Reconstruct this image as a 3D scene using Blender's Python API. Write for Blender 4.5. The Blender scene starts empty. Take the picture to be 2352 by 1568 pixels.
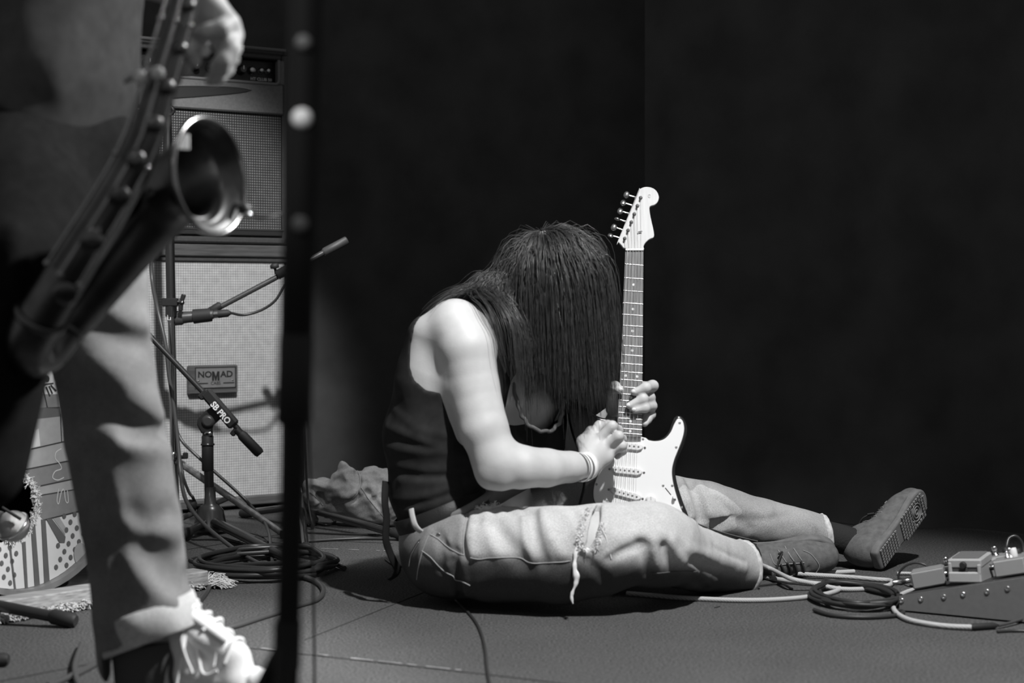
import bpy, math, random
import numpy as np
from mathutils import Vector, Matrix
from mathutils.bvhtree import BVHTree

random.seed(7)
rng = np.random.default_rng(7)
scene = bpy.context.scene
COL = scene.collection

# ------------------------------------------------------------------ camera
CAM_H = 0.70
FPX = 3920.0
PITCH = math.atan(94.0 / FPX)
cam_data = bpy.data.cameras.new('camera')
cam = bpy.data.objects.new('camera', cam_data)
COL.objects.link(cam)
cam.location = (0, 0, CAM_H)
cam.rotation_euler = (math.pi / 2 - PITCH, 0, 0)
cam_data.sensor_width = 36.0
cam_data.sensor_fit = 'HORIZONTAL'
cam_data.lens = 36.0 * FPX / 2352.0
cam_data.clip_start = 0.05
cam_data.dof.use_dof = True
cam_data.dof.focus_distance = 4.6
cam_data.dof.aperture_fstop = 3.1
scene.camera = cam

# ------------------------------------------------------------------ light
scene.view_settings.view_transform = 'Standard'
scene.view_settings.look = 'None'
scene.view_settings.exposure = 0.0
scene.view_settings.gamma = 1.0
scene.view_settings.use_curve_mapping = False

world = bpy.data.worlds.new('dim_hall')
scene.world = world
world.use_nodes = True
world.node_tree.nodes['Background'].inputs[0].default_value = (1, 1, 1, 1)
world.node_tree.nodes['Background'].inputs[1].default_value = 0.14


def spot(name, loc, aim, energy, size=70, radius=0.08, blend=0.6):
    d = bpy.data.lights.new(name, 'SPOT')
    d.energy = energy
    d.spot_size = math.radians(size)
    d.spot_blend = blend
    d.shadow_soft_size = radius
    o = bpy.data.objects.new(name, d)
    COL.objects.link(o)
    o.location = loc
    v = Vector(aim) - Vector(loc)
    o.rotation_euler = v.to_track_quat('-Z', 'Y').to_euler()
    return o


# stage spotlights out of frame; the last three are lamps added for single things
spot('stage_or_fill_spot', (0.95, 1.95, 3.5), (0.40, 3.80, 0.0), 860, 40, 0.06, 0.6)
spot('stage_or_fill_spot', (-0.15, 2.3, 3.3), (-1.26, 5.6, 0.66), 850, 22, 0.06, 0.5)
spot('stage_or_fill_spot', (1.55, 3.0, 2.6), (-0.90, 3.10, 0.50), 800, 38, 0.08, 0.7)
spot('stage_or_fill_spot', (0.15, 4.5, 3.6), (-0.62, 5.15, 0.0), 230, 24, 0.07, 0.7)  # added lamp that brightens the jacket heap and the stand legs
spot('stage_or_fill_spot', (-0.95, -0.6, 2.6), (-0.76, 2.65, 1.10), 190, 9, 0.25, 0.8)  # added soft fill on the saxophonist's shirt
spot('stage_or_fill_spot', (-1.2, -0.2, 2.8), (-0.20, 1.78, 0.97), 230, 8, 0.04, 0.6)  # added narrow lamp for the highlight on the tall stand's knob


def W(px, py, Y):
    """the point at world depth Y seen at pixel (px, py)"""
    cx = (px - 1176.0) / FPX
    cy = (784.0 - py) / FPX
    cp, sp = math.cos(PITCH), math.sin(PITCH)
    d = Vector((cx, cp + cy * sp, -sp + cy * cp))
    return Vector((0, 0, CAM_H)) + d * (Y / d.y)


def F(px, py, z=0.0):
    """the point at height z seen at pixel (px, py)"""
    cx = (px - 1176.0) / FPX
    cy = (784.0 - py) / FPX
    cp, sp = math.cos(PITCH), math.sin(PITCH)
    d = Vector((cx, cp + cy * sp, -sp + cy * cp))
    return Vector((0, 0, CAM_H)) + d * ((z - CAM_H) / d.z)


def pix(p):
    p = Vector(p) - Vector((0, 0, CAM_H))
    cp, sp = math.cos(PITCH), math.sin(PITCH)
    z = p.y * cp - p.z * sp
    u = p.y * sp + p.z * cp
    return (1176 + FPX * p.x / z, 784 - FPX * u / z)
# ------------------------------------------------------------------ materials
MATS = {}


def mat(name, v, rough=0.6, metal=0.0, spec=0.5, noise=0.0, nscale=40.0, bump=0.0, bscale=200.0, coat=0.0,
        stretch=None, sheen=0.0, v2=None):
    """grey procedural material: base value, mottled by noise, with fine bump"""
    if name in MATS:
        return MATS[name]
    m = bpy.data.materials.new(name)
    m.use_nodes = True
    nt = m.node_tree
    b = nt.nodes['Principled BSDF']
    b.inputs['Base Color'].default_value = (v, v, v, 1)
    b.inputs['Roughness'].default_value = rough
    b.inputs['Metallic'].default_value = metal
    b.inputs['Specular IOR Level'].default_value = spec
    b.inputs['Coat Weight'].default_value = coat
    b.inputs['Sheen Weight'].default_value = sheen
    tc = nt.nodes.new('ShaderNodeTexCoord')
    src = tc.outputs['Object']
    if stretch:
        mp = nt.nodes.new('ShaderNodeMapping')
        mp.inputs['Scale'].default_value = stretch
        nt.links.new(src, mp.inputs['Vector'])
        src = mp.outputs['Vector']
    if noise > 0:
        n = nt.nodes.new('ShaderNodeTexNoise')
        n.inputs['Scale'].default_value = nscale
        n.inputs['Detail'].default_value = 5
        nt.links.new(src, n.inputs['Vector'])
        r = nt.nodes.new('ShaderNodeMapRange')
        r.inputs['From Min'].default_value = 0.3
        r.inputs['From Max'].default_value = 0.7
        lo, hi = v * (1 - noise), v * (1 + noise) if v2 is None else v2
        r.inputs['To Min'].default_value = lo
        r.inputs['To Max'].default_value = hi
        nt.links.new(n.outputs['Fac'], r.inputs['Value'])
        nt.links.new(r.outputs['Result'], b.inputs['Base Color'])
    if bump > 0:
        n2 = nt.nodes.new('ShaderNodeTexNoise')
        n2.inputs['Scale'].default_value = bscale
        n2.inputs['Detail'].default_value = 3
        nt.links.new(src, n2.inputs['Vector'])
        bp = nt.nodes.new('ShaderNodeBump')
        bp.inputs['Strength'].default_value = bump
        bp.inputs['Distance'].default_value = 0.002
        nt.links.new(n2.outputs['Fac'], bp.inputs['Height'])
        nt.links.new(bp.outputs['Normal'], b.inputs['Normal'])
    MATS[name] = m
    return m


# ------------------------------------------------------------------ objects
XF = {}


def tag(o, label=None, cat=None, group=None, kind=None):
    if label:
        o['label'] = label
    if cat:
        o['category'] = cat
    if group:
        o['group'] = group
    if kind:
        o['kind'] = kind
    return o


def thing(name, label, cat, loc=(0, 0, 0), rot=None, group=None):
    o = bpy.data.objects.new(name, None)
    o.empty_display_size = 0.05
    COL.objects.link(o)
    M = Matrix.Translation(Vector(loc))
    if rot is not None:
        M = M @ rot.to_4x4()
    o.matrix_basis = M
    XF[o] = M
    tag(o, label, cat, group)
    return o


def world_matrix(o):
    return XF.get(o, Matrix.Identity(4))


def link(name, me, m, parent=None, smooth=True):
    o = bpy.data.objects.new(name, me)
    COL.objects.link(o)
    if m is not None:
        me.materials.append(m)
    if parent is not None:
        o.parent = parent
    XF[o] = world_matrix(parent) if parent is not None else Matrix.Identity(4)
    return o


class MB:
    """collects shapes into one mesh"""

    def __init__(self):
        self.v, self.f, self.s = [], [], []

    def add(self, vs, fs, smooth=True):
        n = len(self.v)
        self.v.extend(Vector(p) for p in vs)
        for f in fs:
            self.f.append([i + n for i in f])
            self.s.append(smooth)
        return self

    def box(self, c, size, R=None, bev=0.0):
        """a box with chamfered edges"""
        c = Vector(c)
        hx, hy, hz = size[0] / 2, size[1] / 2, size[2] / 2
        b = min(bev, hx * .9, hy * .9, hz * .9)
        vs, fs = [], []
        if b <= 0:
            for x in (-hx, hx):
                for y in (-hy, hy):
                    for z in (-hz, hz):
                        vs.append(Vector((x, y, z)))
            fs = [(0, 1, 3, 2), (4, 6, 7, 5), (0, 4, 5, 1), (2, 3, 7, 6), (0, 2, 6, 4), (1, 5, 7, 3)]
        else:
            idx = {}
            for sx in (-1, 1):
                for sy in (-1, 1):
                    for sz in (-1, 1):
                        for a in range(3):
                            p = [sx * (hx - b), sy * (hy - b), sz * (hz - b)]
                            p[a] = (sx * hx, sy * hy, sz * hz)[a]
                            idx[(sx, sy, sz, a)] = len(vs)
                            vs.append(Vector(p))
            for a in range(3):
                o = [i for i in range(3) if i != a]
                for s in (-1, 1):
                    q = []
                    for t in ((-1, -1), (1, -1), (1, 1), (-1, 1)):
                        k = [0, 0, 0]
                        k[a] = s
                        k[o[0]], k[o[1]] = t
                        q.append(idx[(k[0], k[1], k[2], a)])
                    fs.append(q)
            for a in range(3):
                o = [i for i in range(3) if i != a]
                for t in ((-1, -1), (1, -1), (1, 1), (-1, 1)):
                    q = []
                    for s, ax in ((-1, o[0]), (1, o[0]), (1, o[1]), (-1, o[1])):
                        k = [0, 0, 0]
                        k[a] = s
                        k[o[0]], k[o[1]] = t
                        q.append(idx[(k[0], k[1], k[2], ax)])
                    fs.append(q)
            for sx in (-1, 1):
                for sy in (-1, 1):
                    for sz in (-1, 1):
                        fs.append([idx[(sx, sy, sz, a)] for a in range(3)])
        if R is not None:
            vs = [R @ p for p in vs]
        return self.add([c + p for p in vs], fs, False)

    def tube(self, pts, r, n=10, cap=True, smooth=True, flat=None, closed=False):
        """a tube along a path; r is a number or a list; flat = (axis vector, factor) squashes the section"""
        pts = [Vector(p) for p in pts]
        m = len(pts)
        rr = r if isinstance(r, (list, tuple)) else [r] * m
        vs, fs = [], []
        prev = None
        for i, p in enumerate(pts):
            if closed:
                t = pts[(i + 1) % m] - pts[i - 1]
            else:
                t = pts[min(i + 1, m - 1)] - pts[max(i - 1, 0)]
            if t.length < 1e-9:
                t = Vector((0, 0, 1))
            t.normalize()
            if flat is not None:
                x = flat[0] - t * flat[0].dot(t)
                if x.length < 1e-6:
                    x = t.orthogonal()
            elif prev is None:
                x = t.orthogonal()
            else:
                x = prev - t * prev.dot(t)
                if x.length < 1e-6:
                    x = t.orthogonal()
            x.normalize()
            prev = x
            y = t.cross(x)
            for k in range(n):
                a = 2 * math.pi * k / n
                fx = flat[1] if flat is not None else 1.0
                vs.append(p + (x * math.cos(a) * fx + y * math.sin(a)) * rr[i])
        for i in range(m if closed else m - 1):
            j = (i + 1) % m
            for k in range(n):
                l = (k + 1) % n
                fs.append((i * n + k, i * n + l, j * n + l, j * n + k))
        self.add(vs, fs, smooth)
        if cap and not closed:
            self.add(vs[:n], [list(range(n))[::-1]], False)
            self.add(vs[-n:], [list(range(n))], False)
        return self

    def lathe(self, prof, o=(0, 0, 0), axis=(0, 0, 1), n=20, smooth=True, caps=True):
        """profile of (radius, height) spun about an axis"""
        o, ax = Vector(o), Vector(axis).normalized()
        x = ax.orthogonal().normalized()
        y = ax.cross(x)
        vs, fs = [], []
        for r, h in prof:
            for k in range(n):
                a = 2 * math.pi * k / n
                vs.append(o + ax * h + (x * math.cos(a) + y * math.sin(a)) * max(r, 1e-5))
        for i in range(len(prof) - 1):
            for k in range(n):
                l = (k + 1) % n
                fs.append((i * n + k, i * n + l, (i + 1) * n + l, (i + 1) * n + k))
        self.add(vs, fs, smooth)
        if caps:
            self.add(vs[:n], [list(range(n))[::-1]], False)
            self.add(vs[-n:], [list(range(n))], False)
        return self

    def prism(self, poly, z0, z1, bev=0.0, T=None, steps=3):
        """outline (x, y) extruded from z0 to z1 with rounded rims; T maps local points to their place"""
        P = [Vector((p[0], p[1])) for p in poly]
        area = sum(P[i].x * P[(i + 1) % len(P)].y - P[(i + 1) % len(P)].x * P[i].y for i in range(len(P)))
        if area < 0:
            P.reverse()
        n = len(P)
        nrm = []
        for i in range(n):
            d1 = (P[i] - P[i - 1]).normalized()
            d2 = (P[(i + 1) % n] - P[i]).normalized()
            b = Vector((d1.y + d2.y, -d1.x - d2.x))
            b = b.normalized() if b.length > 1e-6 else Vector((d1.y, -d1.x))
            nrm.append(b)
        rings = []
        if bev > 0:
            for s in range(steps + 1):
                a = math.pi / 2 * s / steps
                rings.append((bev * (1 - math.sin(a)), z0 + bev * (1 - math.cos(a))))
            for s in range(steps + 1):
                a = math.pi / 2 * (1 - s / steps)
                rings.append((bev * (1 - math.sin(a)), z1 - bev * (1 - math.cos(a))))
        else:
            rings = [(0, z0), (0, z1)]
        vs, fs = [], []
        for ins, z in rings:
            for i in range(n):
                q = P[i] - nrm[i] * ins
                vs.append(Vector((q.x, q.y, z)))
        for r in range(len(rings) - 1):
            for i in range(n):
                j = (i + 1) % n
                fs.append((r * n + i, r * n + j, (r + 1) * n + j, (r + 1) * n + i))
        if T is not None:
            vs = [T @ v for v in vs]
        self.add(vs, fs, bev > 0)
        self.add(vs[:n], [list(range(n))[::-1]], False)
        self.add(vs[-n:], [list(range(n))], False)
        return self

    def ball(self, c, r, n=12, sc=(1, 1, 1), R=None):
        c = Vector(c)
        vs, fs = [], []
        m = max(4, n // 2)
        for i in range(m + 1):
            a = math.pi * i / m
            for k in range(n):
                b = 2 * math.pi * k / n
                p = Vector((math.sin(a) * math.cos(b) * sc[0], math.sin(a) * math.sin(b) * sc[1], math.cos(a) * sc[2])) * r
                vs.append(c + (R @ p if R is not None else p))
        for i in range(m):
            for k in range(n):
                l = (k + 1) % n
                fs.append((i * n + k, (i + 1) * n + k, (i + 1) * n + l, i * n + l))
        return self.add(vs, fs, True)

    def build(self, name, m, parent=None, world=False):
        if world and parent is not None:
            inv = world_matrix(parent).inverted()
            vs = [inv @ v for v in self.v]
        else:
            vs = self.v
        me = bpy.data.meshes.new(name)
        me.from_pydata([tuple(v) for v in vs], [], self.f)
        me.polygons.foreach_set('use_smooth', self.s)
        me.validate(clean_customdata=False)
        me.update()
        return link(name, me, m, parent)


def origin_to(o, p):
    """moves the origin of a world-built single mesh to p"""
    p = Vector(p)
    o.data.transform(Matrix.Translation(-p))
    o.location = p
    XF[o] = Matrix.Translation(p)
    return o


def spline(pts, per=8, closed=False):
    """Catmull-Rom through points"""
    P = [Vector(p) for p in pts]
    n = len(P)
    out = []
    rngi = range(n if closed else n - 1)
    for i in rngi:
        if closed:
            p0, p1, p2, p3 = P[i - 1], P[i], P[(i + 1) % n], P[(i + 2) % n]
        else:
            p0, p1, p2, p3 = P[max(i - 1, 0)], P[i], P[i + 1], P[min(i + 2, n - 1)]
        for k in range(per):
            t = k / per
            out.append(0.5 * ((2 * p1) + (p2 - p0) * t + (2 * p0 - 5 * p1 + 4 * p2 - p3) * t * t
                              + (3 * p1 - p0 - 3 * p2 + p3) * t ** 3))
    if not closed:
        out.append(P[-1])
    return out


def spline2(pts, per=6, closed=True):
    return [(p.x, p.y) for p in spline([Vector((a, b, 0)) for a, b in pts], per, closed)]


def text_mb(s, size, depth=0.0006, bold=0.0, T=None, shear=0.0, xs=1.0):
    """lettering as raised mesh, centred on its own box"""
    cu = bpy.data.curves.new('lettering', 'FONT')
    cu.body = s
    cu.size = size
    cu.extrude = depth
    cu.offset = bold
    cu.shear = shear
    cu.resolution_u = 3
    o = bpy.data.objects.new('lettering', cu)
    COL.objects.link(o)
    dg = bpy.context.evaluated_depsgraph_get()
    me = bpy.data.meshes.new_from_object(o.evaluated_get(dg))
    vs = [v.co.copy() for v in me.vertices]
    fs = [list(p.vertices) for p in me.polygons]
    bpy.data.objects.remove(o)
    bpy.data.meshes.remove(me)
    bpy.data.curves.remove(cu)
    x0, x1 = min(v.x for v in vs), max(v.x for v in vs)
    y0, y1 = min(v.y for v in vs), max(v.y for v in vs)
    c = Vector(((x0 + x1) / 2, (y0 + y1) / 2, 0))
    vs = [v - c for v in vs]
    vs = [Vector((v.x * xs, v.y, v.z)) for v in vs]
    if T is not None:
        vs = [T @ v for v in vs]
    mb = MB()
    mb.add(vs, fs, False)
    return mb


def frame(o, x, y):
    """matrix with axes x, y, x cross y at o"""
    x = Vector(x).normalized()
    z = x.cross(Vector(y)).normalized()
    y = z.cross(x)
    M = Matrix.Identity(4)
    for i, a in enumerate((x, y, z)):
        M[0][i], M[1][i], M[2][i] = a
    M[0][3], M[1][3], M[2][3] = o
    return M


# ------------------------------------------------------------------ soft bodies from distance fields
def _arr(v):
    return np.array(tuple(v), dtype=np.float32)


class Field:
    def __init__(self, k=0.02):
        self.p = []
        self.k = k

    def cone(self, a, b, ra, rb=None, k=None, op='u', sq=None):
        """round cone; sq = (axis, factor) stretches the section along an axis"""
        rb = ra if rb is None else rb
        a, b = _arr(a), _arr(b)
        ba = b - a
        bb = float(ba @ ba) + 1e-12
        if sq is not None:
            ax = _arr(Vector(sq[0]).normalized())
            f = 1.0 / sq[1] - 1.0
            ba2 = ba + ax * float(ba @ ax) * f
            bb2 = float(ba2 @ ba2) + 1e-12

        def fn(P):
            q = P - a
            if sq is not None:
                q = q + ax * ((q @ ax) * f)[..., None]
                h = np.clip((q @ ba2) / bb2, 0, 1)
                d = np.linalg.norm(q - h[..., None] * ba2, axis=-1)
            else:
                h = np.clip((q @ ba) / bb, 0, 1)
                d = np.linalg.norm(q - h[..., None] * ba, axis=-1)
            return d - (ra + (rb - ra) * h)
        r = max(ra, rb) * (max(1.0, sq[1]) if sq else 1.0)
        self.p.append((fn, np.minimum(a, b) - r, np.maximum(a, b) + r, op, self.k if k is None else k))
        return self

    def chain(self, pts, k=None, sq=None, op='u', kin=.008):
        """a limb through (point, radius) stations, tapering between them"""
        n = len(pts)
        one = Field(kin)
        for (a, ra), (b, rb) in zip(pts[:-1], pts[1:]):
            one.cone(a, b, ra, rb, kin, 'u', sq)
        fns = [p[0] for p in one.p]

        def fn(P):
            d = fns[0](P)
            for f in fns[1:]:
                e = f(P)
                h = np.maximum(kin - np.abs(d - e), 0) / kin
                d = np.minimum(d, e) - h * h * (kin * .25)
            return d
        lo = np.min([p[1] for p in one.p], axis=0)
        hi = np.max([p[2] for p in one.p], axis=0)
        self.p.append((fn, lo, hi, op, self.k if k is None else k))
        return self

    def ell(self, c, radii, R=None, k=None, op='u'):
        c = _arr(c)
        rad = np.array(radii, dtype=np.float32)
        Rm = np.array(R, dtype=np.float32) if R is not None else np.eye(3, dtype=np.float32)

        def fn(P):
            q = (P - c) @ Rm
            k0 = np.linalg.norm(q / rad, axis=-1)
            k1 = np.linalg.norm(q / (rad * rad), axis=-1) + 1e-9
            return k0 * (k0 - 1.0) / k1
        m = float(max(radii))
        self.p.append((fn, c - m, c + m, op, self.k if k is None else k))
        return self

    def poly(self, pts, y0, y1, k=0.004, op='s'):
        """x,z outline run through from depth y0 to y1"""
        A = np.array([(p[0], p[1]) for p in pts], dtype=np.float32)
        B = np.roll(A, -1, axis=0)

        def fn(P):
            x, z = P[..., 0], P[..., 2]
            d = np.full(x.shape, 1e9, dtype=np.float32)
            s = np.ones(x.shape, dtype=np.float32)
            for (ax, az), (bx, bz) in zip(A, B):
                ex, ez = bx - ax, bz - az
                wx, wz = x - ax, z - az
                h = np.clip((wx * ex + wz * ez) / (ex * ex + ez * ez + 1e-12), 0, 1)
                d = np.minimum(d, (wx - ex * h) ** 2 + (wz - ez * h) ** 2)
                c1 = z >= az
                c2 = z < bz
                c3 = ex * wz > ez * wx
                flip = (c1 & c2 & c3) | (~c1 & ~c2 & ~c3)
                s = np.where(flip, -s, s)
            d2 = s * np.sqrt(d)
            yy = P[..., 1]
            return np.maximum(d2, np.maximum(y0 - yy, yy - y1))
        lo = np.array([A[:, 0].min(), y0, A[:, 1].min()], dtype=np.float32)
        hi = np.array([A[:, 0].max(), y1, A[:, 1].max()], dtype=np.float32)
        self.p.append((fn, lo, hi, op, k))
        return self

    def half(self, o, n, k=0.003):
        """keeps the side of a plane that n points away from"""
        o, n = _arr(o), _arr(Vector(n).normalized())
        self.p.append((lambda P: (P - o) @ n, None, None, 'i', k))
        return self

    def slab_cut(self, o, n, lo, hi, k=0.003):
        """removes what lies beyond a plane, inside a box only"""
        o, n = _arr(o), _arr(Vector(n).normalized())
        lo, hi = _arr(lo), _arr(hi)

        def fn(P):
            d = -((P - o) @ n)
            b = np.max(np.maximum(lo - P, P - hi), axis=-1)
            return np.maximum(d, b)
        self.p.append((fn, lo, hi, 's', k))
        return self

    def fold(self, pts, w, h):
        """a crease (h < 0) or ridge (h > 0) along a path"""
        A = np.array([tuple(p) for p in pts], dtype=np.float32)

        def fn(P):
            d = np.full(P.shape[:-1], 1e9, dtype=np.float32)
            n = len(A) - 1
            for i in range(n):
                ba = A[i + 1] - A[i]
                q = P - A[i]
                t = np.clip((q @ ba) / (float(ba @ ba) + 1e-12), 0, 1)
                dd = np.linalg.norm(q - t[..., None] * ba, axis=-1)
                d = np.minimum(d, dd)
            return -h * np.exp(-(d / w) ** 2)
        self.p.append((fn, A.min(0) - 2.2 * w, A.max(0) + 2.2 * w, 'd', 0))
        return self

    def trace(self, pts, per=5, y0=1.6, y1=6.2):
        """points where sight lines first meet this body; misses fall back to the nearest hit"""
        q = spline([Vector((a, b, 0)) for a, b in pts], per)
        ys = np.arange(y0, y1, .004, dtype=np.float32)
        o = np.array((0, 0, CAM_H), dtype=np.float32)
        out = []
        for p in q:
            d = np.array(tuple((W(p.x, p.y, 1.0) - Vector((0, 0, CAM_H)))), dtype=np.float32)
            v = self.eval(o + ys[:, None] * d)
            i = np.nonzero(v < 0)[0]
            if len(i):
                out.append(Vector(o + ys[i[0]] * d))
        return out

    def folds(self, specs, gain=1.0, y0=1.6, y1=6.2):
        """creases drawn along sight-line paths, laid on the surface as it is now"""
        laid = [(self.trace(p, 3, y0, y1), w, h) for p, w, h in specs]
        for p, w, h in laid:
            if len(p) > 1:
                self.fold(p, w, h * gain)
        return self

    def ripple(self, amp, freq, seed=1, lo=None, hi=None, ani=(1, 1, 1)):
        r = np.random.default_rng(seed)
        K = (r.normal(size=(7, 3)) * freq * np.array(ani)).astype(np.float32)
        ph = (r.random(7) * 6.28).astype(np.float32)

        def fn(P):
            s = 0
            for i in range(7):
                s = s + np.sin(P @ K[i] + ph[i])
            return s * (amp / 2.6)
        self.p.append((fn, None if lo is None else _arr(lo), None if hi is None else _arr(hi), 'd', 0))
        return self

    def crumple(self, amp, freq, seed=1, n=5, ani=(1, 1, 1)):
        """sharp-edged creases, like handled cloth"""
        r = np.random.default_rng(seed)
        K = (r.normal(size=(n, 3)) * freq * np.array(ani)).astype(np.float32)
        K2 = (r.normal(size=(n, 3)) * freq * .6).astype(np.float32)
        ph = (r.random((n, 2)) * 6.28).astype(np.float32)

        def fn(P):
            s = 0
            for i in range(n):
                s = s + (np.abs(np.sin(P @ K[i] + ph[i, 0] + .9 * np.sin(P @ K2[i] + ph[i, 1]))) - .6)
            return s * (amp / n * 2)
        self.p.append((fn, None, None, 'd', 0))
        return self

    def eval(self, P, cull=None):
        """P: (..., 3); cull = block centres and half size to skip far shapes"""
        D = np.full(P.shape[:-1], 1.0, dtype=np.float32)
        for fn, lo, hi, op, k in self.p:
            if cull is not None and lo is not None:
                C, hs = cull
                m = hs + k + (0.012 if op != 'd' else 0.0)
                idx = np.nonzero(np.all((C > lo - m) & (C < hi + m), axis=1))[0]
                if len(idx) == 0:
                    continue
                sub, cur = P[idx], D[idx]
            else:
                idx, sub, cur = None, P, D
            d = fn(sub).astype(np.float32)
            if op == 'u':
                h = np.maximum(k - np.abs(cur - d), 0) / max(k, 1e-6)
                r = np.minimum(cur, d) - h * h * (k * 0.25)
            elif op == 's':
                d = -d
                h = np.maximum(k - np.abs(cur - d), 0) / max(k, 1e-6)
                r = np.maximum(cur, d) + h * h * (k * 0.25)
            elif op == 'i':
                h = np.maximum(k - np.abs(cur - d), 0) / max(k, 1e-6)
                r = np.maximum(cur, d) + h * h * (k * 0.25)
            else:
                r = cur + d
            if idx is None:
                D = r
            else:
                D[idx] = r
        return D

    def mesh(self, name, h, pad=0.03, relax=1, grow=0.0):
        us = [p for p in self.p if p[3] == 'u']
        lo = np.min([p[1] for p in us], axis=0) - pad
        hi = np.max([p[2] for p in us], axis=0) + pad
        B = 8
        nb = np.ceil((hi - lo) / (h * B)).astype(int)
        gx, gy, gz = np.meshgrid(*[np.arange(n) for n in nb], indexing='ij')
        C = (np.stack([gx, gy, gz], -1).reshape(-1, 3) * B + (B - 1) / 2.0) * h + lo
        C = C.astype(np.float32)
        dc = self.eval(C)
        act = np.nonzero(np.abs(dc - grow) < h * B * 0.87 + 0.014)[0]
        o = np.stack(np.meshgrid(*[np.arange(B)] * 3, indexing='ij'), -1).reshape(-1, 3)
        off = ((o - (B - 1) / 2.0) * h).astype(np.float32)
        dense = np.repeat(dc[:, None], B ** 3, axis=1).astype(np.float32)
        for s in range(0, len(act), 3000):
            a = act[s:s + 3000]
            P = C[a][:, None, :] + off[None]
            dense[a] = self.eval(P, (C[a], h * B * 0.5))
        dense -= grow
        D = dense.reshape(nb[0], nb[1], nb[2], B, B, B).transpose(0, 3, 1, 4, 2, 5).reshape(nb[0] * B, nb[1] * B, nb[2] * B)
        D = np.ascontiguousarray(D)
        V, Q = nets(D)
        V = V * h + lo
        V = smooth_mesh(V, Q, relax)
        return V, Q


def nets(D):
    """naive surface nets"""
    S = D < 0
    c = np.zeros(tuple(n - 1 for n in D.shape), dtype=np.int8)
    for i in (0, 1):
        for j in (0, 1):
            for k in (0, 1):
                c += S[i:i + c.shape[0], j:j + c.shape[1], k:k + c.shape[2]]
    I = np.argwhere((c > 0) & (c < 8))
    corners = [(i, j, k) for i in (0, 1) for j in (0, 1) for k in (0, 1)]
    vals = np.stack([D[I[:, 0] + a, I[:, 1] + b, I[:, 2] + e] for a, b, e in corners], 1)
    acc = np.zeros((len(I), 3))
    cnt = np.zeros(len(I))
    for a in range(8):
        for b in range(a + 1, 8):
            ca, cb = np.array(corners[a]), np.array(corners[b])
            if np.abs(ca - cb).sum() != 1:
                continue
            da, db = vals[:, a], vals[:, b]
            m = (da < 0) != (db < 0)
            t = np.where(m, da / np.where(m, da - db, 1), 0)
            p = ca[None] + (cb - ca)[None] * t[:, None]
            acc += p * m[:, None]
            cnt += m
    V = I + acc / cnt[:, None]
    vid = np.full(c.shape, -1, dtype=np.int32)
    vid[I[:, 0], I[:, 1], I[:, 2]] = np.arange(len(I))
    quads = []
    for ax in range(3):
        o = [i for i in range(3) if i != ax]
        sl0 = [slice(None)] * 3
        sl1 = [slice(None)] * 3
        sl0[ax] = slice(0, -1)
        sl1[ax] = slice(1, None)
        E = np.argwhere(S[tuple(sl0)] != S[tuple(sl1)])
        ok = (E[:, o[0]] > 0) & (E[:, o[1]] > 0) & (E[:, o[0]] < D.shape[o[0]] - 1) & (E[:, o[1]] < D.shape[o[1]] - 1)
        E = E[ok]
        q = []
        for du, dv in ((-1, -1), (0, -1), (0, 0), (-1, 0)):
            e = E.copy()
            e[:, o[0]] += du
            e[:, o[1]] += dv
            q.append(vid[e[:, 0], e[:, 1], e[:, 2]])
        q = np.stack(q, 1)
        inside = S[E[:, 0], E[:, 1], E[:, 2]]
        flip = inside if ax == 1 else ~inside
        q[flip] = q[flip][:, ::-1]
        quads.append(q)
    Q = np.concatenate(quads)
    return V, Q[(Q >= 0).all(1)]


def smooth_mesh(V, Q, it):
    if it <= 0:
        return V
    e = np.concatenate([Q[:, [0, 1]], Q[:, [1, 2]], Q[:, [2, 3]], Q[:, [3, 0]]])
    e = np.concatenate([e, e[:, ::-1]])
    n = len(V)
    deg = np.bincount(e[:, 0], minlength=n).astype(float)
    for _ in range(it):
        for lam in (0.55, -0.50):
            s = np.stack([np.bincount(e[:, 0], weights=V[e[:, 1], a], minlength=n) for a in range(3)], 1)
            V = V + lam * (s / np.maximum(deg, 1)[:, None] - V)
    return V


def keep_main(V, Q, minshare=0.02):
    """drops loose crumbs"""
    n = len(V)
    lab = np.arange(n)
    e = np.concatenate([Q[:, [0, 1]], Q[:, [1, 2]], Q[:, [2, 3]]])
    for _ in range(4000):
        m = np.minimum(lab[e[:, 0]], lab[e[:, 1]])
        new = lab.copy()
        np.minimum.at(new, e[:, 0], m)
        np.minimum.at(new, e[:, 1], m)
        new = new[new]
        if (new == lab).all():
            break
        lab = new
    u, inv, cn = np.unique(lab, return_inverse=True, return_counts=True)
    good = cn[inv] >= minshare * n
    Q = Q[good[Q[:, 0]]]
    used = np.zeros(n, bool)
    used[Q.ravel()] = True
    mp = np.cumsum(used) - 1
    return V[used], mp[Q]


def np_mesh(name, V, Q, m, parent=None, world=True):
    V = np.asarray(V, dtype=np.float64)
    if world and parent is not None:
        inv = np.array(world_matrix(parent).inverted())
        V = V @ inv[:3, :3].T + inv[:3, 3]
    k = Q.shape[1]
    me = bpy.data.meshes.new(name)
    me.vertices.add(len(V))
    me.vertices.foreach_set('co', V.astype(np.float32).ravel())
    me.loops.add(Q.size)
    me.loops.foreach_set('vertex_index', Q.astype(np.int32).ravel())
    me.polygons.add(len(Q))
    me.polygons.foreach_set('loop_start', np.arange(0, Q.size, k, dtype=np.int32))
    me.polygons.foreach_set('use_smooth', np.ones(len(Q), dtype=bool))
    me.update(calc_edges=True)
    return link(name, me, m, parent)


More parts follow.
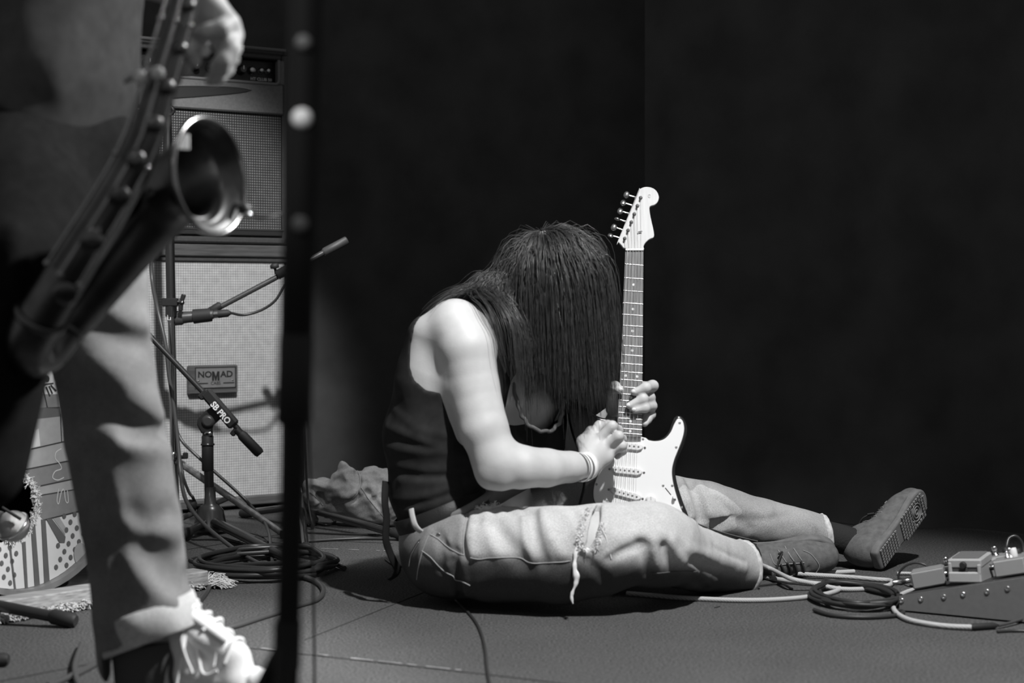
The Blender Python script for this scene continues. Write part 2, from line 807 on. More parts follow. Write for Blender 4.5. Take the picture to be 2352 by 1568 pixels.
class Caster:
    """finds where a sight line meets a soft body, to lay seams and threads on it"""

    def __init__(self, V, Q):
        self.V = V
        self.t = BVHTree.FromPolygons([tuple(v) for v in V], [tuple(int(i) for i in q) for q in Q])

    def hit(self, px, py, lift=0.0):
        o = Vector((0, 0, CAM_H))
        d = (W(px, py, 4.0) - o).normalized()
        p, n, i, t = self.t.ray_cast(o, d)
        if p is None:
            return None
        return p + n * lift

    def path(self, pts, lift=0.0, per=6):
        q = spline([Vector((a, b, 0)) for a, b in pts], per)
        r = [self.hit(p.x, p.y, lift) for p in q]
        return [p for p in r if p is not None]
# ------------------------------------------------------------------ floor and curtain
def floor_mat():
    m = bpy.data.materials.new('carpet')
    m.use_nodes = True
    nt = m.node_tree
    b = nt.nodes['Principled BSDF']
    b.inputs['Roughness'].default_value = 0.95
    b.inputs['Specular IOR Level'].default_value = 0.1
    tc = nt.nodes.new('ShaderNodeTexCoord')
    n1 = nt.nodes.new('ShaderNodeTexNoise')
    n1.inputs['Scale'].default_value = 190
    n1.inputs['Detail'].default_value = 3
    n2 = nt.nodes.new('ShaderNodeTexNoise')
    n2.inputs['Scale'].default_value = 3.0
    n2.inputs['Detail'].default_value = 5
    nt.links.new(tc.outputs['Object'], n1.inputs['Vector'])
    nt.links.new(tc.outputs['Object'], n2.inputs['Vector'])
    r1 = nt.nodes.new('ShaderNodeMapRange')
    r1.inputs['From Min'].default_value = 0.3
    r1.inputs['From Max'].default_value = 0.7
    r1.inputs['To Min'].default_value = 0.035
    r1.inputs['To Max'].default_value = 0.125
    nt.links.new(n1.outputs['Fac'], r1.inputs['Value'])
    r2 = nt.nodes.new('ShaderNodeMapRange')
    r2.inputs['To Min'].default_value = 0.75
    r2.inputs['To Max'].default_value = 1.25
    nt.links.new(n2.outputs['Fac'], r2.inputs['Value'])
    mu = nt.nodes.new('ShaderNodeMath')
    mu.operation = 'MULTIPLY'
    nt.links.new(r1.outputs['Result'], mu.inputs[0])
    nt.links.new(r2.outputs['Result'], mu.inputs[1])
    # pale lint specks trodden into the pile
    v = nt.nodes.new('ShaderNodeTexVoronoi')
    v.inputs['Scale'].default_value = 7
    nt.links.new(tc.outputs['Object'], v.inputs['Vector'])
    lt = nt.nodes.new('ShaderNodeMath')
    lt.operation = 'LESS_THAN'
    lt.inputs[1].default_value = 0.014
    nt.links.new(v.outputs['Distance'], lt.inputs[0])
    ad = nt.nodes.new('ShaderNodeMath')
    ad.operation = 'MULTIPLY_ADD'
    ad.inputs[1].default_value = 0.12
    nt.links.new(lt.outputs[0], ad.inputs[0])
    nt.links.new(mu.outputs[0], ad.inputs[2])
    nt.links.new(ad.outputs[0], b.inputs['Base Color'])
    bp = nt.nodes.new('ShaderNodeBump')
    bp.inputs['Strength'].default_value = 0.7
    bp.inputs['Distance'].default_value = 0.004
    nt.links.new(n1.outputs['Fac'], bp.inputs['Height'])
    nt.links.new(bp.outputs['Normal'], b.inputs['Normal'])
    return m


fl = MB()
fl.box((0, 4.2, -0.05), (7.0, 8.6, 0.1))
floor = fl.build('floor', floor_mat())
tag(floor, 'dark grey carpeted stage floor', kind='structure')

seam_m = mat('carpet_seam', 0.035, 0.95, spec=0.1)
worn_m = mat('worn_tape', 0.32, 0.9, spec=0.1, noise=0.5, nscale=30)


def strip(path, w, z, name, m, dash=None):
    mb = MB()
    p = [Vector((a.x, a.y, z)) for a in path]
    on = True
    left = dash() if dash else 1e9
    for a, b in zip(p[:-1], p[1:]):
        t = (b - a)
        s = Vector((-t.y, t.x, 0)).normalized() * w / 2
        if on:
            mb.add([a - s, b - s, b + s, a + s, a - s + Vector((0, 0, .0008)), b - s + Vector((0, 0, .0008)),
                    b + s + Vector((0, 0, .0008)), a + s + Vector((0, 0, .0008))],
                   [(4, 5, 6, 7), (0, 1, 5, 4), (2, 3, 7, 6)], False)
        left -= t.length
        if left < 0:
            on = not on
            left = dash()
    return mb.build(name, m, floor)


def straight(a, b, n=60):
    A, B = F(*a), F(*b)
    return [A.lerp(B, i / n) for i in range(n + 1)]


for a, b, w in [((430, 1262), (720, 1215), .002), ((700, 1470), (1000, 1350), .002), ((660, 1238), (900, 1248), .002),
                ((0, 1565), (260, 1515), .003), ((540, 1485), (1176, 1556), .003), ((1176, 1556), (1500, 1596), .003)]:
    strip(straight(a, b), w, 0.0004, 'seam', seam_m)
rr = random.Random(3)
strip(straight((540, 1483), (1110, 1546), 240), .004, 0.0010, 'worn_edge', worn_m, lambda: rr.choice([.01, .02, .05]))
strip(straight((675, 1258), (900, 1266), 160), .003, 0.0010, 'worn_edge', worn_m, lambda: rr.choice([.01, .03, .05]))

# stage curtain: heavy black cloth in soft folds, two drops meeting behind the guitar
curt_m = mat('curtain_cloth', 0.072, 0.9, spec=0.1, noise=0.2, nscale=6, sheen=0.0)


def curtain(name, a, b, label, seed, amp=0.035):
    A, B = Vector((a[0], a[1], 0)), Vector((b[0], b[1], 0))
    L = (B - A).length
    d = (B - A) / L
    nn = Vector((-d.y, d.x, 0))
    r = random.Random(seed)
    ph = [r.uniform(0, 6.28) for _ in range(4)]
    nx, nz = int(L / 0.03), 12
    vs, fs = [], []
    for i in range(nx + 1):
        u = L * i / nx
        off = amp * (math.sin(u * 9 + ph[0] + 1.2 * math.sin(u * 2.3 + ph[3])) + .5 * math.sin(u * 17 + ph[1]) + .4 * math.sin(u * 4 + ph[2]))
        for k in range(nz + 1):
            z = 3.6 * k / nz
            g = 1.0 - 0.25 * z / 3.6
            p = A + d * u + nn * off * g
            vs.append((p.x, p.y, 0.004 + z))
    for i in range(nx):
        for k in range(nz):
            q = i * (nz + 1) + k
            fs.append((q, q + nz + 1, q + nz + 2, q + 1))
    n = len(vs)
    vs += [(v[0] + nn.x * .006, v[1] + nn.y * .006, v[2]) for v in vs]
    fs += [tuple(n + i for i in f[::-1]) for f in fs]
    mb = MB().add(vs, fs, True)
    c = mb.build(name, curt_m)
    tag(c, label, 'curtain', 'black stage curtains')
    return origin_to(c, A.lerp(B, .5))


CB = F(2420, 1232)
CA = Vector((.42, 5.66, 0))
cdir = (CB - CA).normalized()
curtain('stage_curtain', (-3.6, 6.75), (.66, 6.30),
        'black stage curtain hanging behind the amplifiers and the seated guitarist', 4)
curtain('stage_curtain', tuple(CA[:2]), tuple((CB + cdir * 1.2)[:2]),
        'black stage curtain hanging to the side of the guitar neck behind the pedals', 9)
# ------------------------------------------------------------------ the seated guitarist
skin_m = mat('skin', 0.52, 0.5, spec=0.35, noise=0.06, nscale=25, bump=0.12, bscale=260)
nail_m = mat('nail', 0.66, 0.3)
denim_m = bpy.data.materials.new('washed_denim')


def denim(m, dark, light, wscale=5.0, lo=0.35, hi=0.7, dye_shade=False):
    """washed denim: pale worn patches, fine slanted weave"""
    m.use_nodes = True
    nt = m.node_tree
    b = nt.nodes['Principled BSDF']
    b.inputs['Roughness'].default_value = 0.9
    b.inputs['Specular IOR Level'].default_value = 0.15
    tc = nt.nodes.new('ShaderNodeTexCoord')
    n1 = nt.nodes.new('ShaderNodeTexNoise')
    n1.inputs['Scale'].default_value = wscale
    n1.inputs['Detail'].default_value = 6
    n1.inputs['Roughness'].default_value = 0.65
    nt.links.new(tc.outputs['Object'], n1.inputs['Vector'])
    r = nt.nodes.new('ShaderNodeMapRange')
    r.inputs['From Min'].default_value = lo
    r.inputs['From Max'].default_value = hi
    r.inputs['To Min'].default_value = dark
    r.inputs['To Max'].default_value = light
    nt.links.new(n1.outputs['Fac'], r.inputs['Value'])
    mp = nt.nodes.new('ShaderNodeMapping')
    mp.inputs['Rotation'].default_value = (0.3, 0.5, 0.4)
    mp.inputs['Scale'].default_value = (1, 4, 1)
    n2 = nt.nodes.new('ShaderNodeTexNoise')
    n2.inputs['Scale'].default_value = 260
    n2.inputs['Detail'].default_value = 2
    nt.links.new(tc.outputs['Object'], mp.inputs['Vector'])
    nt.links.new(mp.outputs['Vector'], n2.inputs['Vector'])
    r2 = nt.nodes.new('ShaderNodeMapRange')
    r2.inputs['From Min'].default_value = 0.3
    r2.inputs['From Max'].default_value = 0.7
    r2.inputs['To Min'].default_value = 0.8
    r2.inputs['To Max'].default_value = 1.2
    nt.links.new(n2.outputs['Fac'], r2.inputs['Value'])
    mu = nt.nodes.new('ShaderNodeMath')
    mu.operation = 'MULTIPLY'
    nt.links.new(r.outputs['Result'], mu.inputs[0])
    nt.links.new(r2.outputs['Result'], mu.inputs[1])
    last = mu.outputs[0]
    if dye_shade:
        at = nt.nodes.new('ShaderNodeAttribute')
        at.attribute_name = 'dye_shade'
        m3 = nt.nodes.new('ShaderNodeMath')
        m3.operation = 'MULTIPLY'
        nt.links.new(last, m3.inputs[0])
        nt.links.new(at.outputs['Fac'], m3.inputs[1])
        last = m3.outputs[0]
    nt.links.new(last, b.inputs['Base Color'])
    bp = nt.nodes.new('ShaderNodeBump')
    bp.inputs['Strength'].default_value = 0.35
    bp.inputs['Distance'].default_value = 0.001
    nt.links.new(n2.outputs['Fac'], bp.inputs['Height'])
    nt.links.new(bp.outputs['Normal'], b.inputs['Normal'])
    return m


denim(denim_m, 0.85, 1.12, 9.0, dye_shade=True)      # faded and dark panels, with underside shade painted into the tone
thread_m = mat('pale_thread', 0.80, 0.9, spec=0.1, noise=0.2)
stitch_m = mat('stitch', 0.36, 0.9, spec=0.1)
black_cotton = mat('black_cotton', 0.023, 0.85, spec=0.15, noise=0.25, nscale=30, sheen=0.0)
leather_m = mat('black_leather', 0.014, 0.5, spec=0.3, bump=0.25, bscale=350)
suede_m = mat('grey_suede', 0.118, 0.9, spec=0.1, noise=0.2, nscale=70, bump=0.3, bscale=400)
sole_m = mat('grey_rubber_sole', 0.14, 0.7, spec=0.25, noise=0.15, nscale=50)
sock_m = mat('black_sock', 0.03, 0.95, spec=0.05, bump=0.8, bscale=160)
lace_m = mat('black_lace', 0.035, 0.8, spec=0.1)

G_LOC = F(1120, 1385)
guitarist = None


def finger_set(Fd, base, tips, r0, r1):
    pass


# ---- body
J = W
bodyF = Field(0.03)
torso_R = [(J(1024, 1240, 3.95), .088), (J(1000, 1120, 3.96), .101), (J(1004, 1000, 3.97), .119),
           (J(1037, 880, 3.97), .121), (J(1078, 795, 3.97), .092)]
torso_L = [(J(1110, 1235, 4.14), .09), (J(1120, 1110, 4.14), .10), (J(1150, 1000, 4.16), .108),
           (J(1200, 900, 4.18), .098), (J(1235, 815, 4.2), .075)]


def torso(Fd, g=0.0):
    Fd.chain([(p, r + g) for p, r in torso_R], k=0.06)
    Fd.chain([(p, r + g) for p, r in torso_L], k=0.06)
    for (a, ra), (b, rb) in zip(torso_R, torso_L):
        Fd.cone(a, b, ra * .93 + g, rb * .93 + g, k=0.02)


torso(bodyF)
# shoulder blade, spine side and neck
bodyF.cone(J(985, 770, 3.90), J(960, 870, 3.91), .045, .03, k=.06)
bodyF.chain([(J(1090, 775, 4.05), .07), (J(1140, 715, 4.03), .06), (J(1200, 668, 4.02), .058)], k=.05)
# right arm, near the camera
arm_R = [(J(1046, 748, 3.88), .062), (J(1072, 800, 3.86), .064), (J(1086, 890, 3.85), .060),
         (J(1110, 985, 3.825), .056), (J(1140, 1060, 3.815), .050)]
bodyF.chain(arm_R, k=.035)
fore_R = [(J(1143, 1064, 3.815), .050), (J(1195, 1072, 3.825), .0485), (J(1255, 1074, 3.865), .043),
          (J(1310, 1072, 3.91), .035), (J(1350, 1068, 3.945), .0285)]
bodyF.chain(fore_R, k=.025)
bodyF.cone(J(1126, 1096, 3.80), J(1150, 1100, 3.80), .024, .022, k=.025)
# left arm behind the guitar
bodyF.chain([(J(1255, 815, 4.22), .058), (J(1275, 930, 4.27), .047), (J(1318, 1050, 4.30), .040),
             (J(1375, 985, 4.25), .032), (J(1425, 940, 4.20), .024)], k=.03)
# chest muscles and collar bones in the open neckline
bodyF.cone(J(1150, 905, 4.03), J(1225, 925, 4.08), .055, .04, k=.05)
# head bowed over the guitar: skull, jaw, nose, brow, ears
HC = J(1262, 628, 4.02)
face_dir = Vector((0.55, -0.08, -0.83)).normalized()
crown_dir = Vector((0.80, -0.05, 0.58)).normalized()   # forehead-wards
crown_dir = (crown_dir - face_dir * crown_dir.dot(face_dir)).normalized()
side_dir = face_dir.cross(crown_dir).normalized()
RH = Matrix((crown_dir, side_dir, face_dir)).transposed().to_3x3()
bodyF.ell(HC, (.108, .079, .100), RH, k=.02)
jaw = HC + face_dir * .085 - crown_dir * .052
bodyF.ell(jaw, (.062, .055, .062), RH, k=.05)
bodyF.cone(HC + face_dir * .095 + crown_dir * .022, HC + face_dir * .118 - crown_dir * .018, .010, .015, k=.012)
bodyF.cone(HC + face_dir * .088 + crown_dir * .035 - side_dir * .03, HC + face_dir * .088 + crown_dir * .035 + side_dir * .03, .012, k=.02)
for s in (-1, 1):
    bodyF.ell(HC + side_dir * s * .078 + face_dir * .012 - crown_dir * .012, (.030, .010, .019), RH, k=.008)
    bodyF.ell(HC + face_dir * .096 + crown_dir * .012 + side_dir * s * .030, (.010, .016, .012), RH, k=.012, op='s')
bodyF.cone(HC + face_dir * .130 - crown_dir * .052 - side_dir * .02, HC + face_dir * .130 - crown_dir * .052 + side_dir * .02, .006, k=.008)
# legs inside the jeans
bodyF.chain([(J(1030, 1262, 3.95), .088), (J(1150, 1270, 3.86), .088), (J(1290, 1270, 3.82), .082), (J(1372, 1262, 3.81), .083),
             (J(1470, 1252, 3.845), .074), (J(1585, 1285, 4.02), .05), (J(1690, 1300, 4.2), .038),
             (J(1705, 1295, 4.27), .036)], k=.05)
bodyF.chain([(J(1115, 1238, 4.15), .088), (J(1330, 1195, 4.25), .08), (J(1540, 1170, 4.36), .062),
             (J(1720, 1200, 4.41), .048), (J(1890, 1228, 4.458), .030), (J(1960, 1246, 4.466), .026)], k=.05)

# hands ---------------------------------------------------------------
def digit(Fd, pts, rs, k=.006):
    Fd.chain(list(zip(pts, rs)), k=k)


# right hand: back of the hand to the camera, fingers curled to the strings, thumb and first finger on the pick
wr = J(1350, 1068, 3.93)
KN = [J(1360, 998, 3.992), J(1378, 1007, 3.978), J(1393, 1020, 3.975), J(1403, 1037, 3.982)]
for i, kn in enumerate(KN):
    bodyF.cone(J(1352 + i * 3, 1055 + i * 7, 3.945 + .004 * i), kn, .0195 - .001 * i, .0125, k=.010)
bodyF.cone(J(1362, 1045, 3.965), J(1390, 1050, 3.975), .020, .017, k=.012)
digit(bodyF, [KN[0], J(1377, 977, 4.002), J(1396, 975, 4.035), J(1412, 990, 4.058)], [.0125, .0112, .0100, .0085], k=.004)
digit(bodyF, [KN[1], J(1406, 978, 3.972), J(1420, 987, 4.008), J(1420, 1004, 4.040)], [.0125, .0115, .0102, .0088], k=.004)
digit(bodyF, [KN[2], J(1421, 1001, 3.962), J(1429, 1008, 3.998), J(1420, 1024, 4.028)], [.0122, .0112, .0100, .0086], k=.004)
digit(bodyF, [KN[3], J(1429, 1023, 3.970), J(1430, 1035, 3.998), J(1418, 1047, 4.018)], [.0115, .0104, .0094, .0082], k=.004)
digit(bodyF, [J(1350, 1050, 3.955), J(1340, 1014, 3.995), J(1358, 990, 4.035), J(1388, 984, 4.058), J(1404, 990, 4.068)],
      [.020, .0155, .0120, .0110, .0090], k=.010)
# left hand: palm behind the neck, thumb over the bass edge, four fingertips on the fretboard
LW = J(1425, 940, 4.20)
PL = [J(1478, 888, 4.168), J(1479, 911, 4.17), J(1478, 936, 4.172), J(1474, 957, 4.175)]
for kn in PL:
    bodyF.cone(J(1440, 932, 4.178), kn, .017, .0122, k=.015)
digit(bodyF, [PL[0], J(1499, 886, 4.135), J(1484, 890, 4.088), J(1457, 900, 4.086)], [.0125, .0132, .0118, .0088])
digit(bodyF, [PL[1], J(1492, 913, 4.130), J(1477, 916, 4.086), J(1446, 931, 4.083)], [.0125, .0130, .0115, .0086])
digit(bodyF, [PL[2], J(1497, 932, 4.130), J(1482, 936, 4.086), J(1459, 941, 4.082)], [.012, .0122, .0110, .0086])
digit(bodyF, [PL[3], J(1495, 952, 4.140), J(1487, 962, 4.118), J(1481, 972, 4.105)], [.011, .0110, .0102, .0088])
digit(bodyF, [J(1430, 950, 4.195), J(1408, 938, 4.16), J(1405, 908, 4.125), J(1412, 887, 4.10), J(1424, 896, 4.086)],
      [.020, .0165, .0135, .0120, .0095], k=.01)
# muscle relief
bodyF.fold([J(1008, 850, 3.80), J(1030, 905, 3.79)], .018, -.004)
bodyF.fold([J(1168, 1040, 3.73), J(1205, 1030, 3.74)], .014, -.005)
bodyF.fold([J(1000, 760, 3.81), J(985, 830, 3.80)], .03, .004)

bv, bq = bodyF.mesh('body', 0.0032, relax=2)
bv, bq = keep_main(bv, bq)
lo = bv.min(0)
G_LOC = Vector((F(1120, 1385).x, 4.0, 0))
body_me_center = G_LOC
guitarist = np_mesh('person', bv - np.array(G_LOC), bq, skin_m, None)
guitarist.location = G_LOC
XF[guitarist] = Matrix.Translation(G_LOC)
tag(guitarist, 'long-haired person in black tank top and torn jeans sitting bowed over a guitar', 'person')
bodyC = Caster(bv, bq)

# nails
for px, py, n in [(1455, 899, (-.4, -.9, .1)), (1443, 930, (-.4, -.9, .1)), (1456, 940, (-.4, -.9, 0)), (1426, 894, (.5, -.8, .2))]:
    h = bodyC.hit(px, py)
    if h:
        mb = MB().ball((0, 0, 0), 1, 10, (.0058, .0022, .0044))
        o = mb.build('fingernail', nail_m, guitarist)
        o.location = h - G_LOC

# ---- tank top
topF = Field(0.03)
torso(topF, .006)
topF.cone(J(985, 770, 3.90), J(960, 870, 3.91), .049, .034, k=.06)
topF.chain([(J(1085, 785, 4.05), .078), (J(1130, 735, 4.03), .066)], k=.05)
topF.chain([(J(1225, 985, 4.15), .080), (J(1218, 1050, 4.13), .084), (J(1195, 1110, 4.12), .070)], k=.05)
topF.half(J(985, 1172, 3.95), Vector((.36, 0, -.93)))
# arm holes and neckline
ah = [J(*p, 3.83) for p in [(1040, 684), (1000, 700), (966, 724), (950, 748), (941, 790), (940, 842), (950, 872), (978, 897), (1030, 906),
                            (1080, 920), (1112, 900), (1110, 800), (1100, 752), (1080, 716), (1056, 690)]]
topF.poly([(p.x, p.z) for p in ah], 3.4, 3.975, k=.004)
nl = [J(*p, 4.05) for p in [(1185, 600), (1172, 700), (1180, 800), (1188, 880), (1196, 940), (1216, 975), (1252, 992), (1284, 975), (1296, 930),
                            (1420, 880), (1420, 600)]]
topF.poly([(p.x, p.z) for p in nl], 3.4, 4.6, k=.004)
topF.folds([([a, b, c], .010, h) for a, b, c, h in [
    ((885, 1065), (1000, 1080), (1085, 1075), .004), ((890, 1100), (1000, 1108), (1090, 1085), .004),
    ((905, 1150), (985, 1138), (1085, 1098), .005), ((915, 1175), (1000, 1158), (1095, 1118), .005),
    ((890, 980), (940, 1000), (1010, 1030), .004), ((885, 1030), (960, 1038), (1040, 1036), .004),
    ((905, 940), (960, 985), (1030, 1000), .003), ((1160, 1000), (1180, 1050), (1195, 1100), .004),
    ((900, 1083), (990, 1094), (1080, 1082), -.004), ((915, 1162), (1000, 1147), (1090, 1108), -.004),
    ((890, 1005), (950, 1020), (1030, 1034), -.004)]], .9, 3.4, 4.6)
topF.crumple(.002, 18, 3)
tv, tq = topF.mesh('tank_top', 0.0042, relax=2)
tank = np_mesh('tank_top', tv, tq, black_cotton, guitarist)
topC = Caster(tv, tq)
# drooping neckband, raw wavy edge
nb = [J(1178, 880, 3.97), J(1190, 930, 3.955), J(1206, 966, 3.95), J(1232, 986, 3.955), J(1262, 990, 3.97), J(1284, 970, 3.99), J(1292, 935, 4.01),
      J(1290, 890, 4.04)]
band = MB()
nbp = spline(nb, 8)
nbp = [p + Vector((.0015 * math.sin(i * 1.3), 0, .002 * math.sin(i * .9))) for i, p in enumerate(nbp)]
band.tube(nbp, .0046, 8, flat=(Vector((0, 1, .2)), .6))
band.build('neckband', mat('neckband_cotton', .13, .9, spec=.1), tank, world=True)

# ---- belt
def section_ring(Fd, o, n, m=48, grow=0.0, rmax=.4):
    """outline of a soft body where a plane cuts it"""
    n = Vector(n).normalized()
    x = n.orthogonal().normalized()
    y = n.cross(x)
    out = []
    for i in range(m):
        a = 2 * math.pi * i / m
        d = x * math.cos(a) + y * math.sin(a)
        ts = np.linspace(0.0, rmax, 160, dtype=np.float32)
        P = np.array(tuple(o), dtype=np.float32) + ts[:, None] * np.array(tuple(d), dtype=np.float32)
        v = Fd.eval(P)
        j = np.argmax(v > grow)
        out.append(Vector(o) + d * float(ts[j]))
    return out


beltF = Field(.03)
torso(beltF, .008)
bo, bn = J(1030, 1168, 4.02), Vector((-.42, 0.0, 1))
ring = section_ring(beltF, bo, bn, 56)
mb = MB()
bnn = bn.normalized()
vs, fs = [], []
n = len(ring)
for s, g in ((-.034, .001), (-.032, .005), (.028, .005), (.030, .001)):
    for p in ring:
        d = (p - bo).normalized()
        vs.append(p + bnn * s + d * g)
for r_ in range(3):
    for i in range(n):
        j = (i + 1) % n
        fs.append((r_ * n + i, r_ * n + j, (r_ + 1) * n + j, (r_ + 1) * n + i))
mb.add(vs, fs, True)
belt = mb.build('belt', leather_m, guitarist, world=True)

# ---- jeans
jF = Field(.03)
hipR, hipL = J(1026, 1262, 3.95), J(1115, 1236, 4.15)
thigh_R = [(hipR, .100), (J(1060, 1266, 3.90), .104), (J(1130, 1272, 3.86), .107), (J(1280, 1275, 3.82), .1085), (J(1372, 1262, 3.81), .102),
           (J(1465, 1246, 3.835), .092), (J(1510, 1255, 3.88), .086)]
jF.chain(thigh_R, k=.04)
jF.chain([(J(1505, 1250, 3.875), .088), (J(1600, 1285, 4.02), .074), (J(1700, 1303, 4.16), .064), (J(1740, 1310, 4.2), .063)], k=.04)
jF.chain([(hipL, .100), (J(1330, 1190, 4.26), .098), (J(1535, 1168, 4.36), .084), (J(1620, 1172, 4.39), .075), (J(1740, 1198, 4.42), .063),
          (J(1893, 1224, 4.46), .047), (J(1930, 1230, 4.465), .046)], k=.04)
jF.cone(hipR, hipL, .098, .098, k=.05)
jF.cone(J(1014, 1215, 3.95), J(1105, 1215, 4.14), .094, .094, k=.03)
jF.cone(J(1060, 1250, 4.0), J(1180, 1250, 4.08), .07, .06, k=.05)
# waist rises toward the front, falls at the back
jF.half(J(1000, 1188, 3.95), Vector((-.44, 0, 1)).normalized(), k=.003)
# cuffs
cutR = Vector((.78, .62, -.06)).normalized()
jF.slab_cut(J(1707, 1305, 4.16), cutR, Vector((.5, 3.9, -.1)), Vector((.75, 4.335, .15)), .003)
cutL = Vector((.96, .22, .12)).normalized()
jF.slab_cut(J(1897, 1222, 4.46), cutL, J(1850, 1330, 4.3), J(2000, 1130, 4.8), .003)
jF.chain([(J(1675, 1300, 4.12), .052), (J(1740, 1310, 4.2), .058)], k=.003, op='s')
jF.chain([(J(1865, 1222, 4.452), .038), (J(1930, 1230, 4.467), .043)], k=.003, op='s')
# tear across the knee
tear = [J(*p, 3.72) for p in [(1387, 1158), (1366, 1180), (1352, 1215), (1345, 1250), (1349, 1264), (1366, 1240), (1378, 1205), (1384, 1175), (1392, 1158)]]
jF.poly([(p.x, p.z) for p in tear], 3.5, 3.81, k=.004)
tear2 = [J(*p, 3.80) for p in [(1100, 1164), (1150, 1142), (1160, 1134), (1150, 1110), (1080, 1130)]]
jF.poly([(p.x, p.z) for p in tear2], 3.7, 3.99, k=.004)
# drapery on the near leg
jF.folds([
    ([(1222, 1180), (1226, 1225), (1250, 1290)], .013, -.016), ([(1205, 1185), (1208, 1240), (1228, 1285)], .010, .009),
    ([(1245, 1172), (1258, 1215), (1290, 1275)], .012, .009), ([(1136, 1205), (1160, 1240), (1195, 1285)], .018, -.016),
    ([(1118, 1180), (1124, 1225), (1140, 1275)], .014, .008), ([(1072, 1178), (1066, 1230), (1070, 1278)], .007, -.012),
    ([(1084, 1190), (1078, 1235), (1086, 1275)], .010, .009), ([(1005, 1225), (1030, 1255), (1062, 1275)], .010, -.008),
    ([(1046, 1285), (1052, 1330), (1058, 1370)], .008, -.012), ([(1062, 1280), (1070, 1330), (1074, 1365)], .008, .008),
    ([(1032, 1300), (1038, 1340), (1042, 1365)], .008, .007), ([(985, 1220), (966, 1270), (966, 1335)], .009, .006),
    ([(1010, 1245), (1016, 1280), (1014, 1310)], .010, -.006), ([(1030, 1240), (1040, 1265), (1048, 1290)], .008, .005),
    ([(1500, 1240), (1506, 1280), (1512, 1318)], .008, .014), ([(1540, 1245), (1565, 1285), (1600, 1318)], .010, .012),
    ([(1525, 1255), (1540, 1295), (1550, 1325)], .013, -.014), ([(1470, 1250), (1485, 1285), (1490, 1318)], .013, -.014),
    ([(1400, 1285), (1440, 1262), (1480, 1252)], .010, -.010), ([(1420, 1235), (1480, 1226), (1540, 1236)], .018, .006),
    ([(1590, 1285), (1640, 1310), (1690, 1340)], .012, -.010), ([(1580, 1262), (1640, 1280), (1710, 1305)], .014, .007),
    ([(1575, 1295), (1600, 1330), (1620, 1350)], .010, -.010), ([(1300, 1180), (1330, 1230), (1340, 1265)], .013, .005),
    ([(1328, 1170), (1344, 1200), (1340, 1240)], .009, .005), ([(1394, 1180), (1390, 1215), (1378, 1255)], .008, .006),
    ([(1160, 1168), (1190, 1182), (1212, 1172)], .009, -.008), ([(1150, 1168), (1120, 1190), (1090, 1205)], .006, -.005),
    ([(1200, 1162), (1204, 1176), (1214, 1195)], .006, -.008), ([(1350, 1290), (1380, 1320), (1400, 1350)], .012, -.008),
    ([(1640, 1255), (1670, 1275), (1712, 1290)], .007, -.004)], .85, 3.3, 4.25)
jF.folds([
    ([(1578, 1095), (1600, 1140), (1612, 1190)], .013, -.014), ([(1600, 1098), (1622, 1140), (1635, 1190)], .013, .009),
    ([(1562, 1100), (1580, 1150), (1592, 1200)], .011, .008), ([(1640, 1130), (1700, 1165), (1760, 1180)], .018, .004),
    ([(1700, 1195), (1770, 1190), (1820, 1180)], .011, -.004), ([(1860, 1195), (1880, 1215), (1885, 1235)], .009, .004),
    ([(1650, 1150), (1690, 1190), (1720, 1210)], .012, -.005)], .85, 3.9, 5.0)
jF.crumple(.0035, 13, 5)
jF.ripple(.0005, 55, 6)
jv, jq = jF.mesh('jeans', 0.0038, relax=1)
jv, jq = keep_main(jv, jq)
jv[:, 2] = np.maximum(jv[:, 2], 0.002)
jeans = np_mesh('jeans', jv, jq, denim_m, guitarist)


def set_dye_shade(o, V):
    """faded thigh fronts, darker seat; below the outseam dark panel plus painted underside shade"""
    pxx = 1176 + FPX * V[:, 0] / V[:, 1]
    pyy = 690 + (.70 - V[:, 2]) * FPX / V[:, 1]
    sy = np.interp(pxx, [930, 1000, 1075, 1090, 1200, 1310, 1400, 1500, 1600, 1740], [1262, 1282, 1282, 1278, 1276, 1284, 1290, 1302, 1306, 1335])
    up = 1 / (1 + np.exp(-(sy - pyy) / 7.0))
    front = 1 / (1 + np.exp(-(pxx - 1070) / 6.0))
    base = .06 + up * (.17 + .27 * front)  # shade under the leg is painted in along with the dark back panel
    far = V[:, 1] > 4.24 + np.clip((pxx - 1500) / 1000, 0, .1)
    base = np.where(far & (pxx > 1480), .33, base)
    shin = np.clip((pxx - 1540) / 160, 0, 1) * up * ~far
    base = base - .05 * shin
    a = o.data.attributes.new('dye_shade', 'FLOAT', 'POINT')
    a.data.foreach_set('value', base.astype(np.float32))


set_dye_shade(jeans, jv)
jC = Caster(jv, jq)


def seam(pts, r, m, name='seam', lift=.001, parent=None, C=None):
    p = (C or jC).path(pts, lift)
    if len(p) < 2:
        return None
    segs, cur = [], [p[0]]
    for a, b in zip(p[:-1], p[1:]):
        if (b - a).length > .04:
            segs.append(cur)
            cur = []
        cur.append(b)
    segs.append(cur)
    segs = [max(segs, key=len)]
    mb = MB()
    for s in segs:
        if len(s) > 1:
            mb.tube(s, r, 6)
    return mb.build(name, m, parent or jeans, world=True)


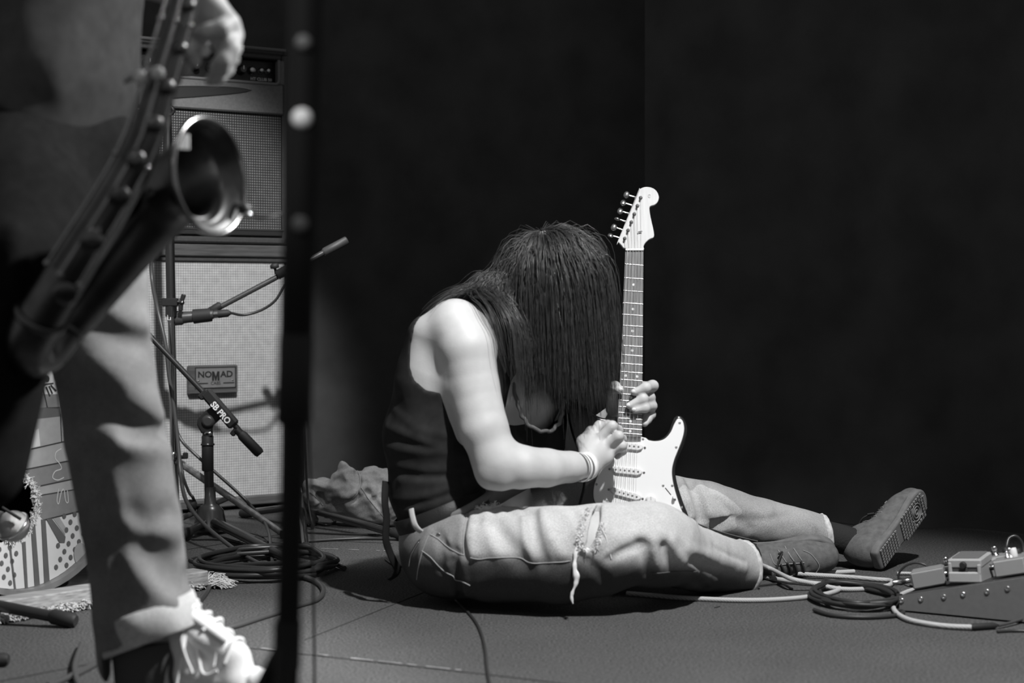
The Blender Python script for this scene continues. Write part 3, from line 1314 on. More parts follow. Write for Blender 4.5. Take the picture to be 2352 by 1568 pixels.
seam([(989, 1227), (1010, 1240), (1024, 1252), (1045, 1266), (1065, 1275)], .0012, stitch_m)
seam([(969, 1264), (990, 1280), (1008, 1300), (1025, 1314), (1040, 1322), (1046, 1331), (1060, 1334), (1080, 1344)], .0012, stitch_m)
seam([(1081, 1280), (1100, 1284), (1125, 1281), (1160, 1280), (1195, 1281), (1215, 1291), (1240, 1293), (1290, 1290), (1310, 1288)], .0012, stitch_m)
seam([(1494, 1315), (1520, 1315), (1560, 1311), (1600, 1312)], .0012, mat('dark_stitch', .10, .9))
seam([(985, 1230), (972, 1262), (962, 1300), (958, 1330)], .0012, stitch_m)
seam([(962, 1245), (945, 1275), (940, 1300)], .0012, stitch_m)
seam([(1075, 1180), (1066, 1215), (1064, 1250), (1066, 1275)], .0012, stitch_m)
seam([(1590, 1198), (1640, 1216), (1690, 1230), (1740, 1242)], .0018, mat('dark_stitch', .10, .9))
# rivets
for px, py in [(1007, 1228), (1023, 1187)]:
    h = jC.hit(px, py)
    if h:
        MB().lathe([(.005, 0), (.005, .002), (.003, .003), (.003, .002)], h, (-.2, -1, .1), 12).build('rivet', mat('dull_brass', .3, .4, metal=1.0), jeans, world=True)

# belt loops: pale denim straps over the belt
bC = Caster(np.array([tuple(p) for p in mb.v]), np.array([f for f in mb.f if len(f) == 4]))
lp = [J(944, 1168, 3.845), J(947, 1185, 3.836), J(952, 1203, 3.83), J(960, 1215, 3.832), J(968, 1221, 3.836)]
MB().tube(spline(lp, 6), .0022, 6, flat=(Vector((1, -.3, .35)), 3.2)).build('belt_loop', mat('loop_denim', .42, .9), jeans, world=True)
# hem bands at the cuffs
def hem(o, n, pts_r, name):
    ringp = section_ring(jF_hem, o, n, 40)
    return ringp


def cuff_ring(axis_pts, o, n, r, w, name):
    n = Vector(n).normalized()
    x = n.orthogonal().normalized()
    y = n.cross(x)
    vs, fs = [], []
    M = 44
    rr_ = random.Random(5)
    wob = [rr_.uniform(-.0015, .0015) for _ in range(M)]
    for s, g in ((-w, -.002), (-w, .0028), (-.002, .0035), (.001, .001), (.0, -.004)):
        for i in range(M):
            a = 2 * math.pi * i / M
            d = x * math.cos(a) + y * math.sin(a)
            vs.append(Vector(o) + n * s + d * (r + g + wob[i] * (1 if s > -w else .3)))
    for k in range(4):
        for i in range(M):
            j = (i + 1) % M
            fs.append((k * M + i, k * M + j, (k + 1) * M + j, (k + 1) * M + i))
    return MB().add(vs, fs, True).build(name, mat('hem_denim', .50, .9, noise=.3, nscale=90), jeans, world=True)


cuff_ring(None, J(1706, 1304, 4.166), cutR, .0665, .013, 'hem')
cuff_ring(None, J(1897, 1224, 4.461), cutL, .0485, .016, 'hem')

# frayed threads round the tears
def fray(path, n, length, r, spread, seed, C=None, name='frayed_threads', down=.6, m=None):
    rg = random.Random(seed)
    P = (C or jC).path(path, .001, 8)
    mb = MB()
    for _ in range(n):
        p = P[rg.randrange(len(P))] + Vector([rg.gauss(0, .0022) for _ in range(3)])
        d = Vector((rg.gauss(0, 1), -abs(rg.gauss(.5, .5)), rg.gauss(0, 1)))
        L = length * rg.uniform(.4, 1.3)
        pts = [p]
        for k in range(4):
            d = (d.normalized() + Vector((rg.gauss(0, spread), rg.gauss(0, spread * .5), rg.gauss(-down, spread)))).normalized()
            pts.append(pts[-1] + d * L / 4)
        mb.tube(pts, r * rg.uniform(.6, 1.3), 4, cap=False)
    o = mb.build(name, m or thread_m, jeans, world=True)
    o['kind'] = 'stuff'
    return o


fray([(1352, 1168), (1340, 1195), (1334, 1215), (1332, 1240), (1334, 1255), (1340, 1262)], 420, .010, .0007, .8, 1, down=.1)
fray([(1384, 1205), (1380, 1225), (1374, 1245), (1366, 1260)], 200, .009, .0006, .8, 2, down=.2)
fray([(1362, 1150), (1376, 1146), (1390, 1154)], 220, .014, .0007, .8, 3, down=.0)
fray([(1100, 1166), (1116, 1170), (1130, 1166), (1146, 1160), (1162, 1150)], 200, .015, .0007, .8, 4, down=.0)
# long hanging strips of torn cloth
tag_pts = [(1341, 1246, 3.718), (1327, 1262, 3.712), (1321, 1285, 3.708), (1320, 1305, 3.707), (1324, 1325, 3.707), (1322, 1342, 3.707),
           (1315, 1360, 3.707), (1313, 1372, 3.707), (1316, 1386, 3.707)]
P = spline([J(*p) for p in tag_pts], 6)
n = len(P)
mb = MB().tube(P, [(.0060 + .0018 * math.sin(i * .33) + .0008 * math.sin(i * .9)) * (1 - .85 * (i / n) ** 3) for i in range(n)], 7, flat=(Vector((0, 1, 0)), .45))
mb.build('torn_strip', thread_m, jeans, world=True)
mb = MB()
mb.tube(spline([J(*p) for p in [(1380, 1210, 3.715), (1389, 1228, 3.712), (1397, 1250, 3.713), (1404, 1282, 3.715)]], 6), .0013, 5)
mb.tube(spline([J(*p) for p in [(1345, 1258, 3.718), (1352, 1262, 3.715), (1366, 1262, 3.712), (1375, 1256, 3.715)]], 6), .003, 5)
mb.build('loose_thread', thread_m, jeans, world=True)

# ---- wristband and ring
wo, wd = J(1338, 1072, 3.915), (J(1350, 1068, 3.93) - J(1310, 1073, 3.88)).normalized()


def band_ring(o, n, r, w, th, name, m, parent, twist=0.0, sq=1.0):
    n = Vector(n).normalized()
    x = Vector((0, 0, 1)) - n * n.z
    x.normalize()
    y = n.cross(x)
    vs, fs = [], []
    M = 40
    for s, g in ((-w, 0), (-w, th), (w, th), (w, 0)):
        for i in range(M):
            a = 2 * math.pi * i / M
            d = x * math.cos(a) + y * math.sin(a) * sq
            vs.append(Vector(o) + n * (s + twist * math.cos(a)) + d * (r + g))
    for k in range(4):
        for i in range(M):
            j = (i + 1) % M
            l = (k + 1) % 4
            fs.append((k * M + i, k * M + j, l * M + j, l * M + i))
    return MB().add(vs, fs, True).build(name, m, parent, world=True)


white_band = mat('white_paper_band', .8, .5)
wb = band_ring(J(1346, 1071, 3.922), wd + Vector((0, 0, .22)), .0315, .0085, .001, 'wristband', white_band, guitarist, .005)
band_ring(J(1334, 1073, 3.909), wd + Vector((0, 0, -.10)), .0325, .0035, .001, 'wristband', white_band, guitarist, -.004)
band_ring(J(1490, 913, 4.125), Vector((.3, .95, 0)), .0128, .002, .0012, 'finger_ring', mat('silver_ring', .7, .2, metal=1.0), guitarist)

# ---- pocket object: dark wallet edge and phone bump at the waist is left out; folded fly of the waistband
MB().tube(spline([J(*p) for p in [(1015, 1200, 3.862), (1050, 1180, 3.85), (1090, 1158, 3.85), (1118, 1140, 3.87), (1125, 1128, 3.9), (1120, 1128, 3.93)]], 6),
          .0085, 8, flat=(Vector((0, 1, 0)), .5)).build('waistband', mat('band_denim', .17, .9, noise=.15), jeans, world=True)

# ---- shoes
def shoe(name, heel, t, up, L=.285, lacing=True, tread=True):
    """upper, sole with tread, toe cap, laces; heel = centre of the sole's heel end"""
    t = Vector(t).normalized()
    up = Vector(up)
    up = (up - t * up.dot(t)).normalized()
    w = t.cross(up)
    M = frame(heel, t, w)     # x forward, y across, z = x cross y
    zdir = t.cross(w)
    s = 1.0 if zdir.dot(up) > 0 else -1.0

    def p(x, y, z):
        return M @ Vector((x * L, y * L, s * z * L))
    root = MB()
    f = Field(.02)
    f.chain([(p(.13, 0, .19), .040), (p(.35, 0, .19), .043), (p(.60, 0, .155), .041), (p(.78, .01, .125), .036), (p(.88, .015, .11), .031)], k=.03)
    f.chain([(p(.13, 0, .13), .036), (p(.45, 0, .12), .036), (p(.72, .02, .10), .043), (p(.87, .015, .09), .033)], k=.03)
    f.chain([(p(.12, 0, .30), .036), (p(.26, 0, .33), .038)], k=.03)
    # opening for the ankle
    f.ell(p(.20, 0, .49), (.052, .034, .040), np.array(M.to_3x3()), k=.008, op='s')
    f.half(p(0, 0, .045), -up, k=.004)
    f.fold([p(.50, -.16, .16), p(.55, 0, .34), p(.50, .16, .16)], .006, -.003)
    f.fold([p(.74, -.15, .12), p(.70, 0, .29), p(.74, .15, .12)], .005, -.003)
    f.fold([p(.18, -.16, .08), p(.16, -.14, .30)], .004, -.002)
    f.fold([p(.18, .16, .08), p(.16, .14, .30)], .004, -.002)
    v, q = f.mesh('upper', .0035, relax=1)
    up_o = np_mesh(name, v, q, suede_m, guitarist)
    C = (v, q)
    # sole
    out = [(0.0, -.06), (.02, -.105), (.10, -.125), (.28, -.118), (.45, -.122), (.62, -.155), (.76, -.172), (.88, -.150), (.96, -.10), (1.0, -.01),
           (.985, .08), (.92, .145), (.80, .170), (.66, .160), (.50, .130), (.30, .122), (.10, .125), (.02, .10), (0.0, .06)]
    outl = spline2([(a * L, b * L) for a, b in out], 4)
    T = M @ Matrix.Diagonal((1, 1, s, 1))
    mb = MB().prism(outl, 0.0, .085 * L, .006, T)
    so = mb.build('sole', sole_m, up_o, world=True)
    if tread:
        tb = MB()
        R3 = M.to_3x3()
        for i in range(22):
            x = .06 + i * .041
            hw = .095 if x < .5 else .135
            if x > .9:
                hw = .08
            ny = 6 if x < .5 else 8
            for j in range(ny):
                y = -hw + 2 * hw * (j + .5) / ny
                if (x - .76) ** 2 + y * y < .098 ** 2 or (.36 < x < .44):
                    continue
                tb.box(p(x, y, -.006), (.030 * L, hw / ny * 1.25 * L, .016 * L), R3)
        for r_ in (.085, .055, .025):
            pts = [p(.76 + r_ * math.cos(a), r_ * math.sin(a), -.004) for a in [2 * math.pi * k / 28 for k in range(28)]]
            tb.tube(pts, .0022, 6, closed=True)
        o = tb.build('tread', mat('tread_rubber', .16, .7), so, world=True)
        o['kind'] = 'stuff'
    # stitched toe line, laces
    tr = BVHTree.FromPolygons([tuple(a) for a in v], [tuple(int(i) for i in a) for a in q])

    def onto(x, y, lift=.001):
        o = p(x, y, .75)
        h = tr.ray_cast(o, -up)
        return h[0] + h[1] * lift if h[0] is not None else p(x, y, .3)
    for nm, pts in (('stitching', [(.66, -.14), (.74, -.10), (.80, 0), (.74, .10), (.66, .14)]),
                    ('stitching', [(.36, -.15), (.42, -.075), (.66, -.06)]), ('stitching', [(.36, .15), (.42, .075), (.66, .06)])):
        pp = [onto(a, b) for a, b in [(q_.x, q_.y) for q_ in spline([Vector((a, b, 0)) for a, b in pts], 5)]]
        MB().tube(pp, .0013, 5).build(nm, mat('suede_stitch', .24, .9), up_o, world=True)
    for k in range(5):
        x = .38 + k * .062
        pp = [onto(x, -.075, .003), onto(x + .02, -.03, .005), onto(x + .025, .03, .005), onto(x, .075, .003)]
        MB().tube(spline(pp, 4), .0028, 6).build('lace', lace_m, up_o, world=True)
    for sd in (-1, 1):
        pp = [onto(.37, .02 * sd, .005), onto(.40, .10 * sd, .012), onto(.47, .14 * sd, .006), onto(.43, .17 * sd, .004)]
        MB().tube(spline(pp, 5), .0024, 6).build('lace', lace_m, up_o, world=True)
    for sd in (-1, 1):
        for k in range(3):
            x = .47 + k * .07
            pp = [onto(x + .03, .08 * sd), onto(x, .12 * sd), onto(x - .03, .155 * sd)]
            MB().tube(spline(pp, 4), .0016, 5).build('side_stripe', mat('suede_stitch', .24, .9), up_o, world=True)
    return up_o


shoe('shoe', J(2020, 1290, 4.375), (.57, .62, .50), (-.75, .66, .05))
shoe('shoe', J(1664, 1272, 4.36), (1, .02, .05), (.0, -.90, -.42), tread=False)
# sock
mb = MB().tube(spline([J(1870, 1226, 4.452), J(1910, 1232, 4.462), (J(1950, 1243, 4.467)), J(1982, 1256, 4.468)], 6), .0385, 20)
mb.build('sock', sock_m, guitarist, world=True)
mb = MB().tube(spline([J(1690, 1296, 4.16), J(1712, 1290, 4.26), J(1722, 1280, 4.33)], 6), .040, 18)
mb.build('sock', sock_m, guitarist, world=True)

# ---- hair: strands from the crown, over the skull, hanging to the guitar
hair_m = mat('dark_hair', 0.045, 0.36, spec=0.6, noise=0.35, nscale=60)


def grow_hair():
    rg = np.random.default_rng(11)
    N = 10500
    wpt = J(1235, 508, 4.0)
    A = np.array(RH)
    rad = np.array([.108, .079, .100]) + .004
    hc = np.array(HC)
    d = rg.normal(size=(N * 4, 3))
    d /= np.linalg.norm(d, axis=1)[:, None]
    loc = d @ A
    ok = (loc[:, 2] < .35) & ~((loc[:, 0] < -.6) & (loc[:, 2] > .0))
    d = d[ok][:N]
    n = len(d)
    loc = d @ A
    root = hc + (loc * rad) @ A.T
    nrm = (loc / rad) @ A.T
    nrm /= np.linalg.norm(nrm, axis=1)[:, None]
    wv = np.array((wpt - HC).normalized())
    tang = d - wv * .8
    tang -= nrm * (tang * nrm).sum(1)[:, None]
    tang /= np.linalg.norm(tang, axis=1)[:, None] + 1e-6
    ncl = 260
    cen = d[rg.integers(0, n, ncl)]
    cl = np.argmax(d @ cen.T, axis=1)
    drift = rg.normal(size=(ncl, 3)) * np.array([.10, .10, .0])
    S = 26
    step = .022
    pos = root + nrm * .001
    out = [pos.copy()]
    v = tang * 1.0
    g = np.array([.05, 0, -1.0])
    off = np.abs(rg.normal(size=n)) * .007 + .001
    fly = rg.random(n) < .03
    off[fly] += rg.random(fly.sum()) * .02
    caps = [(np.array(J(1030, 770, 4.03)), np.array(J(1180, 690, 4.02)), .072), (np.array(J(1078, 800, 3.94)), np.array(J(1004, 1000, 3.94)), .126),
            (np.array(J(1078, 800, 3.94)), np.array(J(1235, 820, 4.2)), .090), (np.array(J(1060, 760, 3.86)), np.array(J(1090, 890, 3.81)), .070)]
    for s in range(S):
        pxn = 1176 + FPX * pos[:, 0] / pos[:, 1]
        g = np.stack([.02 + .045 * np.clip((pxn - 1230) / 150, 0, 1), np.zeros(n), -np.ones(n)], 1)
        w = .30 + .30 * min(1.0, s / 5.0)
        v = v * (1 - w) + g * w + drift[cl] * .10 + rg.normal(size=(n, 3)) * (.03 + .05 * fly[:, None])
        v /= np.linalg.norm(v, axis=1)[:, None]
        pos = pos + v * step
        q = (pos - hc) @ A
        rr_ = rad + off[:, None]
        k = np.linalg.norm(q / rr_, axis=1)
        ins = k < 1
        q[ins] /= k[ins][:, None]
        pos = hc + q @ A.T
        for a, b, r in caps:
            ba = b - a
            h = np.clip(((pos - a) @ ba) / (ba @ ba), 0, 1)
            c = a + h[:, None] * ba
            dv = pos - c
            dl = np.linalg.norm(dv, axis=1)
            ins = dl < r + off
            pos[ins] = c[ins] + dv[ins] / dl[ins][:, None] * (r + off[ins])[:, None]
        v = pos - out[-1]
        v /= np.linalg.norm(v, axis=1)[:, None] + 1e-9
        out.append(pos.copy())
    P = np.stack(out, 1)
    # cut to the lengths worn: short on the nape, long over the face
    pxs = 1176 + FPX * P[:, :, 0] / P[:, :, 1]
    lim_y = np.interp(pxs, [980, 1040, 1085, 1130, 1180, 1230, 1290, 1350, 1385, 1420, 1460], [690, 705, 735, 800, 848, 870, 884, 888, 872, 846, 830])
    lim_z = .70 - (lim_y - 690) / 3920.0 * P[:, :, 1]
    lim_z = lim_z + (.016 - rg.exponential(.020, n) + np.abs(rg.normal(size=n)) * .03)[:, None] + (rg.normal(size=ncl) * .014)[cl][:, None]
    below = P[:, :, 2] < lim_z
    first = np.where(below.any(1), below.argmax(1), S)
    first = np.maximum(first, 3)
    M = 15
    t = np.linspace(0, 1, M)[None, :] * first[:, None]
    i0 = np.minimum(t.astype(int), S - 1)
    fr = (t - i0)[:, :, None]
    ar = np.arange(n)[:, None]
    return P[ar, i0] * (1 - fr) + P[ar, i0 + 1] * fr, rg


hp, hrg = grow_hair()
n, m, _ = hp.shape
t = np.gradient(hp, axis=1)
t /= np.linalg.norm(t, axis=2)[:, :, None] + 1e-9
ref = hrg.normal(size=(n, 1, 3))
x = ref - t * (ref * t).sum(2)[:, :, None]
x /= np.linalg.norm(x, axis=2)[:, :, None] + 1e-9
y = np.cross(t, x)
wid = (np.linspace(1, .35, m) * .00068)[None, :, None] * (hrg.random((n, 1, 1)) * .8 + .6)
ringv = np.stack([hp + (x * math.cos(a) + y * math.sin(a)) * wid for a in (0, 2.094, 4.189)], 2)   # n,m,3,3
V = ringv.reshape(-1, 3)
bi = (np.arange(n)[:, None, None] * m + np.arange(m - 1)[None, :, None]) * 3
k0 = np.arange(3)[None, None, :]
k1 = (k0 + 1) % 3
Q = np.stack([bi + k0, bi + k1, bi + 3 + k1, bi + 3 + k0], -1).reshape(-1, 4)
hair = np_mesh('hair', V, Q, hair_m, guitarist)
hair['kind'] = 'stuff'

# ---- strap end hanging behind the back
P = spline([J(*p) for p in [(886, 1105, 3.92), (884, 1150, 3.90), (888, 1190, 3.895), (886, 1235, 3.89), (893, 1262, 3.895), (905, 1290, 3.90),
                            (913, 1308, 3.91), (906, 1322, 3.915), (893, 1331, 3.92)]], 8)
n = len(P)
mb = MB().tube(P, [.0018] * n, 8, flat=(Vector((1, .6, 0)), 5.0))
st = mb.build('guitar_strap', mat('strap_leather', .010, .75, spec=.15), None)
origin_to(st, P[0])
tag(st, 'narrow black leather guitar strap end dangling behind the seated person to the carpet', 'strap')
# ------------------------------------------------------------------ the electric guitar
LEAN = math.radians(10)
g_o = W(1457, 572, 4.162)
g_x = Vector((1, 0, 0))
g_y = Vector((0, math.sin(LEAN), math.cos(LEAN)))       # towards the head
g_z = g_x.cross(g_y)                                     # out of the front
GM = Matrix.Identity(4)
for i_, a_ in enumerate((g_x, g_y, g_z)):
    GM[0][i_], GM[1][i_], GM[2][i_] = a_
GM[0][3], GM[1][3], GM[2][3] = g_o
GI = GM.inverted()


def G(px, py, w=0.0):
    """guitar-plane coordinates of a spot of the instrument, w above the fretboard plane"""
    o = GI @ Vector((0, 0, CAM_H))
    p = GI @ W(px, py, 4.1)
    d = p - o
    t = (w - o.z) / d.z
    q = o + d * t
    return Vector((q.x, q.y, w))


gbase = GM @ G(1450, 1330, -.04)
GR = Matrix((g_x, g_y, g_z)).transposed()
guitar = thing('electric_guitar', 'sunburst electric guitar with white pickguard and maple neck held upright by seated person',
               'guitar', gbase, GR)
OFF = GI @ gbase


def g2(px, py, w=0.0):
    return G(px, py, w) - OFF


def gp(pts, w, per=5, closed=True):
    L = [g2(a, b, w) for a, b in pts]
    if per <= 1:
        return [(p.x, p.y) for p in L]
    return spline2([(p.x, p.y) for p in L], per, closed)


zo = -OFF.z
TOPW = -.014      # body top
body_px = [(1477, 1004), (1487, 1008), (1505, 1010), (1522, 1005), (1536, 990), (1543, 972), (1549, 958), (1558, 953), (1569, 957), (1577, 970), (1580, 988),
           (1576, 1010), (1565, 1035), (1556, 1058), (1552, 1082), (1556, 1110), (1568, 1148), (1582, 1184), (1592, 1215), (1598, 1250), (1592, 1288),
           (1565, 1318), (1515, 1334), (1455, 1338), (1390, 1330), (1340, 1305), (1314, 1265), (1312, 1220), (1326, 1165), (1338, 1115), (1338, 1070),
           (1326, 1030), (1312, 990), (1304, 945), (1304, 905), (1312, 882), (1326, 873), (1337, 880), (1341, 900), (1346, 922), (1357, 942), (1378, 957),
           (1402, 960), (1416, 956), (1419, 975), (1420, 1004)]
sun_m = bpy.data.materials.new('sunburst_lacquer')
sun_m.use_nodes = True
nt = sun_m.node_tree
bs = nt.nodes['Principled BSDF']
bs.inputs['Roughness'].default_value = 0.22
bs.inputs['Coat Weight'].default_value = 1.0
bs.inputs['Coat Roughness'].default_value = 0.05
at = nt.nodes.new('ShaderNodeAttribute')
at.attribute_name = 'rim'
tc = nt.nodes.new('ShaderNodeTexCoord')
mp = nt.nodes.new('ShaderNodeMapping')
mp.inputs['Scale'].default_value = (60, 5, 5)
nz = nt.nodes.new('ShaderNodeTexNoise')
nz.inputs['Scale'].default_value = 1.5
nt.links.new(tc.outputs['Object'], mp.inputs['Vector'])
nt.links.new(mp.outputs['Vector'], nz.inputs['Vector'])
mr = nt.nodes.new('ShaderNodeMapRange')
mr.inputs['From Min'].default_value = 0.012
mr.inputs['From Max'].default_value = 0.045
mr.inputs['To Min'].default_value = 0.012
mr.inputs['To Max'].default_value = 0.30
nt.links.new(at.outputs['Fac'], mr.inputs['Value'])
mm = nt.nodes.new('ShaderNodeMath')
mm.operation = 'MULTIPLY'
ma = nt.nodes.new('ShaderNodeMath')
ma.operation = 'MULTIPLY_ADD'
ma.inputs[1].default_value = .9
ma.inputs[2].default_value = .55
nt.links.new(nz.outputs['Fac'], ma.inputs[0])
nt.links.new(mr.outputs['Result'], mm.inputs[0])
nt.links.new(ma.outputs[0], mm.inputs[1])
nt.links.new(mm.outputs[0], bs.inputs['Base Color'])

outl = gp(body_px, TOPW, 4)
# the top is a fine grid clipped to the outline so that the burst can follow the rim
mb = MB().prism(outl, zo - .058, zo + TOPW, .007, None, 4)
gb = mb.build('body', sun_m, guitar)
# replace the flat top by rings shrinking inwards
me = gb.data
import bmesh
bm = bmesh.new()
bm.from_mesh(me)
top = max(bm.faces, key=lambda f: (f.calc_center_median().z + f.calc_area()) if f.normal.z > .9 else -9)
cur = [top]
for k in range(9):
    r_ = bmesh.ops.inset_region(bm, faces=cur, thickness=.005, depth=0, use_even_offset=False)
bm.normal_update()
bmesh.ops.triangulate(bm, faces=[f for f in bm.faces if len(f.verts) > 4])
O2 = np.array(outl)
lay = bm.verts.layers.float.new('rim')
for v in bm.verts:
    A_, B_ = O2, np.roll(O2, -1, 0)
    e = B_ - A_
    q = np.array((v.co.x, v.co.y)) - A_
    h = np.clip((q * e).sum(1) / ((e * e).sum(1) + 1e-12), 0, 1)
    v[lay] = float(np.sqrt(((q - e * h[:, None]) ** 2).sum(1).min())) if v.co.z > zo + TOPW - .02 else 0.0
bm.to_mesh(me)
bm.free()

white_m = mat('pickguard_plastic', .80, .35, spec=.5)
guard_px = [(1476, 1004), (1490, 1011), (1508, 1013), (1526, 1008), (1540, 993), (1548, 975), (1556, 962), (1563, 962), (1569, 970), (1571, 988), (1566, 1010),
            (1556, 1036), (1547, 1060), (1543, 1084), (1547, 1114), (1558, 1152), (1572, 1188), (1582, 1218), (1584, 1240), (1574, 1252), (1550, 1236),
            (1525, 1212), (1502, 1194), (1480, 1182), (1440, 1176), (1398, 1176), (1384, 1170), (1372, 1160), (1364, 1145), (1364, 1120), (1372, 1095),
            (1392, 1060), (1408, 1030), (1418, 1004)]
pg = MB().prism(gp(guard_px, TOPW, 4), zo + TOPW, zo + TOPW + .0025, .0008, None, 2).build('pickguard', white_m, guitar)
bk = MB().prism(gp([(1475, 1003), (1491, 1009.5), (1508, 1011.5), (1525, 1006.5), (1538.5, 992), (1546.5, 974), (1555.5, 960), (1564, 960), (1570.5, 969.5), (1572.7, 988), (1567.7, 1010.7),
                (1557.6, 1036.6), (1548.7, 1060.5), (1544.8, 1084), (1548.8, 1113.6), (1559.8, 1151.4), (1573.8, 1187.4), (1583.8, 1217.8), (1585.6, 1241), (1574, 1254),
                (1549, 1237.6), (1524, 1213.6), (1501, 1196), (1480, 1184), (1440, 1178), (1398, 1178), (1383, 1172), (1370.5, 1161), (1362, 1145.5), (1362, 1120),
                (1370, 1094), (1390.4, 1059), (1406.4, 1029), (1416.5, 1003)], TOPW, 4), zo + TOPW, zo + TOPW + .0012, 0, None)
bk.build('pickguard_edge', mat('pickguard_black_ply', .03, .5), pg)

wood_m = mat('maple', .62, .3, spec=.5, noise=.10, nscale=3, stretch=(40, 3, 3), coat=.6)
fret_board_m = mat('rosewood', .17, .5, spec=.4, noise=.35, nscale=3, stretch=(60, 4, 4))
# headstock
head_px = [(1437, 571), (1428, 564), (1421, 556), (1421, 551), (1466, 441), (1470, 434), (1478, 430), (1488, 429), (1500, 432), (1509, 440), (1513.5, 452), (1511, 463),
           (1504, 470), (1495, 473), (1492, 477), (1493, 490), (1497, 510), (1501, 528), (1502, 544), (1492, 549), (1483, 557), (1478, 566), (1477, 573)]
hw = -.006
ho = gp(head_px, hw, 1)
ho2 = spline2(ho, 3)
hs = MB().prism(ho2, zo + hw - .014, zo + hw, .0015, None, 2).build('headstock', wood_m, guitar)
# neck with rounded back, fretboard
L0, R0 = g2(1436.5, 573, 0), g2(1477.8, 576, 0)
L1, R1 = g2(1419.5, 999, 0), g2(1474.5, 1003, 0)
mb = MB()
vs, fs = [], []
N = 12
for i in range(N + 1):
    t_ = i / N
    a, b = L0.lerp(L1, t_), R0.lerp(R1, t_)
    for k in range(9):
        an = math.pi * k / 8
        c = (a + b) / 2
        hwid = (b - a).length / 2
        vs.append(c - (b - a).normalized() * hwid * math.cos(an) + Vector((0, 0, -.004 - .019 * math.sin(an))))
for i in range(N):
    for k in range(8):
        q = i * 9 + k
        fs.append((q, q + 1, q + 10, q + 9))
    fs.append((i * 9 + 8, i * 9, i * 9 + 9, i * 9 + 17))
mb.add(vs, fs)
neck = mb.build('neck', wood_m, guitar)
fbp = [L0, R0, R1, (L1 + R1) / 2 + Vector((0, -.003, 0)), L1]
fb = MB().prism([(p.x, p.y) for p in fbp], zo - .0055, zo, .0008, None, 1).build('fretboard', fret_board_m, guitar)
nk = (L0 + R0) / 2
br = (L1 + R1) / 2
ax = (br - nk).normalized()                      # from nut to bridge
sd = (R0 - L0).normalized()
scale_len = (g2(1438, 1137, 0) - g2(1457, 574, 0)).length / .935
steel = mat('nickel', .62, .22, metal=1.0)
bone = mat('bone_nut', .8, .4)
MB().box(nk + Vector((0, .001, .0008)), ((R0 - L0).length, .005, .006), None, .001).build('nut', bone, guitar)


def at_fret(d, w):
    """left, right points on the fretboard at distance d from the nut"""
    t_ = d / (br - nk).length
    return L0.lerp(L1, t_) + Vector((0, 0, w)), R0.lerp(R1, t_) + Vector((0, 0, w))


frd = [scale_len * (1 - 2 ** (-n_ / 12)) for n_ in range(22)]
for n_ in range(1, 22):
    a, b = at_fret(frd[n_], .0005)
    MB().tube([a, b], .0011, 6).build('fret', steel, guitar)
dot_m = mat('pearl_dot', .75, .35)
for n_ in (3, 5, 7, 9, 15, 17, 19, 21):
    d_ = (frd[n_] + frd[n_ - 1]) / 2
    a, b = at_fret(d_, 0)
    MB().lathe([(.0033, -.001), (.0033, .0004), (.0028, .0006)], (a + b) / 2, (0, 0, 1), 14).build('fret_marker', dot_m, guitar)
a, b = at_fret((frd[12] + frd[11]) / 2, 0)
for t_ in (.24, .76):
    MB().lathe([(.0033, -.001), (.0033, .0004), (.0028, .0006)], a.lerp(b, t_), (0, 0, 1), 14).build('fret_marker', dot_m, guitar)
# strings
post_px = [(1435, 547.5), (1442.5, 529), (1450, 510), (1457, 491.5), (1464, 472.5), (1471.5, 454)]
string_m = mat('steel_string', .45, .35, spec=.8)
bl, brr = g2(1404, 1188, .010), g2(1462, 1196, .010)
for i in range(6):
    t_ = (i + .35) / 5.7
    a = L0.lerp(R0, .1 + .16 * i) + Vector((0, 0, .0035))
    b = bl.lerp(brr, t_)
    pp = g2(*post_px[i], hw + .006)
    pts = [pp, a, b]
    MB().tube(pts, (.00065, .0006, .0005, .00045, .0004, .0004)[i], 5).build('string', string_m, guitar)
# tuning machines: post, bushing, shaft, button
for i, (px, py) in enumerate(post_px):
    o = g2(px, py, hw)
    t = MB().lathe([(.0045, 0), (.0045, .0012), (.0028, .0016), (.0028, .010), (.0022, .0115)], o, (0, 0, 1), 12)
    t = t.build('tuning_post', mat('dark_nickel', .25, .3, metal=1.0), guitar)
    d = (g2(1405, 540, 0) - g2(1421.5, 545, 0)).normalized()
    d = Vector((-.95, .30, 0)).normalized()
    e = o + d * .015 + Vector((0, 0, -.012))
    f_ = o + d * .0285 + Vector((0, 0, -.012))
    k = MB().tube([o + d * .006 + Vector((0, 0, -.012)), f_], .0021, 8)
    k.lathe([(.003, -.003), (.0035, 0)], e, d, 10)
    k.build('tuning_shaft', steel, t)
    rot = Matrix.Rotation([.9, .2, 1.4, .4, .5, .2][i], 3, d)
    zz = rot @ Vector((0, 0, 1))
    R3 = Matrix((d, zz.cross(d), zz)).transposed()
    MB().ball(f_ + d * .0065, 1, 14, (.0080, .0098, .0046), R3).build('tuning_button', steel, t)
# string tree, small round mark on the headstock tip
MB().box(g2(1470, 532, hw + .004), (.011, .003, .0015), Matrix.Rotation(.2, 3, 'Z'), .0005).build('string_tree', mat('dark_nickel', .25, .3, metal=1.0), guitar)
mk = MB().tube([g2(1491.5 + 3.4 * math.cos(x_), 450 + 3.8 * math.sin(x_), hw + .0003) for x_ in np.linspace(0, 6.0, 16)], .0004, 4)
mk.tube([g2(1490, 447, hw + .0003), g2(1491, 453, hw + .0003), g2(1493, 447, hw + .0003)], .0005, 4)
mk.build('headstock_mark', mat('mark_grey', .42, .6), hs)
# pickups
cover_m = mat('pickup_cover', .74, .4)
pole_m = mat('pole_piece', .35, .35, metal=1.0)
screw_m = mat('screw_steel', .30, .35, metal=1.0)


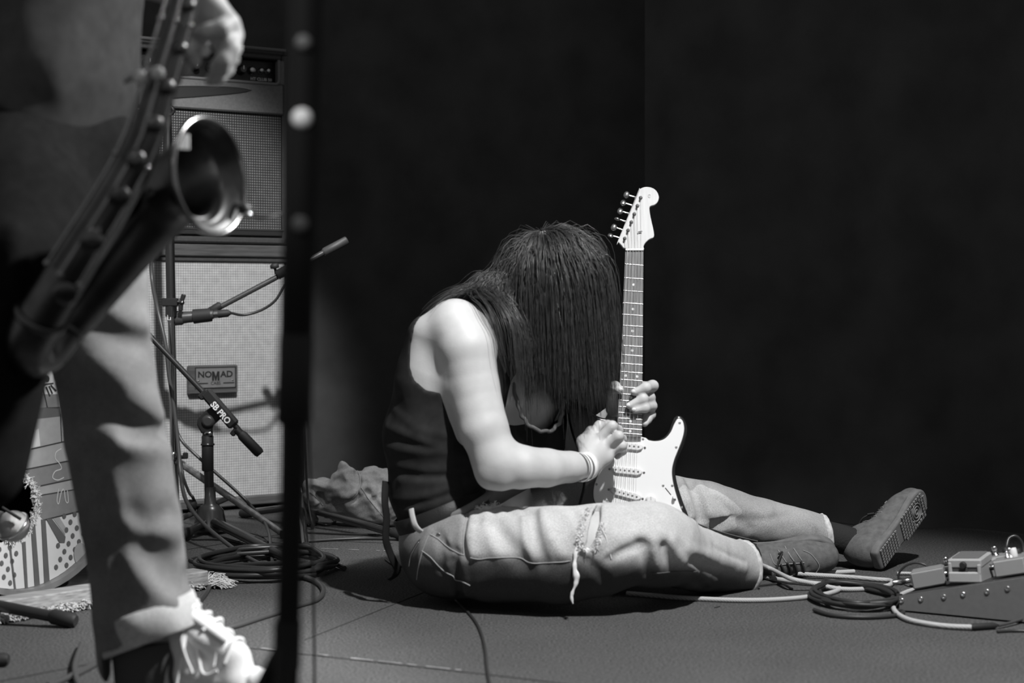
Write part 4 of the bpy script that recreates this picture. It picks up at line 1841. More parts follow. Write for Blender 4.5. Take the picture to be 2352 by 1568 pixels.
def screw(px, py, w, r=.0030, parent=None):
    o = g2(px, py, w)
    s_ = MB().lathe([(r, -.001), (r, .0006), (r * .7, .0014), (r * .25, .0015), (r * .2, .0008)], o, (0, 0, 1), 12)
    s_.build('screw', screw_m, parent or guitar)


for (lx, ly), (rx, ry) in (((1400, 1020), (1481, 1028)), ((1400, 1077), (1479, 1085)), ((1398, 1124), (1476, 1145))):
    A_, B_ = g2(lx, ly, TOPW + .002), g2(rx, ry, TOPW + .002)
    c = (A_ + B_) / 2
    u = (B_ - A_).normalized()
    v_ = Vector((-u.y, u.x, 0))
    hl, hwid = (B_ - A_).length / 2 - .004, .0088
    out = []
    for q in [(-hl, .002), (-hl + .012, -hwid), (hl - .012, -hwid), (hl, .002), (hl, .0), (hl - .002, hwid), (-hl + .002, hwid)]:
        pass
    loc = [(-hl, hwid * .2), (-hl + .003, -hwid * .55), (-hl + .012, -hwid), (hl - .012, -hwid), (hl - .003, -hwid * .55), (hl, hwid * .2), (hl - .003, hwid * .75),
           (hl - .010, hwid), (-hl + .010, hwid), (-hl + .003, hwid * .75)]
    T = Matrix.Translation(c) @ Matrix((u, v_, Vector((0, 0, 1)))).transposed().to_4x4()
    pu = MB().prism(loc, 0, .0075, .0022, T, 3).build('pickup', cover_m, guitar)
    for i in range(6):
        o = c + u * (i - 2.5) * .0107 + Vector((0, 0, .0073))
        MB().lathe([(.0024, 0), (.0024, .0008), (.0020, .0011)], o, (0, 0, 1), 10).build('pole_piece', pole_m, pu)
    for s_ in (-1, 1):
        o = c + u * s_ * (hl + .004) + Vector((0, 0, .0004))
        MB().lathe([(.0028, 0), (.0028, .0012), (.0016, .0018)], o, (0, 0, 1), 10).build('screw', screw_m, pu)
# switch, knobs, screws
sl = MB().tube([g2(1528, 1120, TOPW + .0027), g2(1541, 1136, TOPW + .0027)], .0011, 6)
sw = sl.build('switch_slot', mat('slot_black', .015, .6), guitar)
MB().lathe([(.0022, 0), (.0030, .004), (.0042, .010), (.0036, .013)], g2(1546, 1143, TOPW + .002), (.15, .1, 1), 12).build('switch_tip', cover_m, sw)
for px, py in ((1523, 1115), (1550, 1147), (1544, 1115), (1566, 1165), (1477, 1008), (1553, 1027), (1561, 971), (1370, 1112), (1402, 1168), (1579, 1235)):
    screw(px, py, TOPW + .0025)
for px, py, an in ((1494, 1149, .5), (1535, 1173, .2), (1570, 1203, .1)):
    o = g2(px, py, TOPW + .0025)
    k = MB().lathe([(.0125, 0), (.0128, .002), (.0105, .004), (.0098, .012), (.0088, .0138)], o, (0, 0, 1), 24).build('control_knob', cover_m, guitar)
    MB().box(o + Vector((0, .004, .0139)), (.0016, .008, .0006)).build('pointer_line', mat('pointer_grey', .35, .6), k)
# bridge behind the knee
bb = MB().box(g2(1433, 1205, TOPW + .004), (.075, .045, .006), None, .002).build('bridge', steel, guitar)
for i in range(6):
    MB().box(bl.lerp(brr, (i + .35) / 5.7) + Vector((0, -.004, -.002)), (.009, .02, .008), None, .001).build('saddle', steel, bb)
MB().lathe([(.006, 0), (.003, .004), (.003, .008), (.007, .011), (.007, .013)], g2(1327, 874, -.035), (0, 1, 0), 12).build('strap_button', steel, guitar)
# ------------------------------------------------------------------ speaker cabinet and guitar amplifier
black_vinyl = mat('black_vinyl', .055, .55, spec=.35, noise=.15, nscale=120, bump=.3, bscale=500)
dark_wood = mat('dark_wood', .085, .5, spec=.3, noise=.35, nscale=4, stretch=(2, 2, 30))
chrome = mat('chrome', .55, .12, metal=1.0)
black_metal = mat('black_metal', .022, .35, spec=.5)
black_rubber = mat('black_rubber', .025, .6, spec=.3)


def weave_mat(name, v, gap, sx, sz, contrast=.5, rough=.9):
    m = bpy.data.materials.new(name)
    m.use_nodes = True
    nt = m.node_tree
    b = nt.nodes['Principled BSDF']
    b.inputs['Roughness'].default_value = rough
    b.inputs['Specular IOR Level'].default_value = .15
    tc = nt.nodes.new('ShaderNodeTexCoord')
    sep = nt.nodes.new('ShaderNodeSeparateXYZ')
    nt.links.new(tc.outputs['Object'], sep.inputs[0])
    outs = []
    for ch, s in (('X', sx), ('Z', sz)):
        mu = nt.nodes.new('ShaderNodeMath')
        mu.operation = 'MULTIPLY'
        mu.inputs[1].default_value = s
        nt.links.new(sep.outputs[ch], mu.inputs[0])
        fr = nt.nodes.new('ShaderNodeMath')
        fr.operation = 'FRACT'
        nt.links.new(mu.outputs[0], fr.inputs[0])
        gt = nt.nodes.new('ShaderNodeMath')
        gt.operation = 'GREATER_THAN'
        gt.inputs[1].default_value = gap
        nt.links.new(fr.outputs[0], gt.inputs[0])
        outs.append(gt)
    mu = nt.nodes.new('ShaderNodeMath')
    mu.operation = 'MULTIPLY' if contrast > 0 else 'MAXIMUM'
    nt.links.new(outs[0].outputs[0], mu.inputs[0])
    nt.links.new(outs[1].outputs[0], mu.inputs[1])
    nz = nt.nodes.new('ShaderNodeTexNoise')
    nz.inputs['Scale'].default_value = 45
    nz.inputs['Detail'].default_value = 4
    nt.links.new(tc.outputs['Object'], nz.inputs['Vector'])
    mr = nt.nodes.new('ShaderNodeMapRange')
    mr.inputs['To Min'].default_value = v * (1 - abs(contrast))
    mr.inputs['To Max'].default_value = v
    nt.links.new(mu.outputs[0], mr.inputs['Value'])
    m2 = nt.nodes.new('ShaderNodeMath')
    m2.operation = 'MULTIPLY'
    mr2 = nt.nodes.new('ShaderNodeMapRange')
    mr2.inputs['To Min'].default_value = .75
    mr2.inputs['To Max'].default_value = 1.25
    nt.links.new(nz.outputs['Fac'], mr2.inputs['Value'])
    nt.links.new(mr.outputs['Result'], m2.inputs[0])
    nt.links.new(mr2.outputs['Result'], m2.inputs[1])
    nt.links.new(m2.outputs[0], b.inputs['Base Color'])
    return m


cab_cloth = weave_mat('pale_grille_cloth', .50, .17, 118, 118, .62)
amp_cloth = weave_mat('dark_grille_cloth', .24, .52, 115, 115, .86)

fA, fB = F(404, 1180), F(631, 1163)
cd = (fB - fA)
cd.z = 0
cd.normalize()                               # along the fronts, to the right and away
cn = Vector((cd.y, -cd.x, 0))                # out of the fronts


def on_front(px):
    """distance along the front line where a pixel column meets it"""
    cx = (px - 1176.0) / FPX
    # x = cx*Y (pitch ignored for columns near the horizon)
    k = 1.0 / math.cos(PITCH)
    # fA + cd*s : (fA.x + cd.x s) = cx*(fA.y + cd.y s)*k
    return (cx * fA.y * k - fA.x) / (cd.x - cx * cd.y * k)


s0, s1 = on_front(228), on_front(668)
CW = s1 - s0
cab_o = fA + cd * (s0 + s1) / 2
cabR = Matrix((cd, -cn, Vector((0, 0, 1)))).transposed()      # local x right, y back, z up
CABM = Matrix.Translation(cab_o) @ cabR.to_4x4()
CABI = CABM.inverted()


def on_cab(px, py, out=0.0):
    """local coordinates on the front plane"""
    o = CABI @ Vector((0, 0, CAM_H))
    p = CABI @ W(px, py, 5)
    d = p - o
    t = (-out - o.y) / d.y
    return o + d * t


D = .36
zt = on_cab(404, 560).z
zg1 = on_cab(404, 599.5).z
zg0 = on_cab(404, 1150).z
cab = thing('speaker_cabinet', 'tall speaker cabinet with pale woven grille cloth under the amplifier', 'speaker', cab_o, cabR)
t_ = .020
mb = MB()
mb.box((0, D / 2 + .012, t_ / 2 + .012), (CW, D, t_), None, .004)
mb.box((-CW / 2 + t_ / 2, D / 2 + .012, zt / 2), (t_, D, zt - .02), None, .004)
mb.box((CW / 2 - t_ / 2, D / 2 + .012, zt / 2), (t_, D, zt - .02), None, .004)
mb.box((0, D, zt / 2), (CW - .03, .018, zt - .05))
mb.build('shell', black_vinyl, cab)
zw = on_cab(404, 588).z
MB().box((0, D / 2, (zt + zw) / 2), (CW + .012, D + .03, zt - zw), None, .004).build('top_board', dark_wood, cab)
MB().box((0, .006, (zw + zg1) / 2), (CW - .01, .022, zw - zg1), None, .003).build('front_rail', black_vinyl, cab)
MB().box((0, .000, (zg0 + .012) / 2), (CW, .03, zg0 - .012), None, .004).build('bottom_rail', dark_wood, cab)
MB().box((0, .012, (zg0 + zg1) / 2), (CW - 2 * t_ + .004, .016, zg1 - zg0 + .004), None, .003).build('grille_cloth', cab_cloth, cab)
for sx in (-1, 1):
    for sy in (.05, D - .04):
        MB().lathe([(.018, 0), (.020, .012), (.016, .014)], (sx * (CW / 2 - .06), sy, 0), (0, 0, 1), 14).build('foot', black_rubber, cab)
# name badge
bc = on_cab(489, 871, .012)
ba, bb_ = on_cab(433, 850, .012), on_cab(545, 846, .012)
bw = (bb_ - ba).x
bh = on_cab(489, 838, .012).z - on_cab(489, 904, .012).z
badge = MB().box((bc.x, -.008, bc.z), (bw, .022, bh), None, .004).build('name_badge', dark_wood, cab)
plate_m = mat('badge_plate', .17, .5, noise=.1)
ink_m = mat('badge_ink', .012, .6)
pz = bc.z + .006
pl = MB().box((bc.x + .006, -.0195, pz), (bw - .032, .002, bh - .028), None, .0005).build('plate', plate_m, badge)
pw, ph = bw - .032, bh - .028
mb = MB()
for x, z, w_, h_ in ((0, ph / 2, pw + .004, .003), (0, -ph / 2, pw + .004, .003), (-pw / 2, 0, .003, ph), (pw / 2, 0, .003, ph),
                     (-pw * .33, -ph * .27, pw * .28, .0035), (pw * .33, -ph * .27, pw * .28, .0035)):
    mb.box((bc.x + .006 + x, -.0208, pz + z), (w_, .001, h_))
TXT = Matrix.Translation((bc.x + .006, -.0212, pz)) @ Matrix(((1, 0, 0, 0), (0, 0, -1, 0), (0, 1, 0, 0), (0, 0, 0, 1)))
pl_ink = mb.build('plate_lines', ink_m, badge)
pl_ink['kind'] = 'stuff'


def lettering(s, size, x, y, parent, m, bold=0.0, T=TXT, depth=.0004, xs=1.0, name='lettering', shear=0.0):
    mb = text_mb(s, size, depth, bold, T @ Matrix.Translation((x, y, 0)), shear, xs)
    o = mb.build(name, m, parent)
    o['kind'] = 'stuff'
    return o


lettering('NO', ph * .42, -pw * .27, ph * .17, badge, ink_m, .0007, xs=1.12)
mh, mw = ph * .46, pw * .185
M_out = [(-.5, -.5), (-.5, .5), (-.22, .5), (0, -.05), (.22, .5), (.5, .5), (.5, -.5), (.24, -.5), (.24, .02), (.06, -.5), (-.06, -.5), (-.24, .02), (-.24, -.5)]
MB().prism([(a * mw, b * mh + ph * .08) for a, b in M_out], 0, .0006, 0, TXT).build('lettering', ink_m, badge)
lettering('AD', ph * .42, pw * .27, ph * .17, badge, ink_m, .0007, xs=1.12)
lettering('CABS', ph * .22, 0, -ph * .27, badge, ink_m, -.0001)
for sx in (-1, 1):
    MB().lathe([(.0032, 0), (.0030, .0012), (.001, .0016)], (bc.x + .006 + sx * pw * .43, -.0205, pz - ph * .14), (0, -1, 0), 10).build('screw', screw_m, badge)

# amplifier on top
za0, za1 = zt, on_cab(404, 92).z
AW0, AW1 = on_cab(236, 300).x, on_cab(663, 300).x
AW = AW1 - AW0
amp_o = CABM @ Vector(((AW0 + AW1) / 2, .0, zt + .001))
amp = thing('guitar_amplifier', 'dark guitar amplifier with recessed control panel standing on the pale speaker cabinet', 'amplifier', amp_o, cabR)
AI = (Matrix.Translation(amp_o) @ cabR.to_4x4()).inverted()


def on_amp(px, py, out=0.0):
    o = AI @ Vector((0, 0, CAM_H))
    p = AI @ W(px, py, 5)
    d = p - o
    return o + d * ((-out - o.y) / d.y)


H = za1 - zt
zs = on_amp(404, 523).z
zgt = on_amp(404, 247).z
zp0, zp1 = on_amp(404, 176).z, on_amp(404, 119).z
grey_tolex = mat('grey_tolex', .15, .6, spec=.3, noise=.12, nscale=150, bump=.3, bscale=600)
AD_ = .27
mb = MB()
mb.box((0, AD_ / 2, .015), (AW, AD_, .022), None, .006)
mb.box((0, AD_ / 2, H - .011), (AW, AD_, .022), None, .006)
for sx in (-1, 1):
    mb.box((sx * (AW / 2 - .011), AD_ / 2, H / 2), (.022, AD_, H - .006), None, .006)
mb.box((0, AD_ - .01, H / 2), (AW - .03, .014, H - .03))
mb.build('shell', black_vinyl, amp)
MB().box((0, .010, (zgt + zp0) / 2), (AW - .040, .026, zp0 - zgt), None, .004).build('front_panel', grey_tolex, amp)
MB().box((0, .018, (zs + zgt) / 2), (AW - .044, .014, zgt - zs), None, .003).build('grille_cloth', amp_cloth, amp)
MB().box((0, .004, zs), (AW - .030, .010, .004), None, .001).build('silver_trim', mat('satin_silver', .30, .4, metal=1.0), amp)
MB().box((0, .012, (zs + .03) / 2), (AW - .040, .02, zs - .032), None, .003).build('bottom_rail', mat('rail_black', .015, .6), amp)
MB().box((0, .003, zgt), (AW - .035, .006, .004), None, .001).build('piping', mat('piping_black', .03, .5), amp)
# control recess with bright rim, knobs, small lamps
rim_m = mat('recess_rim', .16, .45, spec=.5)
px1 = on_amp(640, 160).x
rec = MB().box((0, .045, (zp0 + zp1) / 2), (AW - .05, .01, zp1 - zp0), None, .002).build('control_panel', mat('panel_black', .02, .45), amp)
rp = [(-px1, zp0), (px1 - .012, zp0), (px1 - .003, zp0 + .004), (px1, zp0 + .014), (px1, zp1 + .002)]
MB().tube(spline([Vector((a, -.002, b)) for a, b in rp], 1), .0055, 8).build('panel_rim', rim_m, amp)
MB().box((0, .022, zp1 + (H - .022 - zp1) / 2 + .004), (AW - .044, .03, H - .022 - zp1), None, .003).build('upper_lip', black_vinyl, amp)
MB().box((px1 + (AW / 2 - px1) / 2 - .008, .012, (zp0 + zp1) / 2), (AW / 2 - px1 - .014, .03, zp1 - zp0), None, .003).build('side_panel', grey_tolex, amp)
knob_m = mat('amp_knob', .03, .25, spec=.6, coat=.5)
for i in range(7):
    px = 330 + i * 32 if i < 7 else 0
    px = [340, 376, 412, 448, 484, 529, 555][i]
    o = on_amp(px, 158 + (px - 529) * .075, -.03)
    k = MB().lathe([(.0175, 0), (.0175, .004), (.0135, .006), (.0125, .024), (.010, .027)], (o.x, .040, o.z), (0, -1, 0), 20).build('control_knob', knob_m, amp)
    MB().box((o.x, .0125, o.z + .006), (.003, .002, .012)).build('pointer_line', bone, k)
for px, py, r_ in ((579, 162, .012), (600, 163, .009), (616, 164, .009)):
    o = on_amp(px, py, -.03)
    MB().lathe([(r_ + .002, 0), (r_ + .002, .003), (r_, .005), (r_, .016), (r_ * .7, .020), (r_ * .2, .021)], (o.x, .040, o.z), (0, -1, .15), 16).build(
        'toggle_switch' if r_ < .01 else 'pilot_lamp', steel, amp)
o = on_amp(601, 182, -.036)
lettering('HT CLUB 50', .0135, o.x, o.z, amp, mat('panel_print', .75, .5), .0003,
          Matrix.Translation((0, .0385, 0)) @ Matrix(((1, 0, 0, 0), (0, 0, -1, 0), (0, 1, 0, 0), (0, 0, 0, 1))), xs=1.1)
# lens-shaped plaque between panel and grille
def plaque_pt(px, py):
    o = on_amp(px, py, .003)
    return (o.x, o.z)


lp_ = [plaque_pt(*p) for p in [(340, 199), (400, 197.5), (470, 197.5), (530, 199), (560, 202), (578, 206), (560, 212), (520, 217), (470, 221), (415, 225), (360, 226), (338, 215)]]
MB().prism(spline2(lp_, 3), 0, .004, .0015, Matrix.Translation((0, -.003, 0)) @ Matrix(((1, 0, 0, 0), (0, 0, -1, 0), (0, 1, 0, 0), (0, 0, 0, 1)))).build(
    'plaque', mat('plaque_black', .03, .35, coat=.3), amp)
ed = [Vector((a, -.0075, b)) for a, b in [plaque_pt(*p) for p in [(345, 199.5), (400, 198), (470, 198), (530, 199.6), (560, 202.4), (576, 206)]]]
MB().tube(spline(ed, 4), .0016, 6).build('plaque_edge', steel, amp)
# carrying handle on top
hp_ = [Vector((x_, AD_ * .35, H + z_)) for x_, z_ in ((-.12, .002), (-.10, .012), (0, .018), (.10, .012), (.12, .002))]
MB().tube(spline(hp_, 5), .008, 8, flat=(Vector((0, 1, 0)), 1.8)).build('carrying_handle', black_rubber, amp)
for sx in (-1, 1):
    MB().box((sx * .12, AD_ * .35, H + .004), (.03, .03, .010), None, .003).build('handle_cap', steel, amp)
MB().tube([(-AW / 2 + .01, -.001, H - .004), (AW / 2 - .01, -.001, H - .004)], .006, 8).build('edge_piping', mat('piping_grey', .14, .4), amp)
for sx in (-1, 1):
    mb = MB()
    mb.box((sx * (AW / 2 - .012), .010, H - .012), (.03, .03, .03), None, .010)
    mb.build('corner_cap', black_rubber, amp)


# ------------------------------------------------------------------ stands and microphones
def clutch(mb, c, ax, r, L):
    mb.lathe([(r * .8, -L / 2), (r, -L / 2 + .004), (r, L / 2 - .004), (r * .8, L / 2)], c, ax, 14)


# chrome drum-hardware stand in front of the cabinet
YS = 5.22
base = F(402, 1218)
cs = thing('chrome_stand', 'chrome drum hardware stand with double braced legs before the speaker cabinet', 'stand', (W(402, 1218, YS).x, YS, 0))
p0, p1, p2 = W(404, 1195, YS), W(393, 700, YS), W(383, 235, YS)
MB().tube([p0, p1], .0115, 14).build('lower_tube', chrome, cs, world=True)
MB().tube([p1 + (p1 - p0).normalized() * -.03, p2], .0145, 14).build('upper_tube', mat('dull_chrome', .22, .25, metal=1.0), cs, world=True)
MB().ball(W(390, 254, YS), .017, 14, (1, .8, 1)).tube([W(390 + 8 * math.cos(a), 254 + 9 * math.sin(a), YS - .02) for a in np.linspace(0, 6.2, 14)], .004, 6).build('top_tilter', black_metal, cs, world=True)
mb = MB().box(W(393, 694, YS), (.052, .040, .026), None, .004)
mb.lathe([(.018, -.02), (.018, .02)], W(393, 712, YS), (0, 0, 1), 14)
mb.build('height_clamp', mat('dull_chrome', .22, .25, metal=1.0), cs, world=True)
mb = MB().tube([W(404, 694, YS - .01), W(418, 694, YS - .02)], .0055, 8)
mb.box(W(420, 683, YS - .025), (.014, .006, .022), Matrix.Rotation(.35, 3, 'Y'), .003)
mb.box(W(415, 706, YS - .025), (.014, .006, .022), Matrix.Rotation(.05, 3, 'Y'), .003)
mb.ball(W(418, 695, YS - .025), .008, 8)
mb.build('wing_screw', mat('dull_chrome', .22, .25, metal=1.0), cs, world=True)
# stand sticker
MB().box(W(388.5, 729, YS - .0155), (.011, .002, .016), None, .0005).build('height_mark', mat('mark_white', .7, .5), cs, world=True)
MB().box(W(388.5, 730, YS - .0170), (.005, .002, .008), None, .0005).build('height_mark', ink_m, cs, world=True)
# leg collar, legs, braces
col_c = W(398, 1052, YS)
MB().lathe([(.016, -.018), (.018, -.014), (.018, .014), (.016, .018)], col_c, (0, 0, 1), 14).build('leg_collar', chrome, cs, world=True)
mb = MB().tube([W(404, 1050, YS - .02), W(424, 1049, YS - .03)], .006, 8)
mb.box(W(426, 1046, YS - .03), (.016, .010, .020), None, .003)
mb.build('collar_screw', black_metal, cs, world=True)
flat_m = mat('scratched_chrome', .17, .35, spec=.9, noise=.4, nscale=60)


def bar(name, pts, w, th, m, parent, up=(0, 0, 1)):
    return MB().tube(pts, th, 6, flat=(Vector(up), w / th)).build(name, m, parent, world=True)


lower_hub = W(404, 1196, YS)
for foot, k in ((F(652, 1227, .012), 0), (F(280, 1235, .012), 1), (F(390, 1195, .012), 2)):
    top_ = col_c + (foot - col_c).normalized() * .02
    leg = MB()
    mid = col_c.lerp(foot, .52)
    for o_ in (-.006, .006):
        side = (foot - col_c).cross(Vector((0, 0, 1))).normalized() * o_
        leg.tube([top_ + side, mid + side * .8, foot + side * .4], .0035, 6, flat=(Vector((0, 0, 1)), 2.6))
    lo_ = leg.build('leg', flat_m, cs, world=True)
    MB().lathe([(.010, -.012), (.012, 0), (.010, .012)], foot, (0, 0, 1), 10).build('rubber_foot', black_rubber, lo_, world=True)
    MB().tube([lower_hub, mid], .0035, 6, flat=(Vector((0, 0, 1)), 2.4)).build('brace', flat_m, cs, world=True)
    MB().tube([mid - Vector((0, .014, 0)), mid + Vector((0, .010, 0))], .005, 8).build('pivot_rivet', chrome, cs, world=True)
MB().lathe([(.015, -.012), (.017, 0), (.015, .012)], lower_hub, (0, 0, 1), 14).build('brace_collar', chrome, cs, world=True)

# short boom stand with lettered clutch
YB = 5.12
bs_c = W(483, 1222, YB)
bst = thing('boom_stand', 'short black boom stand with white lettering on its clutch before the speaker cabinet', 'stand', (bs_c.x, YB, 0))
tube_m = mat('black_tube', .024, .3, spec=.5)
MB().tube([W(481, 1150, YB), W(478, 1012, YB)], .0145, 14).build('outer_tube', tube_m, bst, world=True)
mb = MB()
clutch(mb, W(477, 1040, YB), (0, 0, 1), .018, .11)
mb.build('pole_grip', black_rubber, bst, world=True)
MB().lathe([(.016, -.002), (.021, 0), (.021, .004), (.015, .008), (.0165, .050), (.014, .055)], W(477, 1022, YB), (0, 0, 1), 14).build('pole_collar', tube_m, bst, world=True)
mb = MB().prism([(p.x, p.z) for p in [W(*q, YB) for q in [(464, 994), (488, 994), (492, 975), (510, 958), (492, 930), (470, 945), (455, 962), (454, 975)]]], -.018, .018, .006,
                Matrix(((1, 0, 0, 0), (0, 0, -1, YB), (0, 1, 0, 0), (0, 0, 0, 1))))
sj = mb.build('swivel_joint', black_metal, bst, world=True)
MB().lathe([(.019, 0), (.019, .006), (.012, .009)], W(478, 967, YB - .018), (0, -1, 0), 18).build('swivel_disc', mat('disc_grey', .045, .4), sj, world=True)
MB().ball(W(478, 996, YB - .017), .010, 10, (1.4, .3, .8)).build('chrome_lug', chrome, sj, world=True)
b0, b1, b2, b3 = W(322, 748, YB - .03), W(478, 912, YB - .03), W(545, 990, YB - .03), W(598, 1043, YB - .03)
MB().tube([b0, W(548, 986, YB - .03)], .0085, 12).build('boom_tube', tube_m, bst, world=True)
bd = (b2 - b1).normalized()
bn_ = Vector((0, -1, 0))
T = Matrix.Identity(4)
by = bn_.cross(bd)
for i_, a_ in enumerate((bd, by, bn_)):
    T[0][i_], T[1][i_], T[2][i_] = a_
cc = W(505, 938, YB - .03)
T[0][3], T[1][3], T[2][3] = cc
R3 = T.to_3x3()
mb = MB().box(cc, (.135, .034, .034), R3, .006)
mb.box(cc + R3 @ Vector((-.062, -.008, 0)), (.02, .034, .03), R3, .004)
cl = mb.build('clutch_block', mat('clutch_black', .02, .4), bst, world=True)
lettering('SB PRO', .026, .012, -.003, cl, mat('white_print', .8, .5), .0008, (world_matrix(cl).inverted() @ T) @ Matrix.Translation((0, 0, .0175)), xs=.92)
MB().tube([W(543, 986, YB - .03), W(556, 999, YB - .03)], .012, 12).build('boom_collar', tube_m, bst, world=True)
MB().box(W(538, 992, YB - .03), (.016, .014, .024), Matrix.Rotation(.7, 3, 'Y'), .003).build('locking_lever', black_rubber, bst, world=True)
MB().tube([W(552, 995, YB - .03), W(557, 1000, YB - .03), b3 - bd * .008, b3], [.012, .0155, .0155, .012], 14).build('counterweight', black_rubber, bst, world=True)
# conical foot and tripod legs
MB().lathe([(.050, .012), (.052, .022), (.048, .030), (.040, .070), (.028, .085), (.018, .090), (.016, .140)], (bs_c.x, YB, .0), (0, 0, 1), 24).build('base_cone', mat('base_satin', .05, .3, spec=.6), bst, world=True)
mb = MB().lathe([(.006, 0), (.018, .004), (.020, .022), (.012, .028)], W(452, 1161, YB), (-1, -.2, 0), 12)
mb.lathe([(.006, -.03), (.006, .05)], W(452, 1161, YB), (1, .2, 0), 8)
mb.build('base_knob', black_rubber, bst, world=True)
hub = Vector((bs_c.x, YB, .035))
for foot in (F(601, 1249, .016), F(700, 1303, .018), F(418, 1230, .016)):
    lg = MB().tube([hub, hub.lerp(foot, .10) + Vector((0, 0, .005)), foot], [.012, .0135, .0125], 12).build('leg', tube_m, bst, world=True)
    d_ = (foot - hub).normalized()
    MB().tube([foot - d_ * .045, foot - d_ * .04, foot + d_ * .005, foot + d_ * .012], [.013, .0165, .0165, .012], 12).build('rubber_foot', black_rubber, lg, world=True)

# second boom stand, holding the microphone, its pole behind the tall stand
YC = 5.30
ms = thing('boom_stand', 'black boom stand holding the microphone up to the pale grille cloth', 'stand', (W(690, 1200, YC).x, YC, 0))
top_p = W(683, 620, YC)
MB().tube([W(692, 1190, YC), W(684, 640, YC)], .011, 12).build('pole', tube_m, ms, world=True)
mb = MB().box(W(676, 618, YC), (.07, .035, .045), Matrix.Rotation(-.5, 3, 'Y'), .008)
mb.build('boom_clamp', black_metal, ms, world=True)
q0, q1, q2 = W(492, 712, YC - .05), W(640, 630, YC - .02), W(798, 551, YC + .03)
MB().tube([q0, q2 - (q2 - q0).normalized() * .02], .0085, 12).build('boom_tube', mat('boom_sheen', .05, .3, spec=.6), ms, world=True)
qd = (q2 - q0).normalized()
MB().tube([q1 - qd * .006, q1 - qd * .004, q1 + qd * .04], [.010, .016, .016], 12).build('boom_collar', tube_m, ms, world=True)
mb = MB().lathe([(.004, 0), (.004, .018), (.014, .020), (.014, .030), (.009, .034)], W(634, 630, YC - .02), (-.15, -.1, 1), 14)
mb.build('tension_knob', black_rubber, ms, world=True)
MB().tube([q2 - qd * .085, q2 - qd * .08, q2 - qd * .003, q2], [.010, .0135, .0135, .010], 14).build('counterweight', mat('grip_grey', .06, .5), ms, world=True)
MB().lathe([(.055, .010), (.057, .020), (.050, .030), (.036, .100), (.024, .115), (.016, .120)], (W(690, 1200, YC).x, YC, 0), (0, 0, 1), 24).build('base_cone', mat('base_satin', .05, .3, spec=.6), ms, world=True)
hub = Vector((W(690, 1200, YC).x, YC, .05))
for foot in (F(922, 1229, .016), F(702, 1262, .018), F(560, 1178, .016)):
    lg = MB().tube([hub, hub.lerp(foot, .12) + Vector((0, 0, .008)), foot], .0115, 12).build('leg', mat('gloss_tube', .02, .15, spec=.7, coat=.6), ms, world=True)
    d_ = (foot - hub).normalized()
    MB().tube([foot - d_ * .04, foot - d_ * .035, foot + d_ * .005, foot + d_ * .012], [.0125, .0155, .0155, .012], 12).build('rubber_foot', black_rubber, lg, world=True)
# microphone clip belongs to the stand
MB().tube([W(474, 721, YC - .05), W(480, 716, YC - .05), W(504, 702, YC - .05), W(508, 700, YC - .05)], [.007, .012, .013, .009], 12).build('clip_joint', black_rubber, ms, world=True)
md = (W(400, 731, YC - .06) - W(490, 722, YC - .06)).normalized()
mo = W(452, 726, YC - .06)
MB().tube([mo - md * .045, mo + md * .01], [.0205, .0225], 16, cap=False).build('clip_sleeve', black_rubber, ms, world=True)
mic = thing('microphone', 'black instrument microphone pointing at the pale grille cloth', 'microphone', mo)
mm_ = MB().tube([mo - md * .052, mo - md * .050, mo + md * .040, mo + md * .042], [.012, .0135, .0185, .019], 18)
mm_.build('body', mat('mic_black', .045, .4, spec=.4), mic, world=True)
MB().tube([mo + md * .042, mo + md * .048, mo + md * .075, mo + md * .088], [.0195, .0225, .0225, .018], 18).build('grille_head', mat('mic_grille', .06, .5, bump=1.0, bscale=900), mic, world=True)
MB().tube([mo - md * .053, mo - md * .066], .0125, 14).build('plug_collar', steel, mic, world=True)
MB().tube([mo - md * .066, mo - md * .095, mo - md * .104], [.0125, .0115, .006], 14).build('plug', black_rubber, mic, world=True)


# ------------------------------------------------------------------ cables
def cable(pts, r, label, m=None, name='cable', n=8, per=8, group=None):
    P = spline(pts, per)
    o = MB().tube(P, r, n).build(name, m or cable_m, None)
    tag(o, label, 'cable', group)
    return origin_to(o, P[0])


cable_m = mat('black_cable', .03, .35, spec=.5)
mp_ = mo - md * .104
cable([mp_, W(560, 723, YC - .03), W(600, 712, YC - .02), W(632, 690, YC - .02), W(655, 655, YC - .02), W(672, 640, YC - .03), W(684, 690, YC - .03), W(694, 900, YC - .04),
       W(706, 1130, YC - .06), F(718, 1212, .004), F(705, 1192, .004), F(745, 1205, .004), F(770, 1196, .004), F(735, 1180, .004), F(650, 1190, .004)],
      .0042, 'black microphone cable drooping from the microphone to the boom clamp')
cable([W(345, 540, 5.3), W(349, 640, 5.3), W(362, 710, 5.22), W(380, 790, 5.19), W(388, 860, 5.19), W(400, 940, 5.19), W(410, 1030, 5.18), W(415, 1090, 5.15), W(428, 1150, 5.05), W(470, 1205, 4.85),
       W(540, 1262, 4.65), F(600, 1296, .012), F(650, 1312, .012), F(715, 1330, .008), F(742, 1352, .006), F(730, 1375, .006), F(680, 1392, .006), F(600, 1418, .006), F(530, 1440, .006), F(470, 1448, .006),
       F(400, 1462, .006), F(270, 1500, .006), F(180, 1545, .006), F(110, 1575, .006)], .0062,
      'grey cable running down the chrome stand then looping forward over the carpet', mat('grey_cable', .06, .4, spec=.5))
